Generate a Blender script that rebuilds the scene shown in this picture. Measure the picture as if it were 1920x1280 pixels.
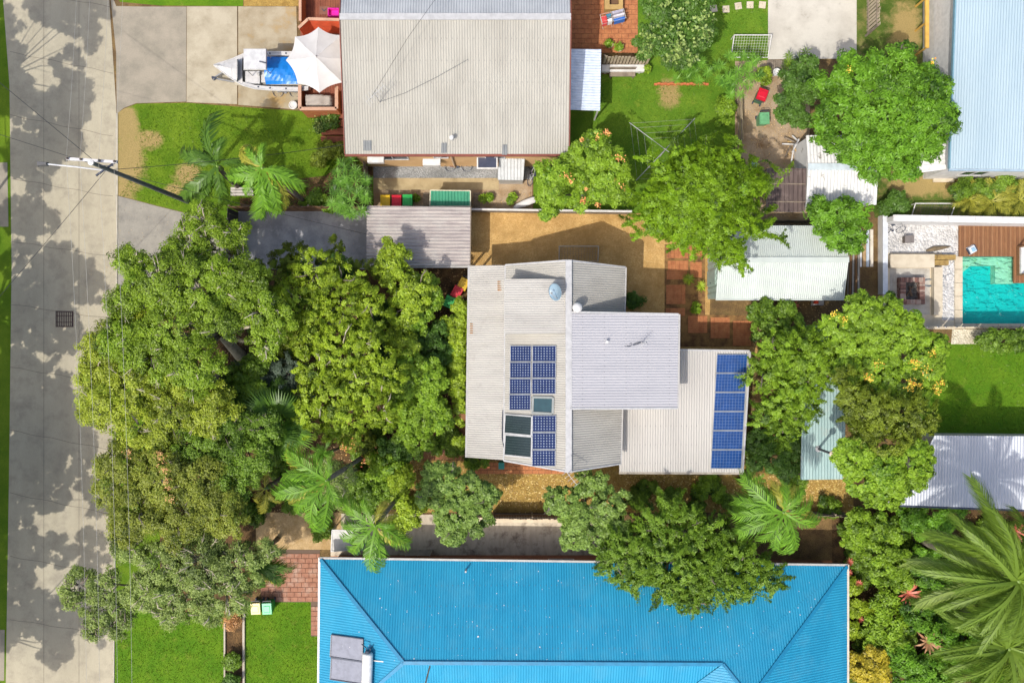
import bpy, math, random
import numpy as np
from mathutils import Vector, Matrix
R = math.radians
# ---------------------------------------------------------------- camera, sky, sun, exposure
scn = bpy.context.scene
for o in list(bpy.data.objects): bpy.data.objects.remove(o)
col = scn.collection
HC, SC = 50.0, 30.0                       # drone height (m); photo pixels per metre on the ground
cam_d = bpy.data.cameras.new('camera'); cam = bpy.data.objects.new('camera', cam_d); col.objects.link(cam)
cam.location = (0, 0, HC); cam.rotation_euler = (0, 0, 0)
cam_d.sensor_width = 36; cam_d.lens = 36 * HC / (1920 / SC); cam_d.clip_end = 2000; cam_d.clip_start = 1
scn.camera = cam
w = bpy.data.worlds.new('World'); scn.world = w; w.use_nodes = True
nt = w.node_tree; bg = nt.nodes['Background']
sky = nt.nodes.new('ShaderNodeTexSky'); sky.sky_type = 'NISHITA'; sky.sun_disc = False
sky.sun_elevation = R(58); sky.sun_rotation = R(218.5); sky.air_density = 1.0; sky.dust_density = 4.0
nt.links.new(sky.outputs[0], bg.inputs[0]); bg.inputs[1].default_value = 0.15
sd = bpy.data.lights.new('sun', 'SUN'); sd.energy = 2.65; sd.angle = R(0.55); sd.color = (1, 0.95, 0.87)
sun = bpy.data.objects.new('sun', sd); col.objects.link(sun); sun.location = (-20, -25, 60)
ce = math.cos(R(58)); sun.rotation_euler = Vector((0.64 * ce, 0.77 * ce, -math.sin(R(58)))).to_track_quat('-Z', 'Y').to_euler()
vs = scn.view_settings; vs.view_transform = 'Standard'; vs.look = 'None'; vs.gamma = 1; vs.exposure = 0.53; vs.use_curve_mapping = False
scn.render.resolution_x, scn.render.resolution_y = 1024, 682
# ---------------------------------------------------------------- helpers
rng = np.random.default_rng(7); random.seed(7)
V = Vector
def P(px, py, z=0.0):
    k = (1 - z / HC) / SC
    return V(((px - 960) * k, (640 - py) * k, z))
def PZ(px, py, zf):
    z = 3.0
    for _ in range(8):
        p = P(px, py, z); z = zf(p.x, p.y)
    return P(px, py, z)
ORG = {}
def props(o, label=None, cat=None, group=None, kind=None):
    if label: o['label'] = label
    if cat: o['category'] = cat
    if group: o['group'] = group
    if kind: o['kind'] = kind
    return o
def T(name, label, cat, loc=(0, 0, 0), group=None, rz=0):
    o = bpy.data.objects.new(name, None); col.objects.link(o); o.location = loc; o.rotation_euler[2] = rz
    o.empty_display_size = .2
    ORG[o] = V(loc); return props(o, label, cat, group)
class MB:
    def __init__(s): s.v = []; s.f = []
    def add(s, vs, fs):
        n = len(s.v); s.v += [tuple(p) for p in vs]; s.f += [tuple(i + n for i in f) for f in fs]; return s
    def box(s, x0, x1, y0, y1, z0, z1):
        return s.add([(x0,y0,z0),(x1,y0,z0),(x1,y1,z0),(x0,y1,z0),(x0,y0,z1),(x1,y0,z1),(x1,y1,z1),(x0,y1,z1)],
                     [(3,2,1,0),(4,5,6,7),(0,1,5,4),(1,2,6,5),(2,3,7,6),(3,0,4,7)])
    def hexa(s, b, t):
        n = len(b)
        return s.add(list(b) + list(t), [tuple(range(n - 1, -1, -1)), tuple(range(n, 2 * n))] + [(i, (i + 1) % n, n + (i + 1) % n, n + i) for i in range(n)])
    def prism(s, poly, z0, z1):
        return s.hexa([(p[0], p[1], z0) for p in poly], [(p[0], p[1], z1) for p in poly])
    def slab(s, poly, th):                   # 3d polygon thickened downwards
        return s.hexa([(p[0], p[1], p[2] - th) for p in poly], poly)
    def bar(s, a, b, w, h=None):
        a, b = V(a), V(b); h = h or w; d = (b - a)
        if d.length < 1e-6: return s
        d.normalize(); up = V((0, 0, 1)) if abs(d.z) < .95 else V((0, 1, 0))
        x = d.cross(up).normalized() * w / 2; y = x.cross(d).normalized() * h / 2
        return s.hexa([a-x-y, a+x-y, a+x+y, a-x+y], [b-x-y, b+x-y, b+x+y, b-x+y])
    def tube(s, pts, rad, n=7):
        pts = [V(p) for p in pts]; m = len(pts)
        if not hasattr(rad, '__len__'): rad = [rad] * m
        vs, fs = [], []; ref = None
        for i, p in enumerate(pts):
            d = (pts[min(i + 1, m - 1)] - pts[max(i - 1, 0)])
            if d.length < 1e-9: d = V((0, 0, 1))
            d.normalize()
            if ref is None: ref = V((1, 0, 0)) if abs(d.x) < .8 else V((0, 1, 0))
            x = (ref - d * ref.dot(d)).normalized(); ref = x; y = d.cross(x)
            for k in range(n):
                a = 2 * math.pi * k / n; vs.append(p + (x * math.cos(a) + y * math.sin(a)) * rad[i])
        for i in range(m - 1):
            for k in range(n):
                fs.append((i*n+k, i*n+(k+1) % n, (i+1)*n+(k+1) % n, (i+1)*n+k))
        fs += [tuple(range(n - 1, -1, -1)), tuple(range((m - 1) * n, m * n))]
        return s.add(vs, fs)
    def lathe(s, c, prof, n=16):
        vs, fs = [], []; m = len(prof)
        for r, z in prof:
            for k in range(n):
                a = 2 * math.pi * k / n; vs.append((c[0] + r * math.cos(a), c[1] + r * math.sin(a), c[2] + z))
        for i in range(m - 1):
            for k in range(n): fs.append((i*n+k, i*n+(k+1) % n, (i+1)*n+(k+1) % n, (i+1)*n+k))
        fs += [tuple(range(n - 1, -1, -1)), tuple(range((m - 1) * n, m * n))]
        return s.add(vs, fs)
    def torus(s, c, Rr, r, ax='z', n=18, k=6, arc=2 * math.pi):
        pts = []
        for i in range(n + 1):
            a = arc * i / n
            q = (Rr * math.cos(a), Rr * math.sin(a))
            d = {'z': (q[0], q[1], 0), 'y': (q[0], 0, q[1]), 'x': (0, q[0], q[1])}[ax]
            pts.append(V(c) + V(d))
        return s.tube(pts, r, k)
    def corr(s, poly, rib, pitch=.14, amp=.03, square=False):
        poly = [V(p) for p in poly]; n = V((0, 0, 0))
        for i in range(len(poly)): n += poly[i].cross(poly[(i + 1) % len(poly)])
        n.normalize()
        if n.z < 0: n = -n
        d = V(rib); d = (d - n * d.dot(n)).normalized(); c = n.cross(d); p0 = poly[0]
        st = [((p - p0).dot(c), (p - p0).dot(d)) for p in poly]
        s0, s1 = min(a for a, _ in st), max(a for a, _ in st)
        prof = ([(0, 0), (.28, 0), (.38, 1), (.62, 1), (.72, 0)] if square else [(0, .5), (.17, .93), (.33, .93), (.5, .5), (.67, .07), (.83, .07)])
        ss = []; k = math.floor(s0 / pitch)
        while k * pitch < s1 + pitch:
            for f, h in prof:
                q = (k + f) * pitch
                if s0 < q < s1: ss.append((q, h * amp))
            k += 1
        ss = [(s0 + 1e-5, amp * .5)] + ss + [(s1 - 1e-5, amp * .5)]
        vs, fs = [], []
        for q, h in ss:
            ts = []
            for i in range(len(st)):
                (a, ta), (b, tb) = st[i], st[(i + 1) % len(st)]
                if (a - q) * (b - q) <= 0 and abs(a - b) > 1e-9: ts.append(ta + (tb - ta) * (q - a) / (b - a))
            if len(ts) < 2: ts = [0, 0]
            for t in (min(ts), max(ts)): vs.append(p0 + c * q + d * t + n * h)
        for i in range(len(ss) - 1):
            a = 2 * i; fs.append((a, a + 1, a + 3, a + 2))
        if fs:
            f = fs[len(fs) // 2]; q = [vs[i] for i in f]
            if (q[1] - q[0]).cross(q[3] - q[0]).z < 0: fs = [tuple(reversed(f)) for f in fs]
        return s.add(vs, fs)
def link(name, me, m, parent=None, **kw):
    o = bpy.data.objects.new(name, me); col.objects.link(o)
    if m: 
        if not me.materials: me.materials.append(m)
    if parent is not None:
        o.parent = parent; ORG[o] = ORG[parent]
    else: ORG[o] = V((0, 0, 0))
    return props(o, **kw)
def O(name, mb, m, parent=None, smooth=False, local=False, **kw):
    me = bpy.data.meshes.new(name); vs = mb.v
    if parent is not None and not local:
        q = ORG[parent]; vs = [(a - q.x, b - q.y, c - q.z) for a, b, c in vs]
    me.from_pydata(vs, [], mb.f); me.update()
    if smooth: me.polygons.foreach_set('use_smooth', [True] * len(me.polygons))
    return link(name, me, m, parent, **kw)
def thing1(name, mb, m, label, cat, base=None, smooth=False, group=None):
    """a thing that is a single mesh: origin moved to its base"""
    if base is None:
        a = np.array(mb.v); base = V(((a[:, 0].min() + a[:, 0].max()) / 2, (a[:, 1].min() + a[:, 1].max()) / 2, a[:, 2].min()))
    mb.v = [(x - base[0], y - base[1], z - base[2]) for x, y, z in mb.v]
    o = O(name, mb, m, smooth=smooth, label=label, cat=cat, group=group); o.location = base; ORG[o] = V(base); return o
def dup(root, loc, rz=0, label=None, mats=None, scale=None):
    r = root.copy(); col.objects.link(r); r.location = loc; r.rotation_euler[2] = rz; ORG[r] = V(loc)
    if label: r['label'] = label
    if scale: r.scale = scale
    def rec(src, dst):
        for ch in src.children:
            c = ch.copy(); col.objects.link(c); c.parent = dst
            base = ch.name.split('.')[0]
            if mats and base in mats:
                c.data = ch.data.copy(); c.data.materials.clear(); c.data.materials.append(mats[base])
            rec(ch, c)
    rec(root, r); return r
def raw_mesh(name, verts, nper, tint=None, smooth=False):
    """verts (N*nper,3) of separate nper-gons, with a face attribute tint"""
    n = len(verts) // nper; me = bpy.data.meshes.new(name)
    me.vertices.add(len(verts)); me.vertices.foreach_set('co', np.ascontiguousarray(verts, dtype=np.float32).ravel())
    me.loops.add(n * nper); me.loops.foreach_set('vertex_index', np.arange(n * nper, dtype=np.int32))
    me.polygons.add(n); me.polygons.foreach_set('loop_start', np.arange(0, n * nper, nper, dtype=np.int32))
    me.polygons.foreach_set('loop_total', np.full(n, nper, dtype=np.int32))
    if tint is not None:
        at = me.attributes.new('tint', 'FLOAT', 'FACE'); at.data.foreach_set('value', np.ascontiguousarray(tint, dtype=np.float32))
    me.update(calc_edges=True); return me
# ---------------------------------------------------------------- materials
def newmat(name):
    m = bpy.data.materials.new(name); m.use_nodes = True; t = m.node_tree
    return m, t, t.nodes['Principled BSDF'], t.nodes.new, t.links.new
def c4(c): return (c[0], c[1], c[2], 1)
def noise(N, L, pos, scale, detail=4, rough=.6):
    n = N('ShaderNodeTexNoise'); n.inputs['Scale'].default_value = scale; n.inputs['Detail'].default_value = detail
    n.inputs['Roughness'].default_value = rough; L(pos, n.inputs['Vector']); return n.outputs['Fac']
def ramp(N, L, fac, a, b, ca=(0, 0, 0, 1), cb=(1, 1, 1, 1)):
    r = N('ShaderNodeValToRGB'); r.color_ramp.elements[0].position = a; r.color_ramp.elements[1].position = b
    r.color_ramp.elements[0].color = ca; r.color_ramp.elements[1].color = cb; L(fac, r.inputs[0]); return r.outputs[0]
def mixc(N, L, fac, a, b, mode='MIX'):
    m = N('ShaderNodeMix'); m.data_type = 'RGBA'; m.blend_type = mode
    for sock, v in ((0, fac), (6, a), (7, b)):
        if hasattr(v, 'is_output'): L(v, m.inputs[sock])
        else: m.inputs[sock].default_value = v if sock == 0 else c4(v)
    return m.outputs[2]
def mat(name, c1, c2=None, scale=1.5, rough=.8, lo=.4, hi=.65, fine=40, famt=.25, bump=.0, metal=0, spec=.3, stain=None, sscale=.6, slo=.55, shi=.75, stretch=None, coat=0):
    m, t, b, N, L = newmat(name)
    g = N('ShaderNodeNewGeometry').outputs['Position']
    if stretch:
        mp = N('ShaderNodeMapping'); mp.inputs['Scale'].default_value = stretch; L(g, mp.inputs[0]); g2 = mp.outputs[0]
    else: g2 = g
    c = None
    if c2: c = mixc(N, L, ramp(N, L, noise(N, L, g2, scale), lo, hi), c1, c2)
    if stain:
        c = mixc(N, L, ramp(N, L, noise(N, L, g, sscale, 6, .7), slo, shi), c if c is not None else c1, stain)
    f = noise(N, L, g2, fine, 3, .7)
    k = ramp(N, L, f, .25, .75, (1 - famt, 1 - famt, 1 - famt, 1), (1, 1, 1, 1))
    c = mixc(N, L, 1.0, c if c is not None else c1, k, 'MULTIPLY')
    L(c, b.inputs['Base Color']); b.inputs['Roughness'].default_value = rough; b.inputs['Metallic'].default_value = metal
    b.inputs['Specular IOR Level'].default_value = spec
    if coat: b.inputs['Coat Weight'].default_value = coat
    if bump:
        bm = N('ShaderNodeBump'); bm.inputs['Strength'].default_value = 1; bm.inputs['Distance'].default_value = bump; L(f, bm.inputs['Height']); L(bm.outputs[0], b.inputs['Normal'])
    return m
def plain(name, c, rough=.5, metal=0, spec=.4, coat=0): return mat(name, c, tuple(x * .82 for x in c), 3, rough, famt=.1, metal=metal, spec=spec, coat=coat)
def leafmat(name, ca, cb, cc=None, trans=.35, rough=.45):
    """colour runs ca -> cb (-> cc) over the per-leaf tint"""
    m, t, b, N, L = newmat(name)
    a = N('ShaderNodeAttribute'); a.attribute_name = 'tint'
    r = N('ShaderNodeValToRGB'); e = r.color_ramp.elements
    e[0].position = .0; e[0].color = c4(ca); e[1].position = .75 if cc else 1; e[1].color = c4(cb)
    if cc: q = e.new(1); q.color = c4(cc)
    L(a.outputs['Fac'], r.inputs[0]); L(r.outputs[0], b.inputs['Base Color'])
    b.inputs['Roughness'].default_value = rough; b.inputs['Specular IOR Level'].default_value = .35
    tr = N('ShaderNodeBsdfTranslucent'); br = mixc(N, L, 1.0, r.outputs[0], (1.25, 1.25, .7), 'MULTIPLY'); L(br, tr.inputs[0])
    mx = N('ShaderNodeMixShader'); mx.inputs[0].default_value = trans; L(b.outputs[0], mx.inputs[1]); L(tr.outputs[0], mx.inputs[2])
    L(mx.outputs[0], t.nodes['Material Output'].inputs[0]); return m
# ---------------------------------------------------------------- ground and its surfaces
def sheet(name, pts, lv, m, z=None, **kw):
    z = 0.004 * lv if z is None else z
    mb = MB(); q = [P(*p, 0) for p in pts]
    q = [V((a.x, a.y, z)) for a in q]
    area = sum(q[i].x * q[(i + 1) % len(q)].y - q[(i + 1) % len(q)].x * q[i].y for i in range(len(q)))
    if area < 0: q.reverse()
    mb.add(q, [tuple(range(len(q)))]); kw.setdefault('kind', 'structure')
    return O(name, mb, m, **kw)
def rectp(x0, y0, x1, y1): return [(x0, y0), (x1, y0), (x1, y1), (x0, y1)]
def lawnmat(name, spots=(), g1=(.070, .160, .010), g2=(.120, .205, .018), dry=(.30, .24, .06), dlo=.62, dhi=.80):
    m, t, b, N, L = newmat(name)
    g = N('ShaderNodeNewGeometry').outputs['Position']
    c = mixc(N, L, ramp(N, L, noise(N, L, g, .55, 5, .65), .38, .64), g1, g2)
    c = mixc(N, L, ramp(N, L, noise(N, L, g, 1.3, 6, .7), dlo, dhi), c, dry)
    nz = noise(N, L, g, 2.2, 5, .7)
    for (x, y, rx, ry) in spots:
        p = P(x, y)
        mp = N('ShaderNodeMapping'); mp.vector_type = 'TEXTURE'; mp.inputs['Location'].default_value = (p.x, p.y, 0); mp.inputs['Scale'].default_value = (rx / SC, ry / SC, 1)
        L(g, mp.inputs[0]); ln = N('ShaderNodeVectorMath'); ln.operation = 'LENGTH'; L(mp.outputs[0], ln.inputs[0])
        ad = N('ShaderNodeMath'); ad.operation = 'MULTIPLY_ADD'; L(nz, ad.inputs[0]); ad.inputs[1].default_value = .6; hf = N('ShaderNodeMath'); hf.operation = 'MULTIPLY'; hf.inputs[1].default_value = .4; L(ln.outputs['Value'], hf.inputs[0]); L(hf.outputs[0], ad.inputs[2])
        c = mixc(N, L, ramp(N, L, ad.outputs[0], .56, .76, (1, 1, 1, 1), (0, 0, 0, 1)), c, (.40, .29, .12))
    f = noise(N, L, g, 28, 4, .75)
    c = mixc(N, L, 1.0, c, ramp(N, L, f, .3, .7, (.55, .6, .5, 1), (1.1, 1.1, 1.1, 1)), 'MULTIPLY')
    L(c, b.inputs['Base Color']); b.inputs['Roughness'].default_value = .85; b.inputs['Specular IOR Level'].default_value = .15
    bm = N('ShaderNodeBump'); bm.inputs['Distance'].default_value = .05; L(f, bm.inputs['Height']); L(bm.outputs[0], b.inputs['Normal'])
    return m
def pebblemat(name, ca, cb, scale=18, bump=.03):
    m, t, b, N, L = newmat(name)
    g = N('ShaderNodeNewGeometry').outputs['Position']
    v = N('ShaderNodeTexVoronoi'); v.inputs['Scale'].default_value = scale; L(g, v.inputs['Vector'])
    sp = N('ShaderNodeSeparateColor'); L(v.outputs['Color'], sp.inputs[0])
    c = mixc(N, L, sp.outputs[0], ca, cb)
    c = mixc(N, L, ramp(N, L, noise(N, L, g, .7, 5, .7), .35, .7), c, tuple(x * .72 for x in ca))
    L(c, b.inputs['Base Color']); b.inputs['Roughness'].default_value = .85; b.inputs['Specular IOR Level'].default_value = .2
    iv = N('ShaderNodeMath'); iv.operation = 'MULTIPLY'; iv.inputs[1].default_value = -1; L(v.outputs['Distance'], iv.inputs[0])
    bm = N('ShaderNodeBump'); bm.inputs['Distance'].default_value = bump; L(iv.outputs[0], bm.inputs['Height']); L(bm.outputs[0], b.inputs['Normal'])
    return m
M = {}
M['soil'] = mat('soil', (.16, .10, .045), (.28, .18, .07), 1.2, .95, fine=14, famt=.5, bump=.06, stain=(.07, .085, .02), sscale=.5)
M['mulch'] = mat('mulch', (.10, .060, .028), (.24, .14, .055), 1.6, .95, fine=16, famt=.6, bump=.08, stain=(.36, .22, .10), sscale=.35, slo=.6, shi=.72)
M['road'] = mat('road_concrete', (.435, .39, .285), (.365, .325, .235), .5, .85, lo=.35, hi=.7, fine=22, famt=.16, bump=.004, stain=(.25, .22, .17), sscale=.9, slo=.48, shi=.8, stretch=(1.6, .35, 1))
M['apron'] = mat('apron_concrete', (.33, .29, .225), (.25, .225, .175), .8, .88, fine=20, famt=.2, bump=.004, stain=(.18, .16, .13), sscale=1.2, slo=.6, shi=.85)
M['slabA'] = mat('pale_concrete', (.43, .38, .28), (.33, .285, .20), .8, .85, fine=22, famt=.18, stain=(.19, .155, .10), sscale=1.0, slo=.58, shi=.8)
M['slabB'] = mat('stained_concrete', (.39, .335, .235), (.28, .225, .14), .9, .85, fine=22, famt=.18, stain=(.42, .28, .11), sscale=.45, slo=.52, shi=.7)
M['drive2'] = mat('grey_drive', (.30, .28, .235), (.235, .22, .19), 1.0, .88, fine=20, famt=.2, stain=(.17, .16, .14), sscale=1.5)
M['pad'] = mat('dark_pad', (.46, .455, .47), (.28, .28, .295), .9, .8, lo=.35, hi=.62, fine=20, famt=.25, stain=(.50, .49, .48), sscale=1.1, slo=.54, shi=.7)
M['kerb'] = mat('kerb_concrete', (.46, .42, .33), (.36, .33, .26), 2, .85, fine=25, famt=.2)
M['gravel'] = pebblemat('tan_gravel', (.44, .26, .085), (.60, .40, .165), 15, .02)
M['pebble'] = pebblemat('white_pebble', (.48, .47, .45), (.72, .71, .69), 7, .09)
M['pebble2'] = pebblemat('river_pebble', (.45, .40, .28), (.72, .66, .52), 10, .05)
M['bluemetal'] = pebblemat('blue_gravel', (.20, .21, .21), (.36, .37, .37), 16)
M['brick'] = mat('red_brick', (.52, .21, .085), (.40, .145, .06), 3, .85, fine=30, famt=.35, bump=.006, stain=(.15, .07, .045), sscale=1.2, slo=.6, shi=.8)
M['brick2'] = mat('weathered_paver', (.38, .185, .115), (.30, .135, .085), 4, .8, fine=30, famt=.3, stain=(.50, .36, .28), sscale=1.3, slo=.5, shi=.75)
M['sand'] = mat('sandstone', (.56, .49, .37), (.48, .41, .30), 2, .8, fine=30, famt=.12, stain=(.42, .36, .28), sscale=.8, slo=.62, shi=.85)
M['dirt'] = mat('dry_dirt', (.43, .33, .22), (.33, .23, .13), 1.0, .95, fine=16, famt=.3, bump=.03, stain=(.25, .13, .05), sscale=.6)
M['straw'] = mat('straw_mulch', (.50, .33, .09), (.36, .22, .055), 2.5, .95, fine=14, famt=.5, bump=.06, stain=(.18, .15, .03), sscale=.8)
M['lawn'] = lawnmat('front_lawn', [(240, 300, 34, 75), (277, 262, 30, 18), (352, 327, 28, 22), (235, 238, 26, 30), (226, 358, 25, 18), (235, 215, 22, 18), (325, 355, 18, 12)], (.095, .185, .008), (.165, .255, .016), (.27, .28, .05))
M['lawn2'] = lawnmat('deep_lawn', [], (.085, .20, .008), (.135, .25, .012), (.22, .26, .035), .56, .8)
M['lawn3'] = lawnmat('yard_lawn', [(1255, 175, 22, 30)], (.095, .205, .014), (.16, .27, .022), (.26, .29, .04), .58, .8)
M['lawn4'] = lawnmat('patchy_lawn', [(1700, 60, 30, 60), (1715, 345, 60, 26), (1800, 350, 60, 22)], (.06, .11, .014), (.12, .17, .03), (.30, .24, .10), .48, .7)
# the ground sheet, with an opening where the pool is sunk
pool_x0, pool_x1, pool_y0, pool_y1 = P(1803, 0).x, P(1990, 0).x, P(0, 607).y, P(0, 481).y
gx = [-320, pool_x0, pool_x1, 320]; gy = [-320, pool_y0, pool_y1, 320]; mb = MB()
for i in range(3):
    for j in range(3):
        if (i, j) != (1, 1): mb.add([(gx[i], gy[j], 0), (gx[i+1], gy[j], 0), (gx[i+1], gy[j+1], 0), (gx[i], gy[j+1], 0)], [(0, 1, 2, 3)])
O('ground', mb, M['soil'], kind='structure')
sheet('verge_lawn', [(-700, -1500), (14, -1500), (8, 0), (20, 160), (24, 500), (18, 900), (12, 1280), (8, 2800), (-700, 2800)], 2, M['lawn'])
sheet('road', [(6, -1500), (6, 0), (18, 160), (22, 500), (17, 900), (11, 1280), (6, 2800), (208, 2800), (212, 1280), (215, 800), (219, 400), (218, 200), (205, 0), (200, -1500)], 3, M['road'])
rd_ = bpy.data.objects['road']; STRIP_MAT = plain('road_strip_brown', (.19, .165, .125), .9)  # thin dark brown strips across and along the concrete
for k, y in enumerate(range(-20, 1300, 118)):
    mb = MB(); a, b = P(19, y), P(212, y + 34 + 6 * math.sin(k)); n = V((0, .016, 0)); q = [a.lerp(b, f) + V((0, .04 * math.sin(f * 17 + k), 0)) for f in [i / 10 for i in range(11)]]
    mb.v = [(p.x, p.y - .014, .0155) for p in q] + [(p.x, p.y + .014, .0155) for p in q]; mb.f = [(i, i + 1, 12 + i, 11 + i) for i in range(10)]; O('road_strip', mb, STRIP_MAT, rd_)
for x in (82, 148):
    mb = MB(); a, b = P(x, 1500), P(x + 3, -60); mb.box(min(a.x, b.x), min(a.x, b.x) + .022, a.y, b.y, .013, .0165); O('road_strip', mb, STRIP_MAT, rd_)
sheet('driveway_apron', [(206, -20), (218, 12), (270, 13), (350, 13), (349, 191), (255, 194), (232, 203), (219, 214), (218, 100)], 4, M['apron'])
dw = sheet('driveway', rectp(349, 11, 562, 210), 1, M['soil'])
for a in ([(351, 13), (445, 13), (445, 196), (350, 192)], [(447, 13), (556, 13), (560, 206), (447, 197)]):
    mb = MB(); mb.prism([P(*p) for p in reversed(a)], .0, .035); O('slab', mb, M['slabA'] if a[0][0] < 400 else M['slabB'], dw)
sheet('opposite_driveway', [(-500, 305), (14, 305), (16, 425), (-500, 430)], 4, M['apron'])
sheet('opposite_path', [(-500, 1175), (9, 1180), (8, 1275), (-500, 1280)], 4, M['apron'])
sheet('front_lawn', [(220, 212), (233, 204), (256, 195), (350, 193), (480, 203), (561, 208), (600, 222), (652, 240), (650, 300), (700, 330), (700, 395), (446, 395), (446, 420), (390, 409), (300, 387), (220, 366)], 3, M['lawn'])
sheet('fence_bed', [(505, 350), (560, 335), (610, 330), (640, 305), (698, 305), (698, 394), (450, 394), (450, 372), (500, 368)], 4, M['mulch'])
sheet('verge_grass_strip', [(214, -300), (456, -300), (456, 12), (300, 11), (225, 4), (212, -30)], 3, M['lawn2'])
sheet('mulch_strip', rectp(457, -300, 560, 12), 3, M['straw'])
sheet('side_driveway', [(220, 367), (300, 388), (390, 410), (446, 421), (446, 510), (220, 600)], 5, M['drive2'])
sheet('carport_pad', [(447, 396), (692, 396), (692, 505), (447, 505)], 4, M['pad'])
sheet('front_garden_bed', [(216, 540), (447, 506), (880, 500), (880, 960), (600, 1032), (490, 1032), (490, 1110), (220, 1170)], 2, M['mulch'])
sheet('verge_grass', [(213, 560), (300, 560), (300, 1142), (212, 1142)], 4, M['lawn'])
sheet('gravel_yard', [(882, 398), (1400, 402), (1335, 480), (1330, 600), (1420, 600), (1420, 665), (882, 700)], 2, M['gravel'])
sheet('shaded_bed', rectp(780, 500, 881, 560), 3, M['mulch'])
sheet('south_strip', [(760, 862), (1600, 872), (1600, 960), (760, 960)], 3, M['straw'])
sheet('east_bed', [(1395, 560), (1650, 540), (1790, 640), (1730, 640), (1730, 960), (1400, 960)], 1, M['soil'])
sheet('side_path', [(620, 962), (1140, 968), (1140, 1048), (620, 1048)], 4, mat('side_concrete', (.60, .53, .41), (.48, .41, .31), 1.2, .85, fine=20, famt=.2, stain=(.17, .13, .10), sscale=1.1, slo=.5, shi=.7, stretch=(3, .7, 1)))
sheet('sand_bed', [(480, 960), (640, 960), (640, 1030), (480, 1029)], 5, mat('sand_soil', (.56, .40, .21), (.42, .28, .12), 1.5, .95, fine=16, famt=.3, bump=.03))
sheet('brick_edging', [(620, 1042), (1560, 1050), (1560, 1062), (620, 1058)], 5, M['brick'])
sheet('lower_lawn', [(213, 1140), (421, 1150), (421, 1700), (208, 1700)], 3, M['lawn2'])
sheet('yard_lawn', [(459, 1128), (583, 1128), (583, 1186), (640, 1190), (640, 1700), (459, 1700)], 3, M['lawn2'])
sheet('planting_strip', rectp(422, 1140, 458, 1700), 4, M['mulch'])
sheet('house_gravel', rectp(700, 300, 1000, 336), 3, M['bluemetal'])
sheet('house_path', [(700, 334), (935, 334), (935, 356), (700, 356)], 4, mat('path_concrete', (.44, .35, .20), (.35, .27, .145), 1.5, .85, fine=24, famt=.2, stain=(.2, .16, .09), sscale=1.2))
sheet('dirt_side', [(700, 356), (998, 337), (998, 392), (702, 392)], 3, M['dirt'])
sheet('back_lawn', [(1064, 140), (1385, 140), (1378, 300), (1390, 400), (1000, 400), (1000, 290), (1064, 285)], 3, M['lawn3'])
sheet('upper_lawn', rectp(1190, -250, 1440, 145), 2, M['lawn3'])
sheet('concrete_court', [(1440, -250), (1606, -250), (1606, 110), (1440, 112)], 4, mat('court_concrete', (.52, .49, .42), (.43, .40, .34), .7, .85, fine=24, famt=.14, stain=(.30, .28, .23), sscale=1.4, slo=.58, shi=.8))
sheet('dirt_yard', [(1378, 115), (1520, 112), (1515, 420), (1390, 420), (1378, 300)], 5, M['dirt'])
sheet('rough_lawn', [(1606, -250), (1740, -250), (1740, 330), (2300, 330), (2300, 408), (1640, 408), (1606, 110)], 2, M['lawn4'])
sheet('far_lawn', [(1700, 643), (2300, 643), (2300, 822), (1700, 822)], 3, M['lawn2'])
sheet('pebble_strip', [(1785, 617), (1870, 617), (1866, 645), (1783, 645)], 5, M['pebble2'])
sheet('lower_garden', [(1560, 955), (2300, 955), (2300, 1700), (1560, 1700)], 2, M['mulch'])
# grass blades standing proud of the lawns
def grass(name, poly, dens, m, label, h=.07, z=.012):
    q = np.array([P(*p)[:2] for p in poly]); a, b = q.min(0), q.max(0)
    n = int((b[0] - a[0]) * (b[1] - a[1]) * dens); pt = a + rng.random((n, 2)) * (b - a)
    ins = np.zeros(n, bool); j = len(q) - 1
    for i in range(len(q)):
        c = ((q[i, 1] > pt[:, 1]) != (q[j, 1] > pt[:, 1])) & (pt[:, 0] < (q[j, 0] - q[i, 0]) * (pt[:, 1] - q[i, 1]) / (q[j, 1] - q[i, 1] + 1e-9) + q[i, 0])
        ins ^= c; j = i
    pt = pt[ins]; n = len(pt); an = rng.random(n) * 6.283; hh = h * (.5 + rng.random(n)); wd = .025
    x = np.stack([np.cos(an), np.sin(an), np.zeros(n)], 1) * wd
    lean = np.stack([rng.normal(0, .8, n) * hh, rng.normal(0, .8, n) * hh, hh], 1)
    c = np.concatenate([pt, np.full((n, 1), z)], 1)
    vv = np.stack([c - x, c + x, c + lean], 1).reshape(-1, 3)
    me = raw_mesh(name, vv, 3, rng.random(n)); o = link(name, me, m, label=label, cat='grass', kind='stuff'); return o
M['blade'] = leafmat('grass_blade', (.08, .17, .008), (.19, .28, .020), trans=.3)
grass('grass', [(262, 198), (350, 195), (480, 204), (600, 224), (640, 240), (640, 300), (600, 385), (446, 385), (300, 385), (225, 365), (262, 300)], 95, M['blade'], 'short green blades of the front lawn by the utility pole')
grass('grass', [(1090, 150), (1370, 150), (1370, 350), (1090, 350)], 80, M['blade'], 'short green blades of the lawn under the clothes line')
grass('grass', [(214, 1150), (420, 1155), (420, 1290), (212, 1290)], 95, M['blade'], 'deep green blades of the corner lawn beside the road')
grass('grass', [(460, 1130), (582, 1130), (582, 1188), (598, 1190), (598, 1290), (460, 1290)], 95, M['blade'], 'deep green blades of the lawn beside the blue roof')
grass('grass', [(1700, 645), (1930, 645), (1930, 820), (1700, 820)], 80, M['blade'], 'green blades of the lawn below the pool')
grass('grass', [(1340, 0), (1438, 0), (1438, 110), (1340, 110)], 80, M['blade'], 'green blades of the lawn round the stepping stones')
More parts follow.
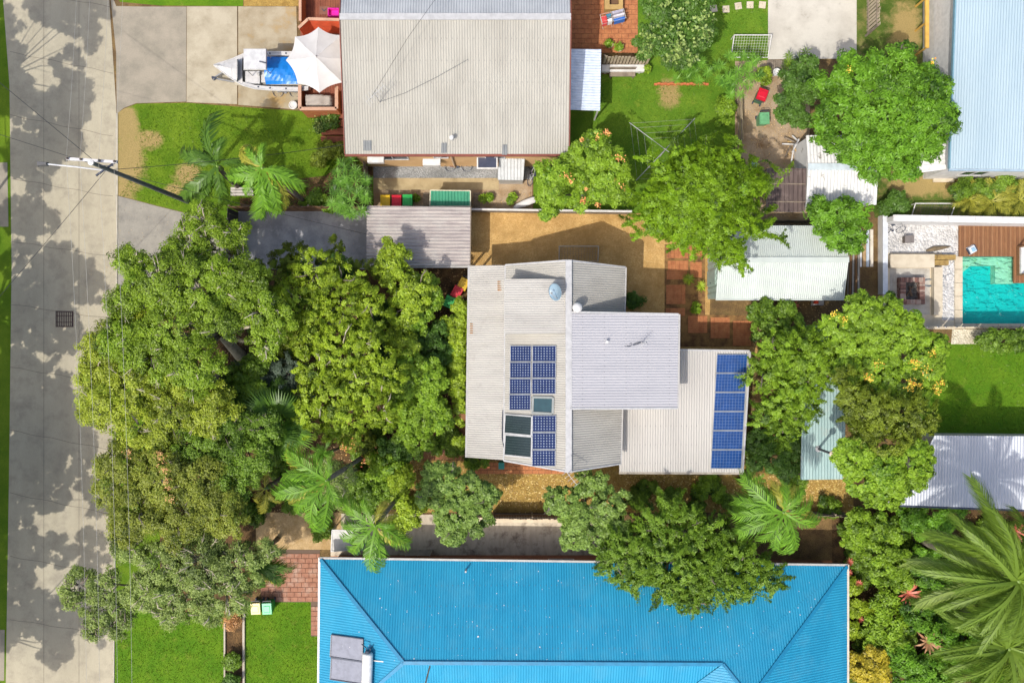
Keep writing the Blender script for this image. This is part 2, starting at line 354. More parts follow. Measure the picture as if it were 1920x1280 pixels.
# kerb
mb = MB()
for (x0, y0), (x1, y1) in zip([(211, 1700), (213, 1280), (216, 800), (219.5, 420)], [(213, 1280), (216, 800), (219.5, 420), (219.5, 367)]):
    a, b = P(x0, y0), P(x1, y1); mb.hexa([(a.x-.06, a.y, 0), (b.x-.06, b.y, 0), (b.x+.08, b.y, 0), (a.x+.08, a.y, 0)][::-1], [(a.x-.03, a.y, .05), (b.x-.03, b.y, .05), (b.x+.06, b.y, .07), (a.x+.06, a.y, .07)][::-1])
a, b = P(219.5, 366), P(219.5, 213); mb.box(a.x - .05, a.x + .07, a.y, b.y, 0, .05)
O('kerb', mb, M['kerb'], kind='structure')
# paver fields: every paver a piece of its own
def pavers(par, x0, y0, x1, y1, w, h, m, skip=None, th=.03, z=.012, stag=True):
    a, b = P(x0, y1), P(x1, y0); mesh = {}
    r = 0; y = a.y
    while y + h <= b.y + 1e-4:
        x = a.x - (w / 2 if stag and r % 2 else 0)
        while x < b.x:
            xa, xb = max(x, a.x), min(x + w, b.x)
            c = ((xa + xb) / 2, y + h / 2)
            if xb - xa > .08 and not (skip and skip(*c)):
                k = round(xb - xa, 2)
                if k not in mesh:
                    q = MB(); l = (xb - xa) / 2 - .008; g = h / 2 - .008
                    q.hexa([(-l, -g, 0), (l, -g, 0), (l, g, 0), (-l, g, 0)], [(-l+.006, -g+.006, th), (l-.006, -g+.006, th), (l-.006, g-.006, th), (-l+.006, g-.006, th)])
                    me = bpy.data.meshes.new('paver'); me.from_pydata(q.v, [], q.f); me.materials.append(m); mesh[k] = me
                o = bpy.data.objects.new('paver', mesh[k]); col.objects.link(o); o.parent = par; o.location = (c[0], c[1], z + random.uniform(-.004, .004))
            x += w
        y += h; r += 1
pt = sheet('paved_patio', [(489, 1030), (600, 1030), (600, 1192), (583, 1192), (583, 1128), (489, 1128)], 5, mat('grout', (.15, .10, .07), famt=.3))
pavers(pt, 490, 1031, 600, 1127, .46, .3, M['brick2'], z=.02)
pavers(pt, 583.5, 1128, 600, 1190, .52, .3, M['brick2'], z=.02)
br = sheet('brick_patio', [(1070, -200), (1196, -200), (1196, 100), (1070, 100)], 4, mat('brick_joint', (.25, .13, .07), famt=.4))
pavers(br, 1071, -10, 1196, 100, .42, .3, M['brick'], z=.016)
# brick pads of the garden path: each pad its own piece, bricks in relief
gp = sheet('garden_path', [(1246, 458), (1322, 458), (1322, 590), (1412, 592), (1412, 650), (1272, 650), (1272, 590), (1246, 590)], 3, mat('path_soil', (.30, .17, .06), (.13, .065, .03), 2, .95, fine=18, famt=.4))
for (x0, y0, x1, y1) in [(1252, 488, 1290, 507), (1250, 507.5, 1288, 524), (1249, 533, 1286, 570), (1248, 577, 1284, 592), (1292, 459, 1320, 480), (1250, 459, 1290, 484), (1290, 592, 1327, 624), (1332, 595, 1369, 634), (1374, 600, 1408, 648), (1294, 490, 1316, 520)]:
    a, b = P(x0, y1), P(x1, y0); mb = MB(); y = a.y; r = 0
    while y < b.y - .05:
        x = a.x
        while x < b.x - .05:
            mb.box(x + .006, min(x + .24, b.x) - .006, y + .006, min(y + .12, b.y) - .006, .01, .045 + random.uniform(-.006, .006)); x += .24
        y += .12; r += 1
    O('brick_pad', mb, M['brick'], gp)
for x0, x1, y0, y1 in [(890, 1060, 866, 888)]:
    pv = sheet('paved_strip', rectp(x0, y0, x1, y1), 5, mat('strip_joint', (.26, .13, .07), famt=.4)); pavers(pv, x0, y0, x1, y1, .4, .24, M['brick'], z=.02)
gsp = sheet('entry_path', [(796, 800), (880, 770), (880, 862), (786, 862)], 4, mat('entry_soil', (.34, .16, .07), famt=.4)); pavers(gsp, 796, 806, 876, 850, .45, .3, M['brick2'], z=.02)
sp = sheet('garden_steps', rectp(510, 595, 560, 632), 4, mat('step_soil', (.16, .09, .04), famt=.4)); pavers(sp, 511, 598, 556, 630, .45, .45, M['brick2'], z=.03)
for i, (x, y) in enumerate([(1338, 17), (1361, 18), (1384, 12), (1406, 10), (1429, 10)]):
    mb = MB(); p = P(x, y); r = .22; an = random.uniform(-.2, .2); q = [(p.x + r*1.35*math.cos(an + k*math.pi/2 + .785), p.y + r*1.35*math.sin(an + k*math.pi/2 + .785)) for k in range(4)]
    mb.prism(q, 0, .05); thing1('stepping_stone', mb, M['sand'], ['leftmost square stepping stone half under the tree', 'second square stepping stone from the tree', 'middle square stepping stone in the lawn, turned askew', 'second square stepping stone from the concrete court', 'square stepping stone nearest the concrete court'][i], 'stepping stone', group='stepping stones')
# drain grate in the road
g = T('drain_grate', 'dark rusty drain grate set in the concrete road', 'drain grate', P(121, 598, .012)); p = ORG[g]; mb = MB(); hw = .55
mb.box(p.x-hw, p.x+hw, p.y-hw*.9, p.y-hw*.9+.06, .01, .03); mb.box(p.x-hw, p.x+hw, p.y+hw*.9-.06, p.y+hw*.9, .01, .03); mb.box(p.x-hw, p.x-hw+.06, p.y-hw*.84, p.y+hw*.84, .01, .029); mb.box(p.x+hw-.06, p.x+hw, p.y-hw*.84, p.y+hw*.84, .01, .029)
rust = mat('rust_iron', (.085, .05, .045), (.05, .035, .035), 6, .8, famt=.4); O('frame', mb, rust, g)
mb = MB()
for k in range(9): x = p.x - hw + .1 + k * .113; mb.box(x, x + .045, p.y-hw*.84, p.y+hw*.84, .012, .026)
for k in (-.2, .2): mb.box(p.x-hw+.06, p.x+hw-.06, p.y+k-.02, p.y+k+.02, .012, .0275)
O('bars', mb, rust, g); mb = MB(); mb.box(p.x-hw+.01, p.x+hw-.01, p.y-hw*.88, p.y+hw*.88, .003, .0105); O('pit', mb, plain('pit_dark', (.02, .018, .018), .9), g)
# ---------------------------------------------------------------- buildings
M['roofA'] = mat('grey_roof', (.385, .37, .32), (.335, .32, .275), .7, .62, fine=18, famt=.12, stain=(.33, .31, .27), sscale=1.0, slo=.58, shi=.85, stretch=(1.5, .35, 1))
M['roofA2'] = mat('blue_grey_roof', (.36, .38, .40), (.30, .32, .34), .7, .55, fine=18, famt=.12)
M['roofC'] = mat('main_roof', (.415, .40, .365), (.36, .345, .315), .8, .5, fine=20, famt=.12, stain=(.27, .255, .225), sscale=1.3, slo=.56, shi=.85, stretch=(.35, 1.5, 1))
M['roofCo'] = mat('old_main_roof', (.40, .385, .345), (.345, .33, .295), .8, .55, fine=20, famt=.14, stain=(.29, .24, .18), sscale=1.5, slo=.62, shi=.85, stretch=(.4, 1.5, 1))
M['roofCn'] = mat('new_zinc', (.375, .372, .39), (.34, .338, .358), .6, .42, fine=24, famt=.07, spec=.5, stretch=(.3, 1.5, 1))
M['roofC2'] = mat('cream_zinc', (.43, .415, .385), (.385, .37, .345), .6, .5, fine=24, famt=.08, stretch=(1.5, .3, 1))
M['roofB'] = mat('weathered_fibro', (.50, .45, .41), (.36, .315, .30), 1.4, .9, lo=.38, hi=.62, fine=26, famt=.4, bump=.01, stain=(.50, .47, .43), sscale=.8, slo=.5, shi=.7, stretch=(.35, 3.0, 1))
M['blue'] = mat('blue_roof', (.012, .235, .405), (.018, .27, .45), .5, .45, fine=20, famt=.12, spec=.4, stain=(.045, .27, .42), sscale=.7, slo=.48, shi=.78, stretch=(2, .5, 1))
M['pblue'] = mat('pale_blue_roof', (.33, .425, .475), (.30, .395, .45), .5, .5, fine=20, famt=.08, stretch=(1.5, .3, 1))
M['shed'] = mat('pale_green_shed', (.48, .53, .495), (.43, .475, .44), .6, .35, fine=20, famt=.08, spec=.5, stretch=(1.5, .4, 1))
M['white'] = mat('white_sheet', (.66, .66, .645), (.58, .58, .565), 1.2, .5, fine=24, famt=.1, stain=(.22, .21, .17), sscale=1.6, slo=.60, shi=.68, stretch=(2.5, .6, 1))
M['silver'] = mat('silver_sheet', (.47, .49, .53), (.42, .44, .48), .7, .4, fine=20, famt=.1, spec=.5, stretch=(1.5, .3, 1))
M['verd'] = mat('verdigris_sheet', (.34, .47, .45), (.28, .41, .40), .9, .6, fine=20, famt=.18, stain=(.42, .42, .36), sscale=1.5, slo=.58, shi=.78, stretch=(2.2, .4, 1))
M['brownsheet'] = mat('brown_sheet', (.13, .095, .085), (.085, .062, .058), 1.5, .5, fine=24, famt=.3, stain=(.22, .17, .15), sscale=1.5, stretch=(3, .5, 1))
M['greensheet'] = plain('green_sheet', (.03, .24, .13), .5)
M['trim'] = plain('white_trim', (.64, .63, .61), .5); M['cap'] = plain('ridge_cap', (.43, .43, .43), .45)
M['fascia'] = plain('red_fascia', (.20, .055, .035), .6); M['gut'] = plain('grey_gutter', (.40, .39, .37), .5)
M['peach'] = mat('peach_wall', (.62, .40, .20), (.56, .35, .17), 1.5, .85, fine=30, famt=.12)
M['cream'] = plain('cream_wall', (.55, .50, .41), .8); M['brickwall'] = mat('brick_wall', (.30, .14, .08), (.24, .10, .06), 4, .85, famt=.3)
M['glass'] = plain('window_glass', (.03, .045, .06), .08, spec=.8)
M['timber'] = mat('timber', (.27, .155, .075), (.19, .10, .05), 3, .8, fine=40, famt=.35, stretch=(1, 6, 1)); M['timberg'] = mat('grey_timber', (.30, .245, .185), (.20, .16, .12), 3, .9, fine=40, famt=.35)
M['deckred'] = mat('red_deck', (.26, .085, .045), (.19, .06, .035), 2, .7, fine=30, famt=.3); M['redpaint'] = plain('red_paint', (.80, .13, .055), .6); M['railtan'] = plain('tan_rail', (.50, .30, .20), .6)
M['orangewood'] = mat('orange_wood', (.45, .16, .07), (.36, .12, .05), 3, .65, fine=40, famt=.25)
def roof(par, name, poly, rib, m, pitch=.14, amp=.03, th=.06, square=False):
    mb = MB(); mb.corr(poly, rib, pitch, amp, square); o = O(name, mb, m, par)
    q = [V(p) for p in poly]; n = V((0, 0, 0))
    for i in range(len(q)): n += q[i].cross(q[(i + 1) % len(q)])
    if n.z < 0: q.reverse()
    c = sum(q, V((0, 0, 0))) / len(q); q = [c + (p - c) * .995 + V((0, 0, -.012)) for p in q]
    mb = MB(); mb.slab(q, th); O('underlay', mb, M['gut'], o); return o
def strip(par, name, a, b, w, h, m):
    mb = MB(); mb.bar(a, b, w, h); return O(name, mb, m, par)
def windows(par, lst, facing, frame=None):
    """lst of (x,y,z,w,h): windows on a wall facing 's','n','e','w'; each frame with its pane"""
    for x, y, z, wd, h in lst:
        mf, mp = MB(), MB()
        for (u0, u1, v0, v1, mm, d) in [(-wd/2, wd/2, 0, .06, mf, .05), (-wd/2, wd/2, h-.06, h, mf, .05), (-wd/2, -wd/2+.06, .06, h-.06, mf, .05), (wd/2-.06, wd/2, .06, h-.06, mf, .05), (-.025, .025, .06, h-.06, mf, .045), (-wd/2+.05, wd/2-.05, .05, h-.05, mp, .02)]:
            if facing == 's': mm.box(x+u0, x+u1, y-d, y, z+v0, z+v1)
            if facing == 'n': mm.box(x+u0, x+u1, y, y+d, z+v0, z+v1)
            if facing == 'e': mm.box(x, x+d, y+u0, y+u1, z+v0, z+v1)
            if facing == 'w': mm.box(x-d, x, y+u0, y+u1, z+v0, z+v1)
        f = O('window', mf, frame or M['trim'], par); O('pane', mp, M['glass'], f)
# --- A: grey-roofed house at the top
A = T('house', 'house with grey corrugated gable roof and peach wall at the top', 'house', P(860, 313)); xa, xb, ye, yr = -9.53, 3.24, 10.72, 18.0
zA = lambda x, y: 4.2 + (min(y, 2 * yr - y) - ye) * 1.4 / (yr - ye)
mb = MB(); mb.hexa([(xa+.35, 10.92, 0), (xb-.35, 10.92, 0), (xb-.35, 25.1, 0), (xa+.35, 25.1, 0)], [(xa+.35, 10.92, 4.08), (xb-.35, 10.92, 4.08), (xb-.35, 25.1, 4.08), (xa+.35, 25.1, 4.08)])
mb.hexa([(xa+.35, 10.92, 4.08), (xa+.35, 25.1, 4.08), (xa+.35, yr, 5.42)], [(xb-.35, 10.92, 4.08), (xb-.35, 25.1, 4.08), (xb-.35, yr, 5.42)]); O('wall', mb, M['peach'], A)
roof(A, 'roof', [(xa, ye, 4.2), (xb, ye, 4.2), (xb, yr, 5.6), (xa, yr, 5.6)], (0, 1, .2), M['roofA'], .15, .035)
roof(A, 'roof', [(xa, yr, 5.6), (xb, yr, 5.6), (xb, 25.3, 4.2), (xa, 25.3, 4.2)], (0, 1, -.2), M['roofA2'], .15, .035)
strip(A, 'ridge_cap', (xa - .03, yr, 5.64), (xb + .03, yr, 5.64), .36, .05, M['cap'])
strip(A, 'gutter', (xa - .05, ye - .06, 4.12), (xb + .03, ye - .06, 4.12), .13, .14, M['fascia'])
for x in (xa - .04, xb + .04):
    strip(A, 'bargeboard', (x, ye, 4.17), (x, yr, 5.57), .05, .2, M['fascia']); strip(A, 'bargeboard', (x, yr, 5.57), (x, 25.3, 4.17), .05, .2, M['fascia'])
windows(A, [(-7.1, 10.92, 2.0, 1.9, 1.2), (-1.0, 10.92, 2.2, 1.2, 1.0), (-4.2, 10.92, 2.4, .9, .7)], 's')
for px in ((681, 697), (827, 838), (941, 951)):
    y0 = 264 + (px[0] - 681) * .03
    q = [PZ(px[0], y0 + 19, zA), PZ(px[1], y0 + 19, zA), PZ(px[1], y0, zA), PZ(px[0], y0, zA)]; q = [V((p.x, p.y, p.z + .045)) for p in q]; mb = MB(); mb.corr(q, (0, 1, .2), .15, .03); O('skylight_sheet', mb, plain('dull_sheet', (.19, .20, .20), .4), A)
mb = MB(); p = PZ(848, 262, zA); mb.tube([p, p + V((0, 0, .45))], .06, 10); mb.lathe(p + V((0, 0, .45)), [(.05, 0), (.14, .02), (.11, .12), (.02, .15)], 10); O('vent_pipe', mb, M['trim'], A)
mb = MB(); p = P(853, 309); mb.tube([V((p.x, 10.84, .1)), V((p.x, 10.84, 3.9))], .06, 8); mb.tube([V((p.x, 10.84, 3.3)), V((p.x + .5, 10.82, 3.9)), V((p.x + 1, 10.82, 4.0))], .05, 8); O('downpipe', mb, plain('peach_pipe', (.62, .45, .30), .5), A)
# awning over the door: glazed frame
t = T('door_awning', 'glazed awning with white frame over the peach wall door', 'awning', P(913, 316)); z = 2.5
a, b = P(894, 317, z), P(933, 293, z); mb = MB()
for x0, x1, y0, y1 in [(a.x, b.x, a.y, a.y+.08), (a.x, b.x, b.y-.08, b.y), (a.x, a.x+.08, a.y+.08, b.y-.08), (b.x-.08, b.x, a.y+.08, b.y-.08)]: mb.box(x0, x1, y0, y1, z-.03, z+.04)
O('frame', mb, M['trim'], t); mb = MB(); mb.box(a.x+.06, b.x-.06, a.y+.06, b.y-.06, z-.01, z+.015); O('panel', mb, plain('dark_glazing', (.06, .07, .11), .2, spec=.7), t)
mb = MB()
for x in (a.x + .1, b.x - .1): mb.bar((x, b.y - .02, z - .6), (x, a.y + .05, z - .03), .04)
O('bracket', mb, M['trim'], t)
t = T('meter_shed', 'small grey corrugated lean-to against the peach wall', 'shed', P(957, 325)); zz = lambda x, y: 1.9 + (y - 10.2) * .35
q = [PZ(933, 337, zz), PZ(981, 338, zz), PZ(984, 298, zz), PZ(935, 297, zz)]; roof(t, 'roof', q, (0, 1, .3), plain('lean_zinc', (.46, .48, .48), .4), .2, .04); mb = MB(); b0, b1 = q[0], q[2]; mb.box(b0.x+.06, b1.x-.1, b0.y+.08, 10.85, 0, 1.78); O('wall', mb, M['gut'], t)
for (px, py, w_, h_, z, nm) in [(704, 290, .95, .45, 3.3, 'white box awning on the left end of the peach wall'), (809, 298, 1.05, .38, 2.2, 'white split air conditioner on the middle of the peach wall')]:
    p = P(px, py, z); t = T('air_conditioner', nm, 'air conditioner', V((p.x, 10.8, z - .4))); mb = MB(); mb.box(p.x-w_/2, p.x+w_/2, 10.9-h_, 10.9, z-.35, z); O('casing', mb, M['trim'], t); mb = MB()
    for k in range(7): mb.box(p.x-w_/2+.05, p.x+w_/2-.05, 10.9-h_-.015, 10.9-h_, z-.31+k*.04, z-.295+k*.04)
    O('grille', mb, M['gut'], t)
# --- awning of translucent sheets beside A
t = T('side_awning', 'blue-white translucent sheet awning beside the grey roof', 'awning', P(1097, 155)); z1 = lambda x, y: 2.75 - (x - 3.2) * .1
q = [PZ(1064, 206, z1), PZ(1125, 208, z1), PZ(1127, 93, z1), PZ(1066, 92, z1)]; roof(t, 'roof', q, (1, 0, -.1), plain('polycarb', (.60, .68, .80), .35), .16, .03, .03); mb = MB()
for y in (q[0].y + .15, (q[0].y + q[2].y) / 2, q[2].y - .15): mb.box(q[1].x - .12, q[1].x - .04, y - .04, y + .04, 0, z1(q[1].x, y) - .05)
O('posts', mb, M['trim'], t)
# --- B: carport
t = T('carport', 'carport with weathered purple-brown corrugated roof', 'carport', P(785, 442)); z1 = lambda x, y: 2.7
q = [P(687, 499, 2.7), P(881, 498, 2.62), P(882, 388, 2.62), P(688, 386, 2.7)]; roof(t, 'roof', q, (1, 0, -.01), M['roofB'], .2, .05, .05)
for i in range(4): mb = MB(); p = q[i] * .97 + (sum(q, V((0, 0, 0))) / 4) * .03; mb.box(p.x-.05, p.x+.05, p.y-.05, p.y+.05, 0, 2.54); O('post', mb, M['timberg'], t)
strip(t, 'gutter', q[0] + V((0, -.06, -.08)), q[1] + V((0, -.06, -.08)), .1, .1, M['gut']); strip(t, 'bargeboard', q[1] + V((.03, 0, -.05)), q[2] + V((.03, 0, -.05)), .04, .16, M['timberg'])
# --- C: the main house
C = T('house', 'central house with pale corrugated roofs and solar panels', 'house', P(1100, 690)); xr = 3.09
zW = lambda x, y: 6.3 - .62 * (xr - x); zE = lambda x, y: 6.3 - .62 * (x - xr); zV = lambda x, y: 3.95 - .26 * (-.4 - x)
zD = lambda x, y: 6.26 - .08 * (xr - x); zS = lambda x, y: 6.36 - .06 * (x - xr); zL = lambda x, y: 3.1 + .05 * (y + 7.7)
W_ = [PZ(945, 863, zW), PZ(1063, 884, zW), PZ(1070, 488, zW), PZ(948, 497, zW)]; W_[1].x = W_[2].x = xr; W_[1].z = W_[2].z = 6.3
E_ = [W_[1].copy(), PZ(1163, 869, zE), PZ(1172, 501, zE), W_[2].copy()]
roof(C, 'roof', W_, (1, 0, .62), M['roofCo'], .13, .03); roof(C, 'roof', E_, (1, 0, -.62), M['roofCo'], .13, .03)
q = [PZ(876, 857, zV), PZ(945, 862, zV), PZ(949, 497, zV), PZ(881, 498, zV)]; roof(C, 'veranda_roof', q, (1, 0, .26), M['roofC'], .13, .03); VQ = q
strip(C, 'veranda_gutter', q[0] + V((-.06, 0, -.05)), q[3] + V((-.06, 0, -.05)), .12, .12, M['gut'])
for k in range(5): mb = MB(); p = q[0].lerp(q[3], .03 + .235 * k); mb.box(p.x+.08, p.x+.18, p.y-.05, p.y+.05, 0, p.z-.08); O('veranda_post', mb, M['trim'], C)
q = [PZ(946, 626, zD), PZ(1062, 625, zD), PZ(1062, 523, zD), PZ(947, 523, zD)]; roof(C, 'dormer_roof', q, (1, 0, .08), M['roofC'], .13, .03); DQ = q
mb = MB(); a, b = q[0], q[2]; x0, x1, y0, y1 = a.x + .12, 2.95, a.y + .12, b.y - .12
mb.hexa([(x0, y0, zW(x0, 0)-.05), (x1, y0, zW(x1, 0)-.05), (x1, y1, zW(x1, 0)-.05), (x0, y1, zW(x0, 0)-.05)], [(x0, y0, zD(x0, 0)-.09), (x1, y0, zD(x1, 0)-.09), (x1, y1, zD(x1, 0)-.09), (x0, y1, zD(x0, 0)-.09)]); O('dormer_wall', mb, M['cream'], C)
q = [PZ(1068, 766, zS), PZ(1270, 765, zS), PZ(1272, 589, zS), PZ(1070, 585, zS)]; roof(C, 'upper_roof', q, (1, 0, -.06), M['roofCn'], .15, .035); SQ = q
strip(C, 'upper_gutter', q[1] + V((.05, 0, -.05)), q[2] + V((.05, 0, -.05)), .11, .11, M['gut'])
for k, (a, b) in enumerate([(q[0], q[1]), (q[3], q[2])]): strip(C, 'barge_cap', a + V((0, 0, .03)), b + V((0, 0, .03)), .1, .06, M['cap'])
mb = MB(); x0, x1, y0, y1 = xr, q[1].x - .25, q[0].y + .25, q[2].y - .25; mb.box(x0, x1, y0, y1, 0, 5.9); O('upper_wall', mb, M['cream'], C); windows(C, [(x1, (y0+y1)/2, 4.4, 2.2, 1.0), (x1, y1-1, 1.0, 1.4, 1.3)], 'e'); windows(C, [(7.9, y1, 1.0, 1.6, 1.3), (7.9, y1, 3.9, 1.6, 1.2)], 'n')
q = [PZ(1161, 884, zL), PZ(1391, 885, zL), PZ(1405, 659, zL), PZ(1157, 655, zL)]; roof(C, 'lower_roof', q, (0, 1, .05), M['roofC2'], .15, .035); LQ = q
strip(C, 'lower_gutter', q[0] + V((0, -.07, -.06)), q[1] + V((.05, -.07, -.06)), .13, .12, mat('stained_gutter', (.40, .36, .30), (.22, .20, .16), 2, .7)); strip(C, 'barge_cap', q[1] + V((.04, 0, 0)), q[2] + V((.04, 0, 0)), .1, .1, M['cap']); strip(C, 'barge_cap', q[2] + V((0, .04, 0)), q[2].lerp(q[3], .55) + V((0, .04, 0)), .1, .1, M['cap'])
mb = MB(); mb.hexa([(q[0].x+.3, q[0].y+.4, 0), (q[1].x-.35, q[1].y+.4, 0), (q[2].x-.35, q[2].y-.3, 0), (q[3].x+.3, q[3].y-.3, 0)], [(q[0].x+.3, q[0].y+.4, 3.0), (q[1].x-.35, q[1].y+.4, 3.0), (q[2].x-.35, q[2].y-.3, 3.36), (q[3].x+.3, q[3].y-.3, 3.36)]); O('lower_wall', mb, M['cream'], C); windows(C, [(8.2, q[0].y+.4, 1, 1.8, 1.3), (11.2, q[0].y+.4, 1, 1.8, 1.3)], 's')
strip(C, 'ridge_cap', (xr, W_[1].y - .02, 6.36), (xr, W_[2].y + .02, 6.36), .34, .05, M['cap'])
for a, b in ((W_[3], W_[2]), (W_[2], E_[2]), (W_[0], W_[1]), (W_[1], E_[1])): strip(C, 'barge_cap', a + V((0, 0, .02)), b + V((0, 0, .02)), .09, .08, M['cap'])
strip(C, 'gutter', E_[1] + V((.05, 0, -.06)), E_[2] + V((.05, 0, -.06)), .1, .1, M['gut'])
strip(C, 'gutter', W_[0] + V((-.02, 0, -.02)), W_[3] + V((-.02, 0, -.02)), .08, .08, M['cap'])
mb = MB(); y0, y1 = W_[1].y + .9, W_[2].y - .7; pr = [(-.25, 0), (6.2, 0), (6.2, 4.2), (xr, 6.15), (-.25, 3.95)]
mb.hexa([(x, y0, z) for x, z in pr], [(x, y1, z) for x, z in pr]); O('wall', mb, M['cream'], C); windows(C, [(1.2, y0, 1, 1.6, 1.4), (4.6, y0, 1, 1.6, 1.4)], 's'); windows(C, [(1.2, y1, 1, 1.6, 1.4), (4.6, y1, 1, 1.6, 1.4)], 'n'); windows(C, [(-.25, y, .9, 1.5, 1.4) for y in (-4, -1.2, 2.4)], 'w')
mb = MB(); x = -.25; mb.box(x-.05, x, .3, 1.2, .1, 2.15); d = O('door', mb, M['timber'], C); mb = MB(); mb.box(x-.1, x-.05, .38, .43, 1.0, 1.12); O('handle', mb, M['gut'], d)
# rust marks and flashings kept as real patches of sheet
mb = MB()
for k in range(5): p = PZ(936, 528 + k * 4, zV); mb.box(p.x-.1, p.x+.16, p.y-.03, p.y+.03, p.z+.012, p.z+.042)
for k in range(5): p = PZ(883.5, 607 + k * 4.3, zV); mb.box(p.x-.06, p.x+.10, p.y-.03, p.y+.03, p.z-.0, p.z+.046)
O('rust_patch', mb, mat('rust', (.38, .16, .04), (.30, .20, .10), 8, .9, famt=.4), C)
# skylight
q = [PZ(x, y, zW) + V((0, 0, .06)) for x, y in ((998, 773), (1036, 775), (1037, 745), (999, 744))]; mb = MB()
for i in range(4): mb.bar(q[i], q[(i+1) % 4], .12, .14)
t = O('skylight', mb, plain('skylight_frame', (.26, .28, .27), .4), C, label='dark framed skylight among the solar panels'); mb = MB(); mb.slab(q, .03); O('pane', mb, plain('skylight_glass', (.02, .06, .07), .06, spec=.8), t)
# solar panels
CELL = plain('mono_cell', (.006, .018, .085), .22, spec=.5); CELLB = plain('poly_cell', (.005, .05, .20), .25, spec=.5); BACK = plain('panel_back', (.36, .42, .52), .4); FRM_ = plain('panel_frame', (.42, .44, .47), .35, metal=.5); DARKF = plain('panel_edge', (.05, .06, .09), .4)
def solar(q, label, nx, ny, cell, gap, chamf, group, off=.09):
    q = [p + V((0, 0, off)) for p in q]; c = sum(q, V((0, 0, 0))) / 4; mb = MB(); mb.slab([p + (c - p) * .02 for p in q], .03); t = O('solar_panel', mb, BACK, C, label=label)
    mb = MB()
    for i in range(4): mb.bar(q[i] + (c - q[i]) * .015, q[(i+1) % 4] + (c - q[(i+1) % 4]) * .015, .03, .06)
    O('frame', mb, FRM_, t)
    def bl(u, v): return q[0].lerp(q[1], u).lerp(q[3].lerp(q[2], u), v) + V((0, 0, .008))
    mb = MB(); mg = .016
    for i in range(nx):
        for j in range(ny):
            u0, u1, v0, v1 = [mg + (1 - 2 * mg) * k for k in ((i + gap) / nx, (i + 1 - gap) / nx, (j + gap) / ny, (j + 1 - gap) / ny)]
            if chamf:
                du, dv = (u1 - u0) * chamf, (v1 - v0) * chamf
                pts = [(u0+du, v0), (u1-du, v0), (u1, v0+dv), (u1, v1-dv), (u1-du, v1), (u0+du, v1), (u0, v1-dv), (u0, v0+dv)]
            else: pts = [(u0, v0), (u1, v0), (u1, v1), (u0, v1)]
            mb.add([bl(*p) for p in pts], [tuple(range(len(pts)))])
    O('cells', mb, cell, t)
rows = ['top', 'second', 'third', 'fourth']
def pz4(x0, y0, x1, y1, zf, sk=0): return [PZ(x0 + sk, y1, zf), PZ(x1 + sk, y1, zf), PZ(x1, y0, zf), PZ(x0, y0, zf)]
for j, (y0, y1) in enumerate([(648, 677.5), (679, 708), (709.5, 738), (739.5, 768)]):
    solar(pz4(956.5 - j * .6, y0, 996 - j * .4, y1, zW), 'dark blue solar panel, left column, %s row of the upper array' % rows[j], 8, 6, CELL, .012, .22, 'dark solar panels on the main ridge')
    if j < 3: solar(pz4(998 - j * .5, y0, 1042.5 - j * .5, y1, zW), 'dark blue solar panel, right column, %s row of the upper array' % rows[j], 8, 6, CELL, .012, .22, 'dark solar panels on the main ridge')
for j, (y0, y1) in enumerate([(778, 809), (810.5, 841.5), (843, 873)]):
    solar(pz4(998 - j * .4, y0, 1042.5 - j * .6, y1, zW), 'dark blue solar panel below the skylight, %s of three' % ['top', 'middle', 'bottom'][j], 8, 6, CELL, .012, .22, 'dark solar panels on the main ridge')
for j in range(6):
    y0 = 664 + j * 35.8; x0 = 1343.5 - j * 2.0; solar(pz4(x0, y0, x0 + 57.5, y0 + 34.6, zL, -2.0), 'bright blue solar panel on the lower roof, %s from the top' % ['first', 'second', 'third', 'fourth', 'fifth', 'sixth'][j], 10, 6, CELLB, .022, 0, 'bright blue solar panels on the lower roof', .08)
for j, (y0, y1) in enumerate([(776, 811), (814, 852)]):
    q = [p + V((0, 0, .1)) for p in [PZ(945, y1, zW), PZ(996, y1 + 5, zW), PZ(997, y0 + 4, zW), PZ(947, y0, zW)]]; c = sum(q, V((0, 0, 0))) / 4
    mb = MB(); mb.slab(q, .05); t = O('solar_collector', mb, plain('collector_green', (.014, .026, .028), .2, spec=.6), C, label='dark green solar water collector, %s of the pair on the main roof' % ['upper', 'lower'][j]); mb = MB()
    for i in range(4): mb.bar(q[i], q[(i+1) % 4], .07, .09)
    O('frame', mb, M['cap'], t); mb = MB()
    for k in range(8): u = (k + .5) / 8; mb.bar(q[0].lerp(q[3], u) + V((0, 0, .008)), q[1].lerp(q[2], u) + V((0, 0, .008)), .015, .012)
    O('riser_tubes', mb, plain('riser', (.05, .08, .075), .4), t)
mb = MB(); mb.tube([PZ(943, 768, zV) + V((0, 0, .1)), PZ(942, 790, zV) + V((0, 0, .08)), PZ(941.5, 820, zV) + V((0, 0, .08)), PZ(945, 838, zW) + V((0, 0, .1))], .03, 6); O('collector_pipe', mb, DARKF, C)
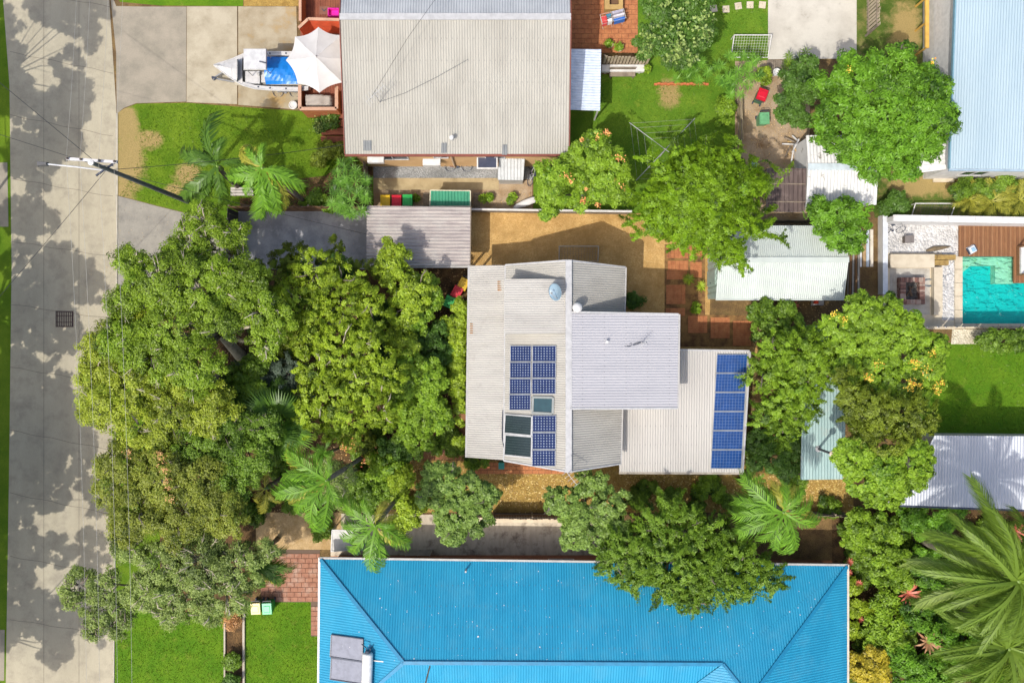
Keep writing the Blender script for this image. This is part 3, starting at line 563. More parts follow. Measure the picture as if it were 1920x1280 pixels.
# --- D: blue hip-roofed house
D = T('house', 'long house with bright blue corrugated hip roof', 'house', P(1090, 1200)); ze = 2.8; s = .42
a = P(601, 1048, ze); b = P(1588, 1061, ze); yb = a.y - 10.4
r0 = V((a.x + 5.2, a.y - 5.2 - .02, ze + 5.2 * s)); ap = V((b.x - 6.55, b.y - 6.55, ze + 6.55 * s)); r1 = V((ap.x - 1.35, r0.y - .1, r0.z + .0))
def fitz(p): return V((p.x, p.y, ze + s * ((a.y + (b.y - a.y) * (p.x - a.x) / (b.x - a.x)) - p.y)))
r0, r1, ap = fitz(r0), fitz(r1), fitz(ap)
roof(D, 'roof', [r0, r1, b, a], (0, 1, -s), M['blue'], .15, .026); roof(D, 'roof', [r1, ap, b], (0, 1, -s), M['blue'], .15, .026)
sw = V((a.x - .1, 2 * r0.y - a.y, ze)); roof(D, 'roof', [sw, r0, a], (1, 0, s), M['blue'], .15, .026)
wy = -34.0; se = V((b.x, wy, ze)); ap2 = V((ap.x, wy, ap.z)); roof(D, 'roof', [b, ap, ap2, se], (1, 0, -s), M['blue'], .15, .026)
wx = ap.x - (ap.z - ze) / s; vx = V((wx, sw.y, ze)); roof(D, 'roof', [r0, sw, vx, r1], (0, 1, s), M['blue'], .15, .026)
roof(D, 'roof', [ap, r1, vx, V((wx, wy, ze)), ap2], (1, 0, s), M['blue'], .15, .026)
BC = plain('blue_cap', (.010, .20, .37), .45)
for p_, q_ in ((a, r0), (r0, r1), (r1, ap), (b, ap), (ap, ap2), (sw, r0)): strip(D, 'ridge_cap', p_ + V((0, 0, .05)), q_ + V((0, 0, .05)), .2, .04, BC)
strip(D, 'gutter', a + V((-.06, .07, -.05)), b + V((.06, .07, -.05)), .12, .12, M['gut']); strip(D, 'gutter', a + V((-.07, .1, -.05)), sw + V((-.07, 0, -.05)), .12, .12, M['trim']); strip(D, 'gutter', b + V((.07, .1, -.05)), se + V((.07, 0, -.05)), .12, .12, M['cream'])
mb = MB(); mb.box(a.x+.5, wx+.5, sw.y+.5, a.y-.5, 0, 2.7); mb.box(wx+.52, b.x-.5, wy, b.y-.4, 0, 2.69); O('wall', mb, M['brickwall'], D); windows(D, [(x, a.y-.5, 1, 1.6, 1.2) for x in (-7, -2, 3)], 'n'); windows(D, [(a.x+.5, y, 1, 1.6, 1.2) for y in (-16, -20)], 'w')
zB = lambda x, y: fitz(V((x, y, 0))).z; zBw = lambda x, y: ze + s * (x - a.x); zBs = lambda x, y: ze + s * (y - sw.y)
mb = MB(); p = PZ(874, 1067, zB); mb.tube([p, p + V((0, 0, .5))], .055, 10); O('vent_pipe', mb, plain('pvc_grey', (.52, .50, .50), .5), D)
g = np.random.default_rng(3); mb = MB()                                       # bird droppings and fallen petals on the blue sheets
for k in range(230):
    x, y = g.uniform(615, 1570), 1055 + 185 * g.random()
    if y < 1052 + (755 - x) * 1.28 + 6 or y < 1065 + (x - 1420) * -.0 and x > 1575: continue
    if x > 1430 and (y - 1065) > (1580 - x) * 1.32: continue
    p = PZ(x, y, zB) + V((0, 0, .046)); r = abs(g.normal(0, .013)) + .009; ang = g.random() * 6.28; sl = -s
    mb.add([(p.x + r * math.cos(ang + q * 1.257) * g.uniform(.6, 1.4), p.y + (dy := r * math.sin(ang + q * 1.257)), p.z + sl * dy) for q in range(5)], [(0, 1, 2, 3, 4)])
o = O('bird_dropping', mb, plain('droppings', (.75, .76, .76), .9), D); o['kind'] = 'stuff'
# roof screws in rows along the purlins
SCREW = plain('screw_heads', (.16, .15, .15), .6)
def screws(par, zf, x0, x1, y0, y1, along, step, gap, dz):
    mb = MB(); u = (y0 if along == 'x' else x0) + .4
    while u < (y1 if along == 'x' else x1):
        v = (x0 if along == 'x' else y0) + .1
        while v < (x1 if along == 'x' else y1):
            x, y = (v, u) if along == 'x' else (u, v); z = [zf(x + a, y + b) + dz for a, b in ((-.014, -.018), (.014, -.018), (.014, .018), (-.014, .018))]
            mb.add([(x - .014, y - .018, z[0]), (x + .014, y - .018, z[1]), (x + .014, y + .018, z[2]), (x - .014, y + .018, z[3])], [(0, 1, 2, 3)]); v += step
        u += gap
    o = O('roof_screws', mb, SCREW, par); o['kind'] = 'stuff'
screws(A, zA, xa + .1, xb - .1, ye, yr - .3, 'x', .30, 1.15, .05)
screws(D, zB, -5.8, 11.5, r0.y + .3, -13.3, 'x', .32, 1.05, .056)
screws(C, zS, SQ[0].x + .3, SQ[1].x - .1, SQ[0].y + .1, SQ[3].y - .2, 'y', .30, 1.2, .05)
screws(C, zL, LQ[0].x + .8, LQ[1].x - 2.4, LQ[0].y + .1, LQ[0].y + 3.3, 'x', .30, 1.1, .05)
# solar hot water on blue roof
t = T('solar_water_heater', 'solar hot water unit with grey collectors and white tank on the blue roof', 'water heater', PZ(660, 1235, zBw))
for y0, y1 in ((1188, 1226), (1231, 1268)):
    q = [PZ(x, y, zBw) + V((0, 0, .1)) for x, y in ((620, y1 + 3), (680, y1 + 12), (681, y0 + 8), (622, y0))]; mb = MB(); mb.slab(q, .08); cp = O('collector', mb, plain('collector_grey', (.25, .26, .31), .25, spec=.5), t); mb = MB()
    for i in range(4): mb.bar(q[i], q[(i+1) % 4], .05, .09)
    O('collector_frame', mb, plain('dark_alu', (.10, .11, .14), .4), cp)
p0, p1 = PZ(692, 1218, zBw) + V((0, 0, .38)), PZ(688, 1330, zBw) + V((0, 0, .38)); mb = MB(); d = (p1 - p0).normalized(); mb.tube([p0, p0 + d * .05, p0 + d * .12, p1 - d * .12, p1 - d * .05, p1], [.18, .27, .30, .30, .27, .18], 20); O('tank', mb, plain('tank_white', (.80, .79, .76), .35), t, smooth=True)
mb = MB(); mb.tube([p0 - d * .02, p0 - d * .12], [.16, .14], 12); mb.tube([p0 - d * .1 + V((.1, 0, 0)), p0 - d * .25 + V((.15, 0, .1)), p0 - d * .25 + V((.2, 0, -.2))], .035, 6); mb.tube([p0 - d * .1 + V((-.1, 0, 0)), p0 - d * .3 + V((-.1, 0, .05)), p0 - d * .32 + V((-.4, .1, -.2))], .03, 6); O('pipework', mb, DARKF, t)
for k in (.15, .75): c = p0.lerp(p1, k); mb = MB(); mb.bar(c + V((-.3, 0, -.3)), c + V((.9, 0, -.02)), .06, .04); O('strap', mb, M['trim'], t)
# --- E: pale blue-roofed house top right
E2 = T('house', 'house with pale blue corrugated roof at the top right edge', 'house', P(1850, 200)); zR = lambda x, y: 3.7 + .07 * (y - 9.5)
a = PZ(1781, 316, zR); b = PZ(1990, 318, zR); c = PZ(1990, -160, zR); d = PZ(1798, -160, zR)
roof(E2, 'roof', [a, b, c, d], (0, 1, .07), M['pblue'], .16, .035); strip(E2, 'gutter', a + V((-.05, -.07, -.05)), b + V((0, -.07, -.05)), .12, .12, plain('blue_gutter', (.30, .40, .48), .5)); strip(E2, 'bargeboard', a + V((-.04, 0, -.03)), d + V((-.04, 0, -.03)), .07, .2, plain('teal_barge', (.16, .30, .38), .5))
mb = MB(); mb.hexa([(a.x+.35, a.y+.15, 0), (b.x, a.y+.15, 0), (c.x, c.y, 0), (a.x+.35, c.y, 0)], [(a.x+.35, a.y+.15, 3.5), (b.x, a.y+.15, 3.5), (c.x, c.y, 4.4), (a.x+.35, c.y, 4.4)]); O('wall', mb, M['trim'], E2); windows(E2, [(a.x+2.5, a.y+.15, 1.2, 1.6, 1.2)], 's')
zz = lambda x, y: 2.6 - .12 * (a.x - x)
q = [PZ(1712, 325, zz), PZ(1776, 318, zz), PZ(1776, 235, zz), PZ(1740, 235, zz)]; roof(E2, 'porch_roof', q, (1, 0, .12), M['white'], .3, .02, square=True)
for k in range(2): mb = MB(); p = q[0 if k == 0 else 3]; mb.box(p.x+.1, p.x+.2, p.y+.1, p.y+.2, 0, p.z-.08); O('porch_post', mb, M['trim'], E2)
t = T('vent_flues', 'pair of grey flues on a pale slab beside the pale blue roof', 'flue', P(1768, 333)); mb = MB(); p = P(1768, 333); mb.box(p.x-.65, p.x+.65, p.y-.3, p.y+.35, .0, .12); O('slab', mb, M['sand'], t)
for dx in (-.1, .32): mb = MB(); x, y = p.x + dx, p.y + .05; mb.tube([(x, y, .12), (x, y, 3.1)], .14, 14); mb.lathe((x, y, 3.1), [(.14, 0), (.2, .02), (.2, .14), (.08, .2)], 14); O('flue', mb, plain('flue_grey', (.28, .29, .31), .35, metal=.5), t, smooth=False)
# --- F: pale green shed
t = T('garden_shed', 'pale green gable shed behind the brick path', 'shed', P(1460, 500)); ze2, zr2 = 2.35, 2.95; yr2 = P(0, 487, zr2).y; a = P(1343, 423, ze2); b = P(1583, 423, ze2); c = P(1582, 560, ze2); d = P(1340, 557, ze2)
rA, rB = V((a.x - .02, yr2, zr2)), V((b.x, yr2, zr2)); c.y = min(c.y, d.y); d.y = c.y; b.y = a.y; c.x = b.x; d.x = a.x - .03
roof(t, 'roof', [d, c, rB, rA], (0, 1, .2), M['shed'], .12, .03); roof(t, 'roof', [rA, rB, b, a], (0, 1, -.2), M['shed'], .12, .03); strip(t, 'ridge_cap', rA + V((-.02, 0, .04)), rB + V((.02, 0, .04)), .32, .03, M['shed'])
mb = MB(); pr = [(c.y + .1, 0), (a.y - .1, 0), (a.y - .1, ze2 - .06), (yr2, zr2 - .1), (c.y + .1, ze2 - .06)]; mb.hexa([(d.x + .1, y, z) for y, z in pr], [(b.x - .1, y, z) for y, z in pr]); O('wall', mb, plain('shed_wall', (.36, .47, .42), .5), t)
mb = MB()
for k in range(11): y = c.y + .25 + k * .36; mb.box(d.x + .06, d.x + .1, y, y + .14, .05, 2.2)
O('wall_ribs', mb, plain('shed_wall', (.36, .47, .42), .5), t); mb = MB(); mb.box(d.x + .04, d.x + .1, c.y + .9, c.y + 1.8, .05, 2.0); dd = O('door', mb, plain('shed_door', (.33, .44, .39), .5), t); mb = MB(); mb.box(d.x, d.x + .04, c.y + 1.0, c.y + 1.04, .95, 1.1); O('handle', mb, DARKF, dd); strip(t, 'gutter', d + V((0, -.05, -.04)), c + V((0, -.05, -.04)), .08, .08, M['shed'])
# --- G: white sheds and brown sheet roof
t = T('white_shed', 'white corrugated shed roof with mould streaks under the mango tree', 'shed', P(1570, 330)); ze3, zr3 = 2.3, 2.6; yr3 = P(0, 313, zr3).y; a = P(1513, 254, ze3); b = P(1645, 254, ze3); c = P(1643, 388, ze3); d = P(1511, 384, ze3)
rA, rB = V((d.x, yr3, zr3)), V((c.x, yr3, zr3)); a.x = d.x; b.x = c.x; c.y = d.y; b.y = a.y
roof(t, 'roof', [d, c, rB, rA], (0, 1, .13), M['white'], .2, .04); roof(t, 'roof', [rA, rB, b, a], (0, 1, -.2), M['white'], .2, .04); strip(t, 'ridge_cap', rA + V((0, 0, .04)), rB + V((0, 0, .04)), .4, .03, plain('cap_bluegrey', (.50, .58, .62), .5)); mb = MB(); mb.box(d.x+.1, c.x-.1, d.y+.1, a.y-.1, 0, 2.2); O('wall', mb, M['white'], t)
t = T('sheet_lean_to', 'lean-to of dark brown corrugated sheets beside the white shed', 'lean-to', P(1475, 357)); q = [P(1437, 397, 2.0), P(1509, 398, 2.2), P(1512, 316, 2.3), P(1439, 315, 2.1)]; roof(t, 'roof', q, (0, 1, 0), M['brownsheet'], .26, .06)
for f in (.36, .77): strip(t, 'batten', q[3].lerp(q[0], f) + V((0, 0, .06)), q[2].lerp(q[1], f) + V((0, 0, .06)), .06, .03, M['timberg'])
for p in (q[0], q[3]): mb = MB(); mb.box(p.x+.05, p.x+.13, p.y-.06, p.y+.02, 0, 1.95); O('post', mb, M['timberg'], t)
# --- H: silver shed right
t = T('long_shed', 'long silver corrugated roof at the right edge in tree shade', 'shed', P(1830, 890)); zH = lambda x, y: 2.9 + .04 * (y + 10); q = [PZ(1688, 946, zH), PZ(2010, 958, zH), PZ(2010, 818, zH), PZ(1752, 816, zH)]; roof(t, 'roof', q, (0, 1, .04), M['silver'], .17, .035); strip(t, 'gutter', q[0] + V((0, -.06, -.06)), q[1] + V((0, -.06, -.06)), .12, .12, DARKF)
mb = MB(); mb.hexa([(q[0].x+.2, q[0].y+.3, 0), (q[1].x, q[1].y+.3, 0), (q[2].x, q[2].y-.2, 0), (q[3].x+.2, q[3].y-.2, 0)], [(q[0].x+.2, q[0].y+.3, 2.72), (q[1].x, q[1].y+.3, 2.72), (q[2].x, q[2].y-.2, 2.95), (q[3].x+.2, q[3].y-.2, 2.95)]); O('wall', mb, M['cream'], t)
# --- I: verdigris lean-to with flue
t = T('green_lean_to', 'faded blue-green corrugated lean-to between the eastern trees', 'lean-to', P(1540, 760)); zI = lambda x, y: 2.45 - .03 * (x - 17); q = [PZ(1501, 899, zI), PZ(1582, 898, zI), PZ(1590, 612, zI), PZ(1508, 610, zI)]; roof(t, 'roof', q, (0, 1, 0), M['verd'], .18, .04)
for p in q: mb = MB(); u = p.lerp(sum(q, V((0, 0, 0))) / 4, .06); mb.box(u.x-.04, u.x+.04, u.y-.04, u.y+.04, 0, 2.3); O('post', mb, M['timberg'], t)
t = T('flue_pipe', 'grey flue pipe with round cap on the blue-green lean-to', 'flue', PZ(1534, 841, zI)); p = ORG[t]; mb = MB(); mb.tube([p, p + V((0, 0, 2.1))], .075, 12); O('pipe', mb, plain('flue_dark', (.10, .10, .105), .5, metal=.3), t); mb = MB(); mb.lathe(p + V((0, 0, 2.1)), [(.07, 0), (.2, .05), (.19, .12), (.03, .2)], 14); O('cowl', mb, plain('cowl_tan', (.58, .46, .36), .5), t); mb = MB(); mb.lathe(p + V((0, 0, .02)), [(.2, 0), (.13, .06), (.08, .09)], 12); O('flashing', mb, M['cap'], t)
# ---------------------------------------------------------------- vegetation
def unit(a): return a / (np.linalg.norm(a, axis=1, keepdims=True) + 1e-9)
def leafquads(c, n, ax, Ln, Wd):
    n = unit(n); a = unit(ax - n * (ax * n).sum(1, keepdims=True)); b = np.cross(n, a)
    Ln = Ln[:, None]; Wd = Wd[:, None]
    return np.stack([c - a * Ln * .5, c + b * Wd * .5 - a * Ln * .05, c + a * Ln * .5 - n * Ln * .12, c - b * Wd * .5 - a * Ln * .05], 1).reshape(-1, 3)
def leaftris(c, n, ax, Ln, Wd):
    n = unit(n); a = unit(ax - n * (ax * n).sum(1, keepdims=True)); b = np.cross(n, a); Ln = Ln[:, None]; Wd = Wd[:, None]
    return np.stack([c - a * Ln * .4 - b * Wd * .62, c - a * Ln * .4 + b * Wd * .62, c + a * Ln * .6], 1).reshape(-1, 3)
STY = { # clump radius, clumps factor, leaves per clump, length, width, flat, style
 'fine':   (.29, 3.0, 92, .118, .056, .7),
 'feather':(.27, 2.4, 118, .135, .050, .7),
 'medium': (.24, 2.2, 82, .15, .078, .7),
 'broad':  (.27, 2.2, 50, .225, .082, .6),
 'round':  (.21, 2.4, 62, .14, .105, .6),
 'rosette':(.34, 1.6, 17, .46, .058, .3),
 'wisp':   (.34, 1.15, 80, .12, .04, .9),
}
def crown(lobes, sty, seed, dens=1.0, bias=0.0, flat=.72, spray=0.0, lsc=1.0):
    g = np.random.default_rng(seed); cr, kf, nl, ll, lw, fl = STY[sty]; ll *= lsc; lw *= lsc
    Cs, Ns, As, Ls, Ws, Ts = [], [], [], [], [], []; tips = []
    
    if sty != 'rosette':
        ex = []
        for (c, r) in lobes:
            ex.append((c, r * .80))
            if r > .35:
                a0 = g.random() * 6.28
                for k in range(5):
                    a = a0 + k * 1.257 + g.normal(0, .25); q = r * g.uniform(.30, .48); dd = r * g.uniform(.55, .78)
                    ex.append((V((c[0] + math.cos(a) * dd, c[1] + math.sin(a) * dd, c[2] + r * g.uniform(-.25, .30))), q))
        lobes = ex
    for (c, r) in lobes:
        c = np.array(c); nc = max(3, int(kf * dens * (r / cr) ** 2 * 1.05))
        d = g.normal(size=(nc, 3)); d[:, 2] = g.uniform(-.35, 1.0, nc) * 1.0; hz = np.sqrt(np.clip(1 - d[:, 2] ** 2, 0, 1)); an = g.random(nc) * 6.283
        d = np.stack([np.cos(an) * hz, np.sin(an) * hz, d[:, 2]], 1)
        rr = r * (g.uniform(.72, 1.16, nc) if sty in ('fine', 'feather', 'wisp') else g.uniform(.74, 1.06, nc)); cc = c + d * rr[:, None] * np.array([1, 1, flat])
        ltint = g.normal(0, .12)
        for k in range(nc):
            s = cr * g.uniform(.65, 1.35); n = max(4, int(nl * (s / cr) ** 1.6 * g.uniform(.7, 1.2)))
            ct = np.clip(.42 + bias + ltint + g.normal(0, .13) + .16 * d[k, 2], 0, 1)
            if sty == 'rosette':
                m = 1
                for q in range(m):
                    h = g.normal(size=3) * s * .25; h[2] *= .35; ctr = cc[k] + h
                    a = np.arange(n // m * 1.0) * 2.399 + g.random() * 6; el = g.uniform(-.05, .55, len(a))
                    ax = np.stack([np.cos(a) * np.cos(el), np.sin(a) * np.cos(el), np.sin(el)], 1)
                    L_ = ll * g.uniform(.7, 1.1, len(a))
                    nn = np.stack([-np.cos(a) * np.sin(el), -np.sin(a) * np.sin(el), np.cos(el)], 1)
                    Cs.append(ctr + ax * L_[:, None] * .5); Ns.append(nn); As.append(ax); Ls.append(L_); Ws.append(np.full(len(a), lw)); Ts.append(np.clip(ct + g.normal(0, .12, len(a)), 0, 1))
                tips.append(cc[k]); continue
            if spray:
                out = d[k] * np.array([1, 1, .35]) + g.normal(size=3) * .35 + np.array([0, 0, -.15]); out /= np.linalg.norm(out)
                tt = g.random(n); q = cc[k] + out * (tt * s * 2.6 * spray)[:, None] + g.normal(size=(n, 3)) * s * .28 * (1.1 - tt[:, None] * .7) + np.array([0, 0, -1]) * (tt ** 2 * s * .6)[:, None]
                ax = out + g.normal(size=(n, 3)) * .6
            else:
                q = g.normal(size=(n, 3)); q = q / (np.linalg.norm(q, axis=1, keepdims=True) + 1e-9) * (g.random((n, 1)) ** .45) * s; q[:, 2] *= fl; q = q + cc[k]
                ax = g.normal(size=(n, 3))
            nn = .55 * d[k] + .55 * (q - cc[k]) / s + np.array([0, 0, .7]) + g.normal(size=(n, 3)) * .42
            Cs.append(q); Ns.append(nn); As.append(ax); Ls.append(ll * g.uniform(.65, 1.35, n)); Ws.append(lw * g.uniform(.7, 1.25, n))
            Ts.append(np.clip(ct + g.normal(0, .10, n), 0, 1)); tips.append(cc[k])
    C = np.concatenate(Cs); vv = (leafquads if sty in ('rosette', 'broad') else leaftris)(C, np.concatenate(Ns), np.concatenate(As), np.concatenate(Ls), np.concatenate(Ws))
    return vv, np.concatenate(Ts), tips
NLEAF = [0]
def lob(lobes, z):
    out = []
    for l in lobes:
        zz = z + (l[3] if len(l) > 3 else 0); out.append((P(l[0], l[1], zz), l[2] / SC * (1 - zz / HC)))
    return out
BARK = {'pale': mat('pale_bark', (.60, .54, .41), (.42, .36, .26), 5, .85, fine=30, famt=.4, bump=.01), 'grey': mat('grey_bark', (.26, .22, .17), (.15, .125, .10), 5, .9, fine=30, famt=.4, bump=.01),
        'brown': mat('brown_bark', (.15, .10, .06), (.09, .06, .04), 5, .9, fine=30, famt=.4, bump=.01)}
def flowerpart(root, lobes, n, m, seed, spots=None, size=.12, per=26, rad=.2):
    g = np.random.default_rng(seed); Cs = []
    pts = [np.array(P(x, y, z)) for x, y, z in spots] if spots else []
    for _ in range(n):
        c, r = lobes[g.integers(len(lobes))]; a = g.random() * 6.28; u = g.uniform(.1, .9)
        pts.append(np.array(c) + np.array([math.cos(a) * u * r, math.sin(a) * u * r, math.sqrt(1 - u * u) * r * .78]))
    for p in pts: Cs.append(p + g.normal(size=(per, 3)) * rad * g.uniform(.5, 1.1))
    C = np.concatenate(Cs); k = len(C)
    vv = leafquads(C, g.normal(size=(k, 3)) * .5 + np.array([0, 0, 1]), g.normal(size=(k, 3)), size * g.uniform(.7, 1.3, k), size * .7 * g.uniform(.7, 1.3, k)) - np.array(ORG[root])
    link('flowers', raw_mesh('flowers', vv, 4, g.random(k)), m, root, kind='stuff')
def tree(name, label, lobes, z, sty, m, cat='tree', base=None, bark='grey', seed=1, tr=.14, twigs=0, dens=1.0, bias=0, flat=.72, spray=0, group=None, limbs=True, flowers=None, lsc=1.0, hb=.3):
    L_ = lob(lobes, z); g = random.Random(seed)
    w = [r * r for _, r in L_]; cx = sum((c.x * q for (c, r), q in zip(L_, w))) / sum(w); cy = sum((c.y * q for (c, r), q in zip(L_, w))) / sum(w)
    b = P(*base) if base else V((cx, cy, 0))
    t = T(name, label, cat, b, group)
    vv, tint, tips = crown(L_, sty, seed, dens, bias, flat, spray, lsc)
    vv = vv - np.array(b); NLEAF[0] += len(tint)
    link('crown', raw_mesh('crown', vv, len(vv) // len(tint), tint), m, t)
    if limbs:
        mb = MB(); top = V((cx, cy, z * .62)); fork = b.lerp(top, .6) + V((g.uniform(-.2, .2), g.uniform(-.2, .2), 0)); fork.z = z * .42
        mb.tube([b + V((0, 0, -.05)), b.lerp(fork, .35) + V((g.uniform(-.1, .1), g.uniform(-.1, .1), 0)), fork], [tr * 1.35, tr * 1.05, tr * .9], 8); O('trunk', mb, BARK[bark], t, smooth=True)
        mb = MB()
        for c, r in L_:
            e = c + V((0, 0, -.1 * r)); mid = fork.lerp(e, .5) + V((g.uniform(-.35, .35), g.uniform(-.35, .35), g.uniform(.0, .5)))
            mb.tube([fork, fork.lerp(mid, .5) + V((0, 0, .1)), mid, e], [tr * .62, tr * .5, tr * .36, tr * .14], 6)
        if tips and twigs:
            for p in g.sample(tips, min(int(twigs * 1.7), len(tips))):
                p = V(p); c, r = min(L_, key=lambda q: (q[0] - p).length); s = c.lerp(p, .2); e = c.lerp(p, 1.2) + V((0, 0, .22))
                md = s.lerp(e, .55) + V((g.uniform(-.16, .16), g.uniform(-.16, .16), g.uniform(0, .15)))
                mb.tube([s, md, e], [.046, .036, .012], 4)
                for _ in range(2):
                    f = md.lerp(e, g.random() * .6); mb.tube([f, f + (e - md) * .5 + V((g.uniform(-.22, .22), g.uniform(-.22, .22), g.uniform(0, .12)))], [.018, .008], 4)
        O('branches', mb, BARK[bark], t, smooth=True)
    if flowers: flowerpart(t, L_, *flowers[:2], seed + 5, *(flowers[2:]))
    return t
LM = {}
def lm(k, *a, **kw): LM[k] = leafmat('leaf_' + k, *[tuple(min(.9, x * k_ * (j_ if c[1] > c[0] else 1)) for x, j_ in zip(c, (.90, 1.0, 1.0))) for c, k_ in zip(a, (1.05, 1.5, 1.28))], **kw)
lm('euc', (.045, .080, .005), (.215, .285, .020), (.110, .178, .009))
lm('eucy', (.055, .085, .005), (.32, .34, .030), (.155, .205, .011))
lm('brownish', (.045, .068, .008), (.23, .235, .030), (.105, .150, .014))
lm('pale', (.050, .080, .014), (.25, .29, .075), (.125, .175, .030))
lm('lime', (.050, .090, .004), (.30, .36, .025), (.150, .220, .011))
lm('bright', (.030, .072, .005), (.22, .31, .022), (.095, .172, .011))
lm('mango', (.025, .068, .005), (.145, .27, .018), (.066, .150, .009))
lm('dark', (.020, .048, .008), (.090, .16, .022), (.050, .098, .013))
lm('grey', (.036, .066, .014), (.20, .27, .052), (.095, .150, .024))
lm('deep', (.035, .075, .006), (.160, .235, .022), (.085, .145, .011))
lm('frang', (.022, .060, .010), (.33, .38, .11), (.060, .120, .014))
lm('star', (.025, .075, .008), (.15, .28, .030), (.065, .150, .014))
lm('yel', (.09, .085, .008), (.42, .35, .03), (.23, .20, .016))
lm('poin', (.036, .076, .003), (.19, .285, .012), (.085, .160, .005))
lm('blue', (.030, .042, .030), (.13, .16, .115), (.07, .095, .065))
lm('olive', (.050, .070, .006), (.20, .23, .022), (.105, .140, .010))
lm('flame', (.55, .16, .03), (.95, .55, .06), (.85, .36, .05), trans=.2)
lm('coral', (.55, .12, .08), (.80, .34, .10), (.75, .22, .08), trans=.2)
lm('dead', (.30, .14, .05), (.46, .26, .10), trans=.1)
lm('palm', (.030, .085, .008), (.15, .27, .02), (.075, .165, .010), rough=.45)
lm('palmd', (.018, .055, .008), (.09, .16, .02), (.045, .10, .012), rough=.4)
lm('palmy', (.08, .10, .010), (.30, .29, .04), (.17, .20, .018), rough=.5)
lm('palmb', (.035, .070, .006), (.16, .22, .025), (.080, .135, .010), rough=.5)
# --- street trees on the far verge; only their shadows reach the picture
for i, (x, y, s) in enumerate([(-262, 120, 1.0), (-255, 330, .85), (-275, 640, 1.1), (-245, 900, 1.1), (-230, 1120, 1.2), (-220, 1340, 1.0)]):
    g = random.Random(i + 40); lobes = [(x + g.uniform(-120, 110) * s, y + g.uniform(-130, 130) * s, g.uniform(34, 60) * s, g.uniform(-1.5, 1.2)) for _ in range(15)]
    tree('street_tree', 'tall verge tree standing beyond the left edge of the road, number %s from the top' % ['one', 'two', 'three', 'four', 'five', 'six'][i], lobes, 9.0, 'fine', LM['euc'], bark='pale', seed=60 + i, tr=.085, twigs=12, dens=.55, lsc=1.65, group='street trees across the road')
# --- western grove
tree('paperbark_tree', 'pale-limbed paperbark beside the side driveway gate', [(385, 415, 38), (355, 455, 45), (410, 462, 50), (330, 478, 30), (440, 440, 25), (372, 490, 40)], 7, 'fine', LM['euc'], base=(470, 500), bark='pale', seed=11, twigs=26, dens=.72)
tree('paperbark_tree', 'broad spreading paperbark hanging over the road above the drain grate', [(245, 495, 36), (300, 530, 60), (375, 545, 62), (238, 560, 36), (455, 525, 46), (490, 585, 40), (325, 620, 66), (232, 640, 48), (415, 605, 40), (370, 690, 52), (500, 640, 34), (285, 665, 58), (520, 600, 30), (330, 560, 40), (420, 540, 40)], 8, 'fine', LM['euc'], base=(452, 668), bark='pale', seed=12, tr=.3, twigs=60)
tree('paperbark_tree', 'yellow-green paperbark leaning furthest out over the road', [(200, 650, 44), (185, 695, 40), (245, 720, 66), (200, 758, 48), (330, 765, 62), (262, 800, 52), (395, 770, 52), (330, 712, 40), (240, 600, 30)], 7.5, 'fine', LM['eucy'], base=(410, 710), bark='pale', seed=13, tr=.24, twigs=36)
tree('gum_tree', 'dark shaggy gum tree with olive foliage below the yellow paperbark', [(420, 815, 50), (360, 840, 48), (470, 860, 42), (500, 800, 34), (440, 900, 46), (300, 838, 40)], 7, 'fine', LM['deep'], bark='grey', seed=14, tr=.2, twigs=14)
tree('gum_tree', 'brownish gum tree with dead orange sprays over the road edge', [(225, 868, 44), (295, 890, 56), (365, 900, 52), (205, 920, 34), (262, 950, 56), (340, 960, 58), (415, 955, 48), (238, 990, 34)], 7.5, 'fine', LM['brownish'], bark='grey', seed=15, tr=.22, twigs=16, flowers=(0, LM['dead'], [(241, 848, 8.9), (302, 862, 9), (308, 880, 9), (312, 900, 9), (316, 915, 9), (318, 935, 9), (298, 850, 8.9)], .08, 34, .15))
tree('paperbark_tree', 'sparse grey-green paperbark reaching a bare arm over the road', [(300, 1055, 50), (375, 1050, 56), (450, 1065, 44), (240, 1030, 30), (345, 1110, 52), (425, 1110, 46), (272, 1108, 40), (320, 1150, 26), (395, 1150, 26), (500, 1030, 24)], 6.5, 'fine', LM['pale'], base=(470, 1030), bark='pale', seed=16, tr=.2, twigs=70, dens=.85)
tree('paperbark_tree', 'thin olive paperbark hanging in the road gap by the corner lawn', [(150, 1098, 34), (180, 1150, 30), (136, 1125, 18), (215, 1170, 26), (195, 1120, 20), (178, 1180, 18), (235, 1130, 24), (205, 1085, 18)], 6.3, 'fine', LM['pale'], base=(300, 1085), bark='grey', seed=17, tr=.1, twigs=24, dens=.75)
# --- grove in front of the main house
tree('tea_tree', 'soft yellow-green tea tree in the middle of the front grove', [(590, 512, 40), (640, 525, 38), (560, 562, 44), (650, 575, 46), (605, 600, 42), (690, 560, 26), (700, 600, 30)], 6, 'feather', LM['lime'], bark='grey', seed=21, twigs=8, spray=.6)
tree('tea_tree', 'olive tea tree with shaded crown beside the dark driveway pad', [(510, 520, 40), (545, 485, 28), (490, 560, 34), (620, 480, 26), (680, 515, 26), (535, 600, 34), (525, 655, 28), (545, 630, 30)], 3.4, 'feather', LM['olive'], bark='grey', seed=22, spray=.6)
tree('tea_tree', 'large yellow-green tea tree spreading over the centre of the front garden', [(640, 650, 48), (600, 685, 44), (690, 645, 38), (620, 738, 52), (680, 720, 48), (600, 785, 40), (655, 790, 40), (722, 700, 36), (715, 770, 32), (575, 640, 30)], 6.5, 'feather', LM['lime'], bark='pale', seed=23, twigs=14, spray=.6)
tree('lilly_pilly', 'bright lime tree rising against the weathered carport roof', [(738, 478, 28), (748, 528, 34), (785, 540, 32), (762, 575, 34), (728, 500, 24)], 4.6, 'medium', LM['lime'], bark='grey', seed=24, twigs=4)
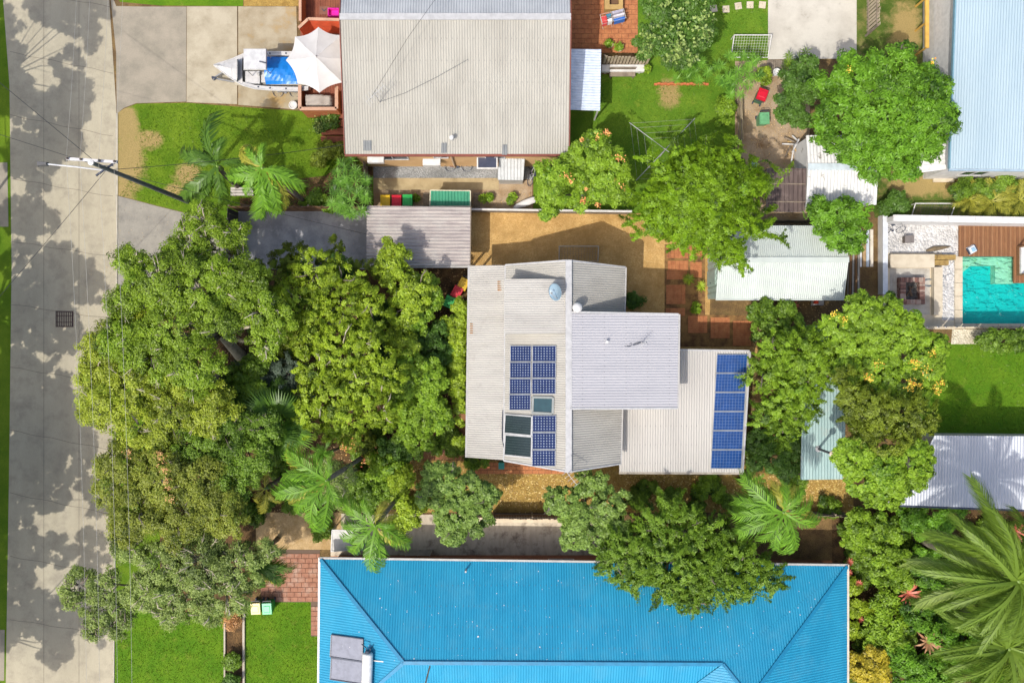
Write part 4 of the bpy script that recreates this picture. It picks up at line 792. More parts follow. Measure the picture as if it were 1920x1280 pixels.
tree('lilly_pilly', 'bright green bushy tree beside the red and yellow bins', [(800, 545, 32), (812, 560, 16), (792, 575, 28), (780, 600, 24)], 3.8, 'medium', LM['bright'], bark='grey', seed=25)
tree('lilly_pilly', 'small rounded lime tree between the grove and the climbing hedge', [(752, 640, 30), (735, 625, 24), (765, 655, 24)], 4.0, 'medium', LM['lime'], bark='grey', seed=26)
tree('lilly_pilly', 'leafy light green tree near the front entry path', [(775, 690, 34), (800, 712, 32), (760, 725, 30), (790, 740, 28), (810, 690, 20)], 4.0, 'medium', LM['bright'], bark='grey', seed=27, bias=.1)
tree('lilly_pilly', 'bright green tree crowding the brick entry path', [(790, 785, 34), (820, 770, 26), (760, 770, 30), (825, 795, 18), (755, 800, 30), (785, 830, 26)], 3.6, 'medium', LM['bright'], bark='grey', seed=28)
tree('camellia_bush', 'round dark green bush above the entry path', [(735, 840, 26), (755, 850, 20)], 2.0, 'medium', LM['dark'], cat='bush', bark='grey', seed=29, limbs=False)
# climbing hedge along the veranda
tree('climbing_hedge', 'tall narrow creeper hedge growing along the veranda edge', [(862, 575, 14), (860, 600, 16), (858, 628, 17), (858, 655, 17), (858, 682, 17), (860, 708, 16), (862, 735, 15), (862, 762, 13), (838, 610, 14), (862, 790, 10), (860, 830, 12)], 2.6, 'round', LM['lime'], cat='hedge', bark='brown', seed=30, limbs=False, dens=1.3)
# dark understorey
tree('wattle_bush', 'blue-grey feathery bush in the shade above the fan palm', [(500, 690, 30), (540, 700, 28), (470, 710, 26), (560, 725, 20), (520, 730, 26)], 4.4, 'feather', LM['blue'], cat='bush', bark='grey', seed=31, spray=.8)
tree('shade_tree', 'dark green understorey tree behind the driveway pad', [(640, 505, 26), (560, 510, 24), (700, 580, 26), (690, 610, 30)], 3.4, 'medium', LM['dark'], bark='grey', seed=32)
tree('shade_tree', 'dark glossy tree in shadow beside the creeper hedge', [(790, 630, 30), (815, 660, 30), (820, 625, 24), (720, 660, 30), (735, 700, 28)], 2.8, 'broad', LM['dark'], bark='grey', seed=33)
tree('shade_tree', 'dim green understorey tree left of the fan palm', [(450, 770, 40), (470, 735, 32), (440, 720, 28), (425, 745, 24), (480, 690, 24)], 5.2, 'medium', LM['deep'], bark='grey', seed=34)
tree('garden_shrub', 'dark shrub with red-tinged leaves below the tea tree', [(680, 830, 26), (655, 820, 22), (700, 850, 24)], 1.3, 'medium', LM['olive'], cat='shrub', bark='grey', seed=35, limbs=False, flowers=(4, LM['coral']))
tree('garden_shrub', 'vivid green shrub between the two tall palms', [(720, 872, 24), (742, 885, 20), (705, 885, 16)], 2.2, 'medium', LM['bright'], cat='shrub', seed=36, limbs=False, bias=.12)
tree('garden_shrub', 'shaded green shrub below the vivid one between the palms', [(690, 930, 26), (670, 910, 20), (720, 920, 22), (665, 945, 20)], 1.8, 'medium', LM['deep'], cat='shrub', seed=37, limbs=False)
tree('garden_shrub', 'yellowish shrub leaning on the leaning palm trunk', [(745, 905, 22), (760, 890, 18), (770, 965, 26), (745, 985, 20), (755, 940, 20)], 2.4, 'medium', LM['lime'], cat='shrub', seed=38, limbs=False)
tree('garden_shrub', 'pale silver shrub beside the leaning palm crown', [(640, 890, 22), (628, 915, 20), (640, 935, 18), (622, 875, 14)], 5.5, 'wisp', LM['pale'], cat='shrub', bark='pale', seed=39, dens=1.5, bias=.25, twigs=10)
# --- southern side of the main house
tree('grey_tree', 'grey-green tree with round leaves left of the narrow side path', [(835, 905, 36), (880, 915, 34), (912, 928, 24), (850, 960, 38), (892, 968, 32), (852, 1002, 24), (805, 925, 26), (812, 890, 22), (838, 985, 20)], 4.2, 'round', LM['grey'], seed=41, twigs=6)
tree('grey_tree', 'grey-green tree under the roof antenna right of the side path', [(1062, 940, 34), (1112, 912, 30), (1140, 950, 38), (1092, 978, 38), (1122, 1010, 30), (1075, 1010, 26), (1155, 995, 28), (1040, 928, 16)], 4.2, 'round', LM['grey'], seed=42, twigs=6, bias=.02)
tree('overhanging_tree', 'wide dark green tree with drooping sprays overhanging the blue roof', [(1180, 1042, 44), (1232, 985, 40), (1285, 990, 38), (1240, 1050, 54), (1310, 1050, 54), (1375, 1045, 46), (1420, 1075, 34), (1290, 1095, 38), (1350, 1090, 38), (1195, 1078, 34), (1300, 1128, 16), (1150, 1052, 22), (1448, 1082, 16), (1255, 955, 22), (1245, 1100, 28), (1390, 1100, 26), (1330, 1000, 30), (1160, 1020, 22)], 4.8, 'feather', LM['deep'], base=(1280, 1000), seed=43, tr=.22, twigs=26, spray=1.0, lsc=1.1)
# --- eastern trees
tree('casuarina', 'fluffy bright green tree beside the blue solar panels', [(1455, 660, 34), (1500, 655, 40), (1432, 695, 30), (1480, 708, 44), (1528, 688, 34), (1460, 750, 34), (1500, 752, 34), (1440, 780, 24), (1535, 640, 28), (1490, 795, 20), (1468, 812, 22), (1570, 660, 30), (1555, 700, 26), (1560, 635, 28), (1525, 720, 24)], 4.4, 'feather', LM['bright'], seed=51, spray=.8, twigs=6)
tree('garden_shrub', 'dark bushy shrub below the garden shed', [(1425, 585, 26), (1455, 605, 28), (1430, 620, 22), (1490, 610, 22), (1475, 580, 18), (1450, 640, 24), (1510, 625, 20)], 2.4, 'medium', LM['deep'], cat='shrub', seed=52, limbs=False)
tree('garden_shrub', 'dark green shrub below the small orange pot', [(1420, 830, 26), (1450, 860, 30), (1490, 865, 22), (1420, 865, 18), (1495, 835, 18), (1475, 885, 18)], 1.8, 'medium', LM['dark'], cat='shrub', seed=53, limbs=False, bias=.1)
tree('flame_tree', 'lush green tree with orange blossom clusters beside the pool yard', [(1612, 582, 36), (1660, 590, 38), (1640, 630, 46), (1700, 622, 38), (1748, 652, 34), (1692, 668, 42), (1600, 640, 38), (1738, 692, 36), (1640, 690, 42), (1590, 690, 32), (1700, 720, 38), (1755, 712, 20), (1570, 610, 24), (1660, 735, 30), (1720, 745, 26)], 5, 'round', LM['bright'], seed=54, bias=.02, flowers=(2, LM['flame'], [(1712, 678, 6.3), (1718, 684, 6.3), (1738, 695, 6), (1708, 716, 6.2), (1706, 728, 6), (1714, 720, 6), (1755, 726, 5.6), (1758, 734, 5.4), (1625, 704, 6.2), (1632, 710, 6.2), (1637, 740, 5.5), (1680, 772, 5.2), (1676, 760, 5.4), (1668, 756, 5.2), (1564, 590, 5.6), (1582, 600, 5.6), (1725, 722, 5.8), (1750, 662, 6), (1695, 756, 5.5)], .10, 24, .17))
tree('needle_tree', 'dark olive needle-leaved tree against the silver shed roof', [(1640, 770, 42), (1690, 785, 44), (1728, 785, 28), (1622, 815, 28), (1665, 830, 36), (1600, 745, 24), (1720, 815, 22), (1590, 715, 26), (1610, 780, 24)], 6.2, 'feather', LM['olive'], seed=55, spray=.6, bias=-.05)
tree('citrus_tree', 'round yellow-green leafy tree over the corner of the silver shed', [(1600, 862, 36), (1650, 882, 42), (1702, 870, 40), (1728, 850, 24), (1618, 902, 34), (1680, 918, 32), (1640, 930, 24), (1585, 850, 22), (1720, 900, 18)], 6.4, 'round', LM['bright'], seed=56, bias=.12)
tree('garden_shrub', 'dark green shrub at the lower edge of the silver shed', [(1705, 968, 24), (1748, 962, 26), (1785, 965, 24), (1730, 985, 22), (1770, 985, 18)], 2.2, 'medium', LM['mango'], cat='shrub', seed=57, limbs=False)
tree('garden_shrub', 'mid green shrub between the round tree and the blue roof corner', [(1610, 975, 26), (1645, 985, 28), (1600, 1010, 24), (1680, 1000, 24)], 2.0, 'medium', LM['bright'], cat='shrub', seed=58, limbs=False)
tree('garden_shrub', 'leafy shrub beside the red bromeliads', [(1640, 1035, 30), (1680, 1050, 28), (1655, 1075, 28), (1690, 1085, 22)], 2.0, 'medium', LM['bright'], cat='shrub', seed=59, limbs=False, bias=-.06)
tree('garden_shrub', 'broad-leaved shrub next to the white slat bench', [(1650, 1170, 26), (1670, 1195, 28), (1640, 1195, 22), (1690, 1175, 20), (1660, 1130, 24)], 1.6, 'broad', LM['bright'], cat='shrub', seed=61, limbs=False, bias=.05)
tree('garden_shrub', 'shaded shrub below the broad-leaved one', [(1690, 1230, 30), (1720, 1255, 30), (1700, 1275, 28)], 1.6, 'medium', LM['mango'], cat='shrub', seed=62, limbs=False)
tree('garden_shrub', 'deep green shrub under the arching fronds of the tall palm', [(1740, 1060, 36), (1780, 1040, 34), (1720, 1150, 34), (1760, 1100, 36), (1800, 1090, 30)], 1.6, 'medium', LM['mango'], cat='shrub', seed=64, limbs=False, bias=-.1)
tree('garden_shrub', 'mid green shrub at the bottom edge below the palms', [(1760, 1190, 34), (1800, 1230, 36), (1760, 1260, 36), (1850, 1260, 36), (1830, 1180, 30)], 1.4, 'medium', LM['mango'], cat='shrub', seed=65, limbs=False)
tree('garden_shrub', 'yellow-green shrub at the foot of the blue roof corner', [(1598, 1100, 18), (1600, 1140, 18), (1600, 1180, 16), (1640, 1140, 20)], 1.0, 'medium', LM['lime'], cat='shrub', seed=66, limbs=False)
tree('croton_bush', 'yellow variegated bush at the lower right corner of the blue roof', [(1608, 1245, 26), (1640, 1235, 24), (1625, 1265, 26), (1652, 1262, 20)], 1.8, 'round', LM['yel'], cat='bush', seed=63, limbs=False)
# --- northern back yards
tree('mango_tree', 'big round glossy green mango tree beside the pale blue roof', [(1600, 150, 50), (1675, 130, 50), (1738, 165, 44), (1575, 205, 48), (1650, 210, 70), (1730, 232, 56), (1772, 215, 26), (1600, 268, 50), (1680, 288, 52), (1738, 278, 30), (1640, 318, 26), (1552, 155, 26), (1545, 245, 24), (1700, 180, 50), (1640, 160, 40)], 5.2, 'broad', LM['mango'], seed=71, tr=.25, dens=1.25, twigs=4, flowers=(0, LM['flame'], [(1591, 131, 6.6), (1750, 116, 6.2)], .11, 14, .12))
tree('shade_tree', 'dark tree between the dirt yard and the mango tree', [(1495, 150, 30), (1482, 195, 26), (1512, 125, 22), (1500, 222, 18), (1470, 215, 16), (1520, 170, 24)], 3.6, 'medium', LM['dark'], seed=72, bias=.1)
tree('frangipani_tree', 'dense dark tree dotted with pale star-shaped leaf tips', [(1222, 72, 28), (1258, 35, 38), (1308, 42, 34), (1265, 78, 38), (1320, 68, 24), (1285, 105, 26), (1240, 15, 36), (1300, 2, 34), (1215, 95, 18), (1260, 110, 18)], 4.0, 'broad', LM['dark'], seed=73, bias=.22, flowers=(120, LM['frang'], None, .18, 9, .10))
tree('cassava_shrub', 'feathery star-leaved shrub above the orange garden edging', [(1300, 128, 26), (1330, 140, 24), (1275, 140, 20), (1265, 128, 16)], 1.8, 'rosette', LM['star'], cat='shrub', seed=74, limbs=False)
tree('cassava_shrub', 'large star-leaved shrub below the football goal', [(1375, 130, 28), (1408, 128, 24), (1390, 155, 24), (1360, 160, 20)], 2.2, 'rosette', LM['star'], cat='shrub', seed=75, limbs=False)
tree('cassava_shrub', 'low green shrub along the timber fence of the dirt yard', [(1362, 195, 16), (1358, 215, 14), (1352, 228, 10)], 1.0, 'medium', LM['bright'], cat='shrub', seed=76, limbs=False)
tree('grevillea_tree', 'light green tree with orange flowers at the corner of the grey roof', [(1045, 330, 34), (1035, 368, 28), (1100, 292, 38), (1140, 332, 42), (1110, 350, 38), (1165, 358, 28), (1028, 398, 14), (1090, 375, 20), (1120, 270, 26), (1150, 300, 26)], 4.6, 'medium', LM['bright'], seed=77, bias=.08, flowers=(8, LM['coral'], [(1140, 250, 5.6), (1138, 246, 5.6), (1090, 262, 5.6), (1062, 330, 5.8), (1070, 340, 5.8), (1120, 385, 5)], .10, 18, .13))
arms = []
for tx, ty in [(1468, 330), (1460, 447), (1398, 512), (1350, 498), (1300, 470), (1240, 445), (1190, 415), (1185, 365), (1215, 300), (1265, 262), (1325, 255), (1385, 262), (1425, 300), (1432, 398), (1430, 345), (1270, 460), (1205, 440)]:
    for k in range(7): f = .22 + .78 * k / 6; arms.append((1318 + (tx - 1318) * f, 378 + (ty - 378) * f, 27 - 19 * f, .9 - 1.5 * f * f))
tree('poinciana_tree', 'feathery yellow-green tree with long arms over the garden shed', arms + [(1318, 375, 40), (1280, 400, 30), (1355, 400, 30), (1300, 335, 30), (1350, 335, 30)], 6, 'feather', LM['poin'], base=(1300, 420), seed=78, spray=.9, bias=.02, twigs=8, dens=.95, tr=.1)
tree('fig_tree', 'rounded deep green tree between the white sheds', [(1545, 402, 30), (1590, 400, 30), (1570, 438, 32), (1610, 430, 24), (1600, 458, 14), (1535, 385, 16)], 3.8, 'broad', LM['mango'], seed=79, bias=-.08, dens=1.2)
tree('oleander_bush', 'star-leaved oleander bush beside the front fence and bins', [(650, 322, 26), (658, 360, 32), (668, 388, 26), (635, 352, 18), (682, 350, 14), (640, 385, 20), (660, 335, 24)], 2.8, 'rosette', LM['star'], cat='bush', seed=80, limbs=False, dens=1.5, bias=.0)
tree('garden_hedge', 'dark green hedge on the right beyond the pool pebbles', [(1855, 640, 18), (1880, 638, 20), (1910, 640, 22), (1940, 640, 22)], 1.0, 'medium', LM['deep'], cat='hedge', seed=81, limbs=False)
tree('garden_shrub', 'leafy shrub with yellow tips beside the outdoor sink', [(1432, 140, 12), (1425, 150, 10)], 1.4, 'broad', LM['lime'], cat='shrub', seed=82, limbs=False)
tree('garden_shrub', 'palm-like shrub above the dark tree in the dirt yard', [(1490, 118, 16), (1510, 108, 14), (1475, 125, 10)], 1.6, 'rosette', LM['bright'], cat='shrub', seed=83, limbs=False)
tree('garden_shrub', 'dark shrub beside the white football goal', [(1690, 385, 16), (1680, 372, 14), (1665, 388, 14)], .9, 'medium', LM['dark'], cat='shrub', seed=84, limbs=False, bias=.1)
tree('garden_shrub', 'dark planting under the grass slope below the pale blue roof', [(1820, 345, 18), (1850, 352, 18), (1885, 345, 20), (1800, 360, 16)], .8, 'medium', LM['deep'], cat='shrub', seed=85, limbs=False)
tree('grass_tuft', 'spiky grass tuft on the gravel beside the brick path', [(1302, 533, 13)], .5, 'rosette', LM['lime'], cat='plant', seed=86, limbs=False)
tree('garden_shrub', 'small green shrub in the gravel behind the house', [(1188, 565, 12), (1200, 562, 8)], .5, 'medium', LM['dark'], cat='shrub', seed=87, limbs=False, bias=.1)
tree('garden_shrub', 'small green tuft at the end of the brick path', [(1304, 578, 8)], .3, 'medium', LM['bright'], cat='shrub', seed=88, limbs=False)
tree('box_shrub', 'upper round clipped shrub in the planting strip', [(434, 1240, 13)], .5, 'medium', LM['deep'], cat='shrub', seed=89, limbs=False)
tree('box_shrub', 'lower round clipped shrub in the planting strip', [(434, 1276, 14)], .5, 'medium', LM['dark'], cat='shrub', seed=90, limbs=False, bias=.1)
tree('dry_shrub', 'dry brown shrub at the top of the planting strip', [(437, 1163, 13), (430, 1170, 9)], .5, 'wisp', LM['dead'], cat='shrub', seed=91, limbs=False)
tree('garden_shrub', 'flowering shrub at the foot of the red timber steps', [(605, 232, 12), (620, 228, 12), (598, 240, 9)], .6, 'medium', LM['dark'], cat='shrub', seed=92, limbs=False, flowers=(8, LM['pale']))
tree('garden_shrub', 'dark shrub in front of the grey roof corner', [(610, 280, 14), (640, 285, 16), (680, 295, 14), (600, 300, 12)], .7, 'medium', LM['olive'], cat='shrub', seed=93, limbs=False)
tree('garden_shrub', 'low shrub behind the front timber fence', [(592, 372, 14), (575, 378, 10), (620, 385, 12)], .7, 'medium', LM['deep'], cat='shrub', seed=94, limbs=False)
tree('garden_shrub', 'green shrub tucked under the veranda corner', [(885, 868, 12), (905, 862, 10)], .6, 'medium', LM['bright'], cat='shrub', seed=95, limbs=False)
tree('garden_shrub', 'green ground shrub in the bed below the solar panels', [(1330, 905, 18), (1310, 920, 14), (1345, 925, 14)], .5, 'medium', LM['bright'], cat='shrub', seed=96, limbs=False, bias=-.1)
# undergrowth that reads as one mass
ug = []
gg = random.Random(5)
for x0, y0, x1, y1, n in [(250, 560, 860, 850, 60), (240, 850, 620, 1000, 30), (640, 870, 800, 960, 10), (1410, 640, 1720, 920, 30), (1590, 980, 1920, 1290, 90), (1190, 910, 1560, 960, 12), (1290, 300, 1400, 400, 4)]:
    for _ in range(n): ug.append((P(gg.uniform(x0, x1), gg.uniform(y0, y1), .35), gg.uniform(.35, .75)))
vv, tint, _ = crown(ug, 'medium', 99, .8, -.05); link('undergrowth', raw_mesh('undergrowth', vv, 3, tint), LM['deep'], label='low shady undergrowth covering the garden beds beneath the trees', cat='undergrowth', kind='stuff')
# --- palms
def frond(Lf, droop, nl, ll, wd, seed, sweep=.55, hang=.35):
    g = np.random.default_rng(seed); vs, ti = [], []
    def rp(t): return np.array([Lf * (t - .13 * droop * t ** 3), Lf * .02 * math.sin(t * 5 + seed), Lf * (.34 * t - .62 * droop * t * t)])
    for k in range(12):                                     # rachis as narrow quads
        a, b = rp(k / 12), rp((k + 1) / 12); wA, wB = .03 * (1 - k / 13), .03 * (1 - (k + 1) / 13)
        vs += [a + [0, wA, .012], a - [0, wA, -.012], b - [0, wB, -.012], b + [0, wB, .012]]; ti.append(.55)
    for k in range(nl):
        t = .14 + .86 * (k + .5) / nl; p = rp(t); tg = rp(min(1, t + .02)) - rp(t - .02); tg /= np.linalg.norm(tg)
        for s in (-1, 1):
            l = ll * (math.sin(math.pi * (.16 + .74 * t)) ** .7) * g.uniform(.8, 1.1)
            sd = np.cross([0, 0, 1.], tg); sd /= np.linalg.norm(sd); sd = sd * s
            d = sd * (1 - sweep * .6) + tg * (sweep + .35 * t) + np.array([0, 0, .12 - .30 * hang + g.normal(0, .12)]); d /= np.linalg.norm(d)
            m = p + d * l * .5; e = p + d * l * .95 + np.array([0, 0, -hang * l * g.uniform(.5, 1.5)])
            u = tg * wd
            vs += [p - u * .5, p + u * .5, m + u * .55, m - u * .55, m - u * .55, m + u * .55, e + u * .08, e - u * .08]; q = np.clip(.5 + g.normal(0, .17), 0, 1); ti += [q, q]
    return raw_mesh('frond', np.array(vs), 4, np.array(ti))
def fan(Rf, seed):
    g = np.random.default_rng(seed); vs, ti = [], []
    vs += [[0, .02, 0], [0, -.02, 0], [Rf * .8, -.015, Rf * .25], [Rf * .8, .015, Rf * .25]]; ti.append(.8)
    h = np.array([Rf * .8, 0, Rf * .25])
    for k in range(34):
        a = (-1 + 2 * k / 33) * 2.2; l = Rf * (.95 - .18 * abs(a) / 2.2) * g.uniform(.9, 1.1)
        d = np.array([math.cos(a), math.sin(a), -.05]); s = np.array([-math.sin(a), math.cos(a), 0]) * .035 * Rf / .8
        m = h + d * l * .55; e = h + d * l + np.array([0, 0, -.3 * l])
        vs += [h - s * .1, h + s * .1, m + s, m - s, m - s, m + s, e + s * .1, e - s * .1]; q = np.clip(.5 + g.normal(0, .2), 0, 1); ti += [q, q]
    return raw_mesh('fan_leaf', np.array(vs), 4, np.array(ti))
FR = {'f': [frond(1, .8 + .12 * s, 18, .34, .032, s, hang=.65) for s in (1, 2, 3)], 'd': [frond(1, 1.15, 20, .33, .036, s, hang=.75) for s in (4, 5, 6)],
      'big': [frond(1, .45 + .07 * s - .2, 78, .21, .0095, s, sweep=.78, hang=.7) for s in (7, 8, 9)], 'fan': [fan(1, s) for s in (10, 11)], 'cyc': [frond(1, .6, 17, .30, .034, s) for s in (12, 13)]}
FRM = {}
def fronds(t, z, lst, kind, m, name='frond'):
    for i, (az, L_, tilt) in enumerate(lst):
        key = (kind, i % len(FR[kind]), m.name)
        if key not in FRM:
            me = FR[kind][i % len(FR[kind])].copy(); me.materials.append(m); FRM[key] = me
        o = bpy.data.objects.new(name, FRM[key]); col.objects.link(o); o.parent = t
        o.location = (z[0], z[1], z[2]); o.rotation_euler = (random.uniform(-.5, .5), -R(tilt + random.uniform(-6, 6)), R(az + random.uniform(-7, 7))); o.scale = [L_ * random.uniform(.88, 1.08)] * 3
def palm(name, label, base, crown_px, z, lst, kind='f', m=None, tr=.13, extra=(), group=None, cat='palm tree'):
    b = P(*base); c = P(crown_px[0], crown_px[1], z); t = T(name, label, cat, b, group); mb = MB()
    pts = [b.lerp(c, k / 6) for k in range(7)]
    for k in range(1, 6): pts[k] += (V((c.x - b.x, c.y - b.y, 0))) * (-.12 * math.sin(k / 6 * math.pi))
    if z > .8:
        mb.tube(pts, [tr * 1.35] + [tr] * 5 + [tr * .85], 9); O('trunk', mb, BARK['grey'], t, smooth=True)
        mb = MB(); mb.tube([c + V((0, 0, -.7)), c + V((0, 0, -.3)), c + V((0, 0, .15))], [tr * .95, tr * 1.15, tr * .4], 8); O('crownshaft', mb, plain('crownshaft_green', (.16, .25, .05), .5), t, smooth=True)
    d = c - b
    fronds(t, d, lst, kind, m or LM['palm'], 'fan_leaf' if kind == 'fan' else 'frond')
    for (l2, k2, m2) in extra: fronds(t, d, l2, k2, m2)
    return t
PK = LM['palm']
palm('feather_palm', 'dark-fronded palm on the front lawn nearest the utility pole', (448, 352), (408, 312), 5.2, [(160, 2.9, 6), (108, 3.6, 10), (215, 3.4, 4), (240, 2.6, 0), (75, 1.8, 40), (20, 1.6, 10), (272, 2.6, -4), (140, 1.8, 35)], 'd', LM['palmd'])
palm('feather_palm', 'light green palm leaning over the front timber fence', (574, 379), (492, 316), 8.0, [(332, 2.7, 4), (345, 2.1, 10), (272, 2.8, 2), (255, 2.2, 0), (180, 2.1, 10), (205, 2.4, 4), (138, 1.7, 20), (95, 1.3, 30), (288, 2.6, -2), (225, 2.0, 8)], 'd', LM['palm'], extra=[([(120, 2.0, 2), (148, 2.2, -4), (318, 2.4, -6), (190, 1.9, -6)], 'd', LM['palmy'])])
palm('feather_palm', 'tall grey-trunked palm with long fronds left of the blue roof corner', (686, 852), (612, 900), 9.5, [(200, 3.2, 8), (222, 3.3, 2), (242, 3.0, 0), (268, 3.1, -4), (170, 2.6, 12), (150, 2.7, 12), (185, 2.8, 4), (300, 1.6, 10), (120, 1.7, 20), (232, 2.2, 20), (60, 1.3, 30)], 'f', PK, extra=[([(158, 2.9, 2), (210, 2.5, 16)], 'f', LM['palmy'])])
palm('feather_palm', 'bright palm whose fronds hang over the blue roof edge', (750, 926), (703, 985), 8.6, [(258, 2.8, 0), (285, 2.7, -2), (235, 2.6, 2), (205, 2.2, 6), (180, 2.0, 10), (150, 2.2, 12), (330, 2.2, 0), (310, 2.4, -6), (120, 1.5, 25), (5, 1.2, 20)], 'f', PK, extra=[([(322, 2.2, -6), (20, 1.5, -4), (75, 1.5, 2), (345, 1.6, -10)], 'd', LM['palmy'])])
palm('feather_palm', 'bright palm beside the corner of the solar roof', (1385, 898), (1468, 960), 8.4, [(150, 2.9, 10), (172, 2.8, 6), (192, 3.0, 4), (212, 3.0, 2), (255, 2.6, 2), (278, 2.9, 0), (300, 2.8, 2), (330, 2.6, 4), (10, 2.2, 10), (40, 1.9, 14), (80, 1.8, 16), (235, 2.3, 15)], 'f', PK, extra=[([(95, 1.9, 4), (345, 2.6, -6), (70, 1.6, 2)], 'd', LM['palmy'])])
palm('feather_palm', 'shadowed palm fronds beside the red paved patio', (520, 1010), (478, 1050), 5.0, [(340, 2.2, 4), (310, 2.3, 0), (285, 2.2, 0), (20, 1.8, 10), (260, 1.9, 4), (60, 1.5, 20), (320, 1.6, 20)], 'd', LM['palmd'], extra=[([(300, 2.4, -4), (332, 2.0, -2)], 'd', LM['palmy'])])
palm('feather_palm', 'yellow-green palm tufts left of the tall palm', (530, 895), (498, 915), 5.0, [(150, 1.4, 14), (185, 1.5, 8), (230, 1.4, 4), (275, 1.6, 0), (310, 1.3, 6), (95, 1.3, 20)], 'f', LM['palmy'])
rp_ = random.Random(12); bigf = [(a + rp_.uniform(-4, 4), rp_.uniform(3.6, 5.6) * (1.0 if 100 < a < 250 else .75), rp_.choice((-6, 2, 8, 14, 22, 30))) for a in range(0, 360, 9)]
palm('date_palm', 'huge feathery palm with long arching fronds in the lower right corner', (1712, 1004), (1908, 1088), 10.5, bigf, 'big', LM['palmb'], tr=.26, extra=[([(168, 5.4, -10), (192, 5.2, -10), (140, 4.8, -8)], 'big', LM['pale'])])
bigf = [(a + rp_.uniform(-4, 4), rp_.uniform(3.0, 4.8), rp_.choice((-2, 4, 10, 18, 26))) for a in range(4, 364, 10)]
palm('date_palm', 'second feathery palm whose fronds fill the bottom right corner', (1800, 1140), (1890, 1215), 6.0, bigf, 'big', LM['palmb'], tr=.24)
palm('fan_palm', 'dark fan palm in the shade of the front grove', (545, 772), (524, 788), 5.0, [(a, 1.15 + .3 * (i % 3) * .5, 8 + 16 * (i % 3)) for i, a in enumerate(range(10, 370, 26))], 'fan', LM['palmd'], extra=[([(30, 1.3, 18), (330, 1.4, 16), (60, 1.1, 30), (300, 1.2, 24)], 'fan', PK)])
palm('fan_palm', 'smaller fan palm at the upper edge of the dark one', (516, 748), (508, 752), 4.4, [(a, 1.0, 10 + 14 * (i % 2)) for i, a in enumerate(range(20, 380, 40))], 'fan', LM['palmd'])
palm('yucca_plant', 'vivid green spiky yucca head between palm and grove', (640, 838), (606, 850), 4.0, [(a, .78 + .2 * (i % 2), 8 + 26 * (i % 3)) for i, a in enumerate(range(0, 360, 21))], 'cyc', LM['star'], tr=.08, cat='plant')
palm('cycad', 'yellow cycad left of the row above the pool wall', (1818, 375), (1818, 375), .5, [(a, 1.3, 14 + 10 * (i % 2)) for i, a in enumerate(range(0, 360, 33))], 'cyc', LM['palmy'], cat='plant')
palm('cycad', 'largest yellow cycad in the middle above the pool wall', (1858, 378), (1858, 378), .6, [(a, 1.6, 12 + 12 * (i % 2)) for i, a in enumerate(range(10, 370, 33))], 'cyc', LM['palmy'], cat='plant')
palm('cycad', 'yellow-green cycad at the right end above the pool wall', (1912, 375), (1912, 375), .6, [(a, 1.5, 12 + 12 * (i % 2)) for i, a in enumerate(range(5, 365, 33))], 'cyc', LM['palmy'], cat='plant')
palm('cycad', 'small green cycad below the bright palm trunk', (1398, 885), (1408, 900), 1.2, [(a, 1.0, 20 + 12 * (i % 2)) for i, a in enumerate(range(0, 360, 36))], 'cyc', LM['palm'], cat='plant')
RED = leafmat('bromeliad_red', (.35, .05, .035), (.62, .20, .13), trans=.15)
def brom(px, py, z, r, label, m=RED, n=16):
    t = T('bromeliad', label, 'plant', P(px, py, z)); mb = MB(); g = random.Random(int(px))
    for k in range(n):
        a = k * 2.399; e = .25 + .5 * (k / n); d = V((math.cos(a) * math.cos(e), math.sin(a) * math.cos(e), math.sin(e))); s = V((-math.sin(a), math.cos(a), 0)) * r * .07; l = r * g.uniform(.75, 1.05)
        mid = d * l * .6 + V((0, 0, .0)); e_ = d * l + V((0, 0, -.18 * l)); mb = MB(); mb.add([-s * .6, s * .6, mid + s, e_, mid - s], [(0, 1, 2, 4), (4, 2, 3)])
        me = bpy.data.meshes.new('leaf'); me.from_pydata(mb.v, [], mb.f); at = me.attributes.new('tint', 'FLOAT', 'FACE'); at.data.foreach_set('value', [g.random()] * 2)
        link('leaf', me, m, t)
for a in [(1487, 574, .9, .45, 'red bromeliad rosette below the garden shed'), (1633, 1046, 1.9, .38, 'upper red bromeliad beside the blue roof corner'), (1593, 1052, 1.4, .34, 'left red bromeliad next to the blue roof corner'), (1610, 1092, 1.2, .32, 'red bromeliad halfway along the blue roof edge'), (1592, 1072, 1.0, .28, 'small red bromeliad between its neighbours by the roof'), (1703, 1112, 1.6, 1.0, 'large red spiky plant left of the big palm'), (1905, 998, 1.6, .9, 'red spiky plant at the right edge under the silver shed'), (1613, 1160, .9, .3, 'red bromeliad beside the white slat bench'), (1453, 820, 1.6, .35, 'dark red rosette below the orange pot')]: brom(*a)
brom(1740, 1203, 1.6, 1.0, 'tan spiky plant among the lower right palms', leafmat('tan_spike', (.36, .17, .09), (.52, .30, .16), trans=.15))
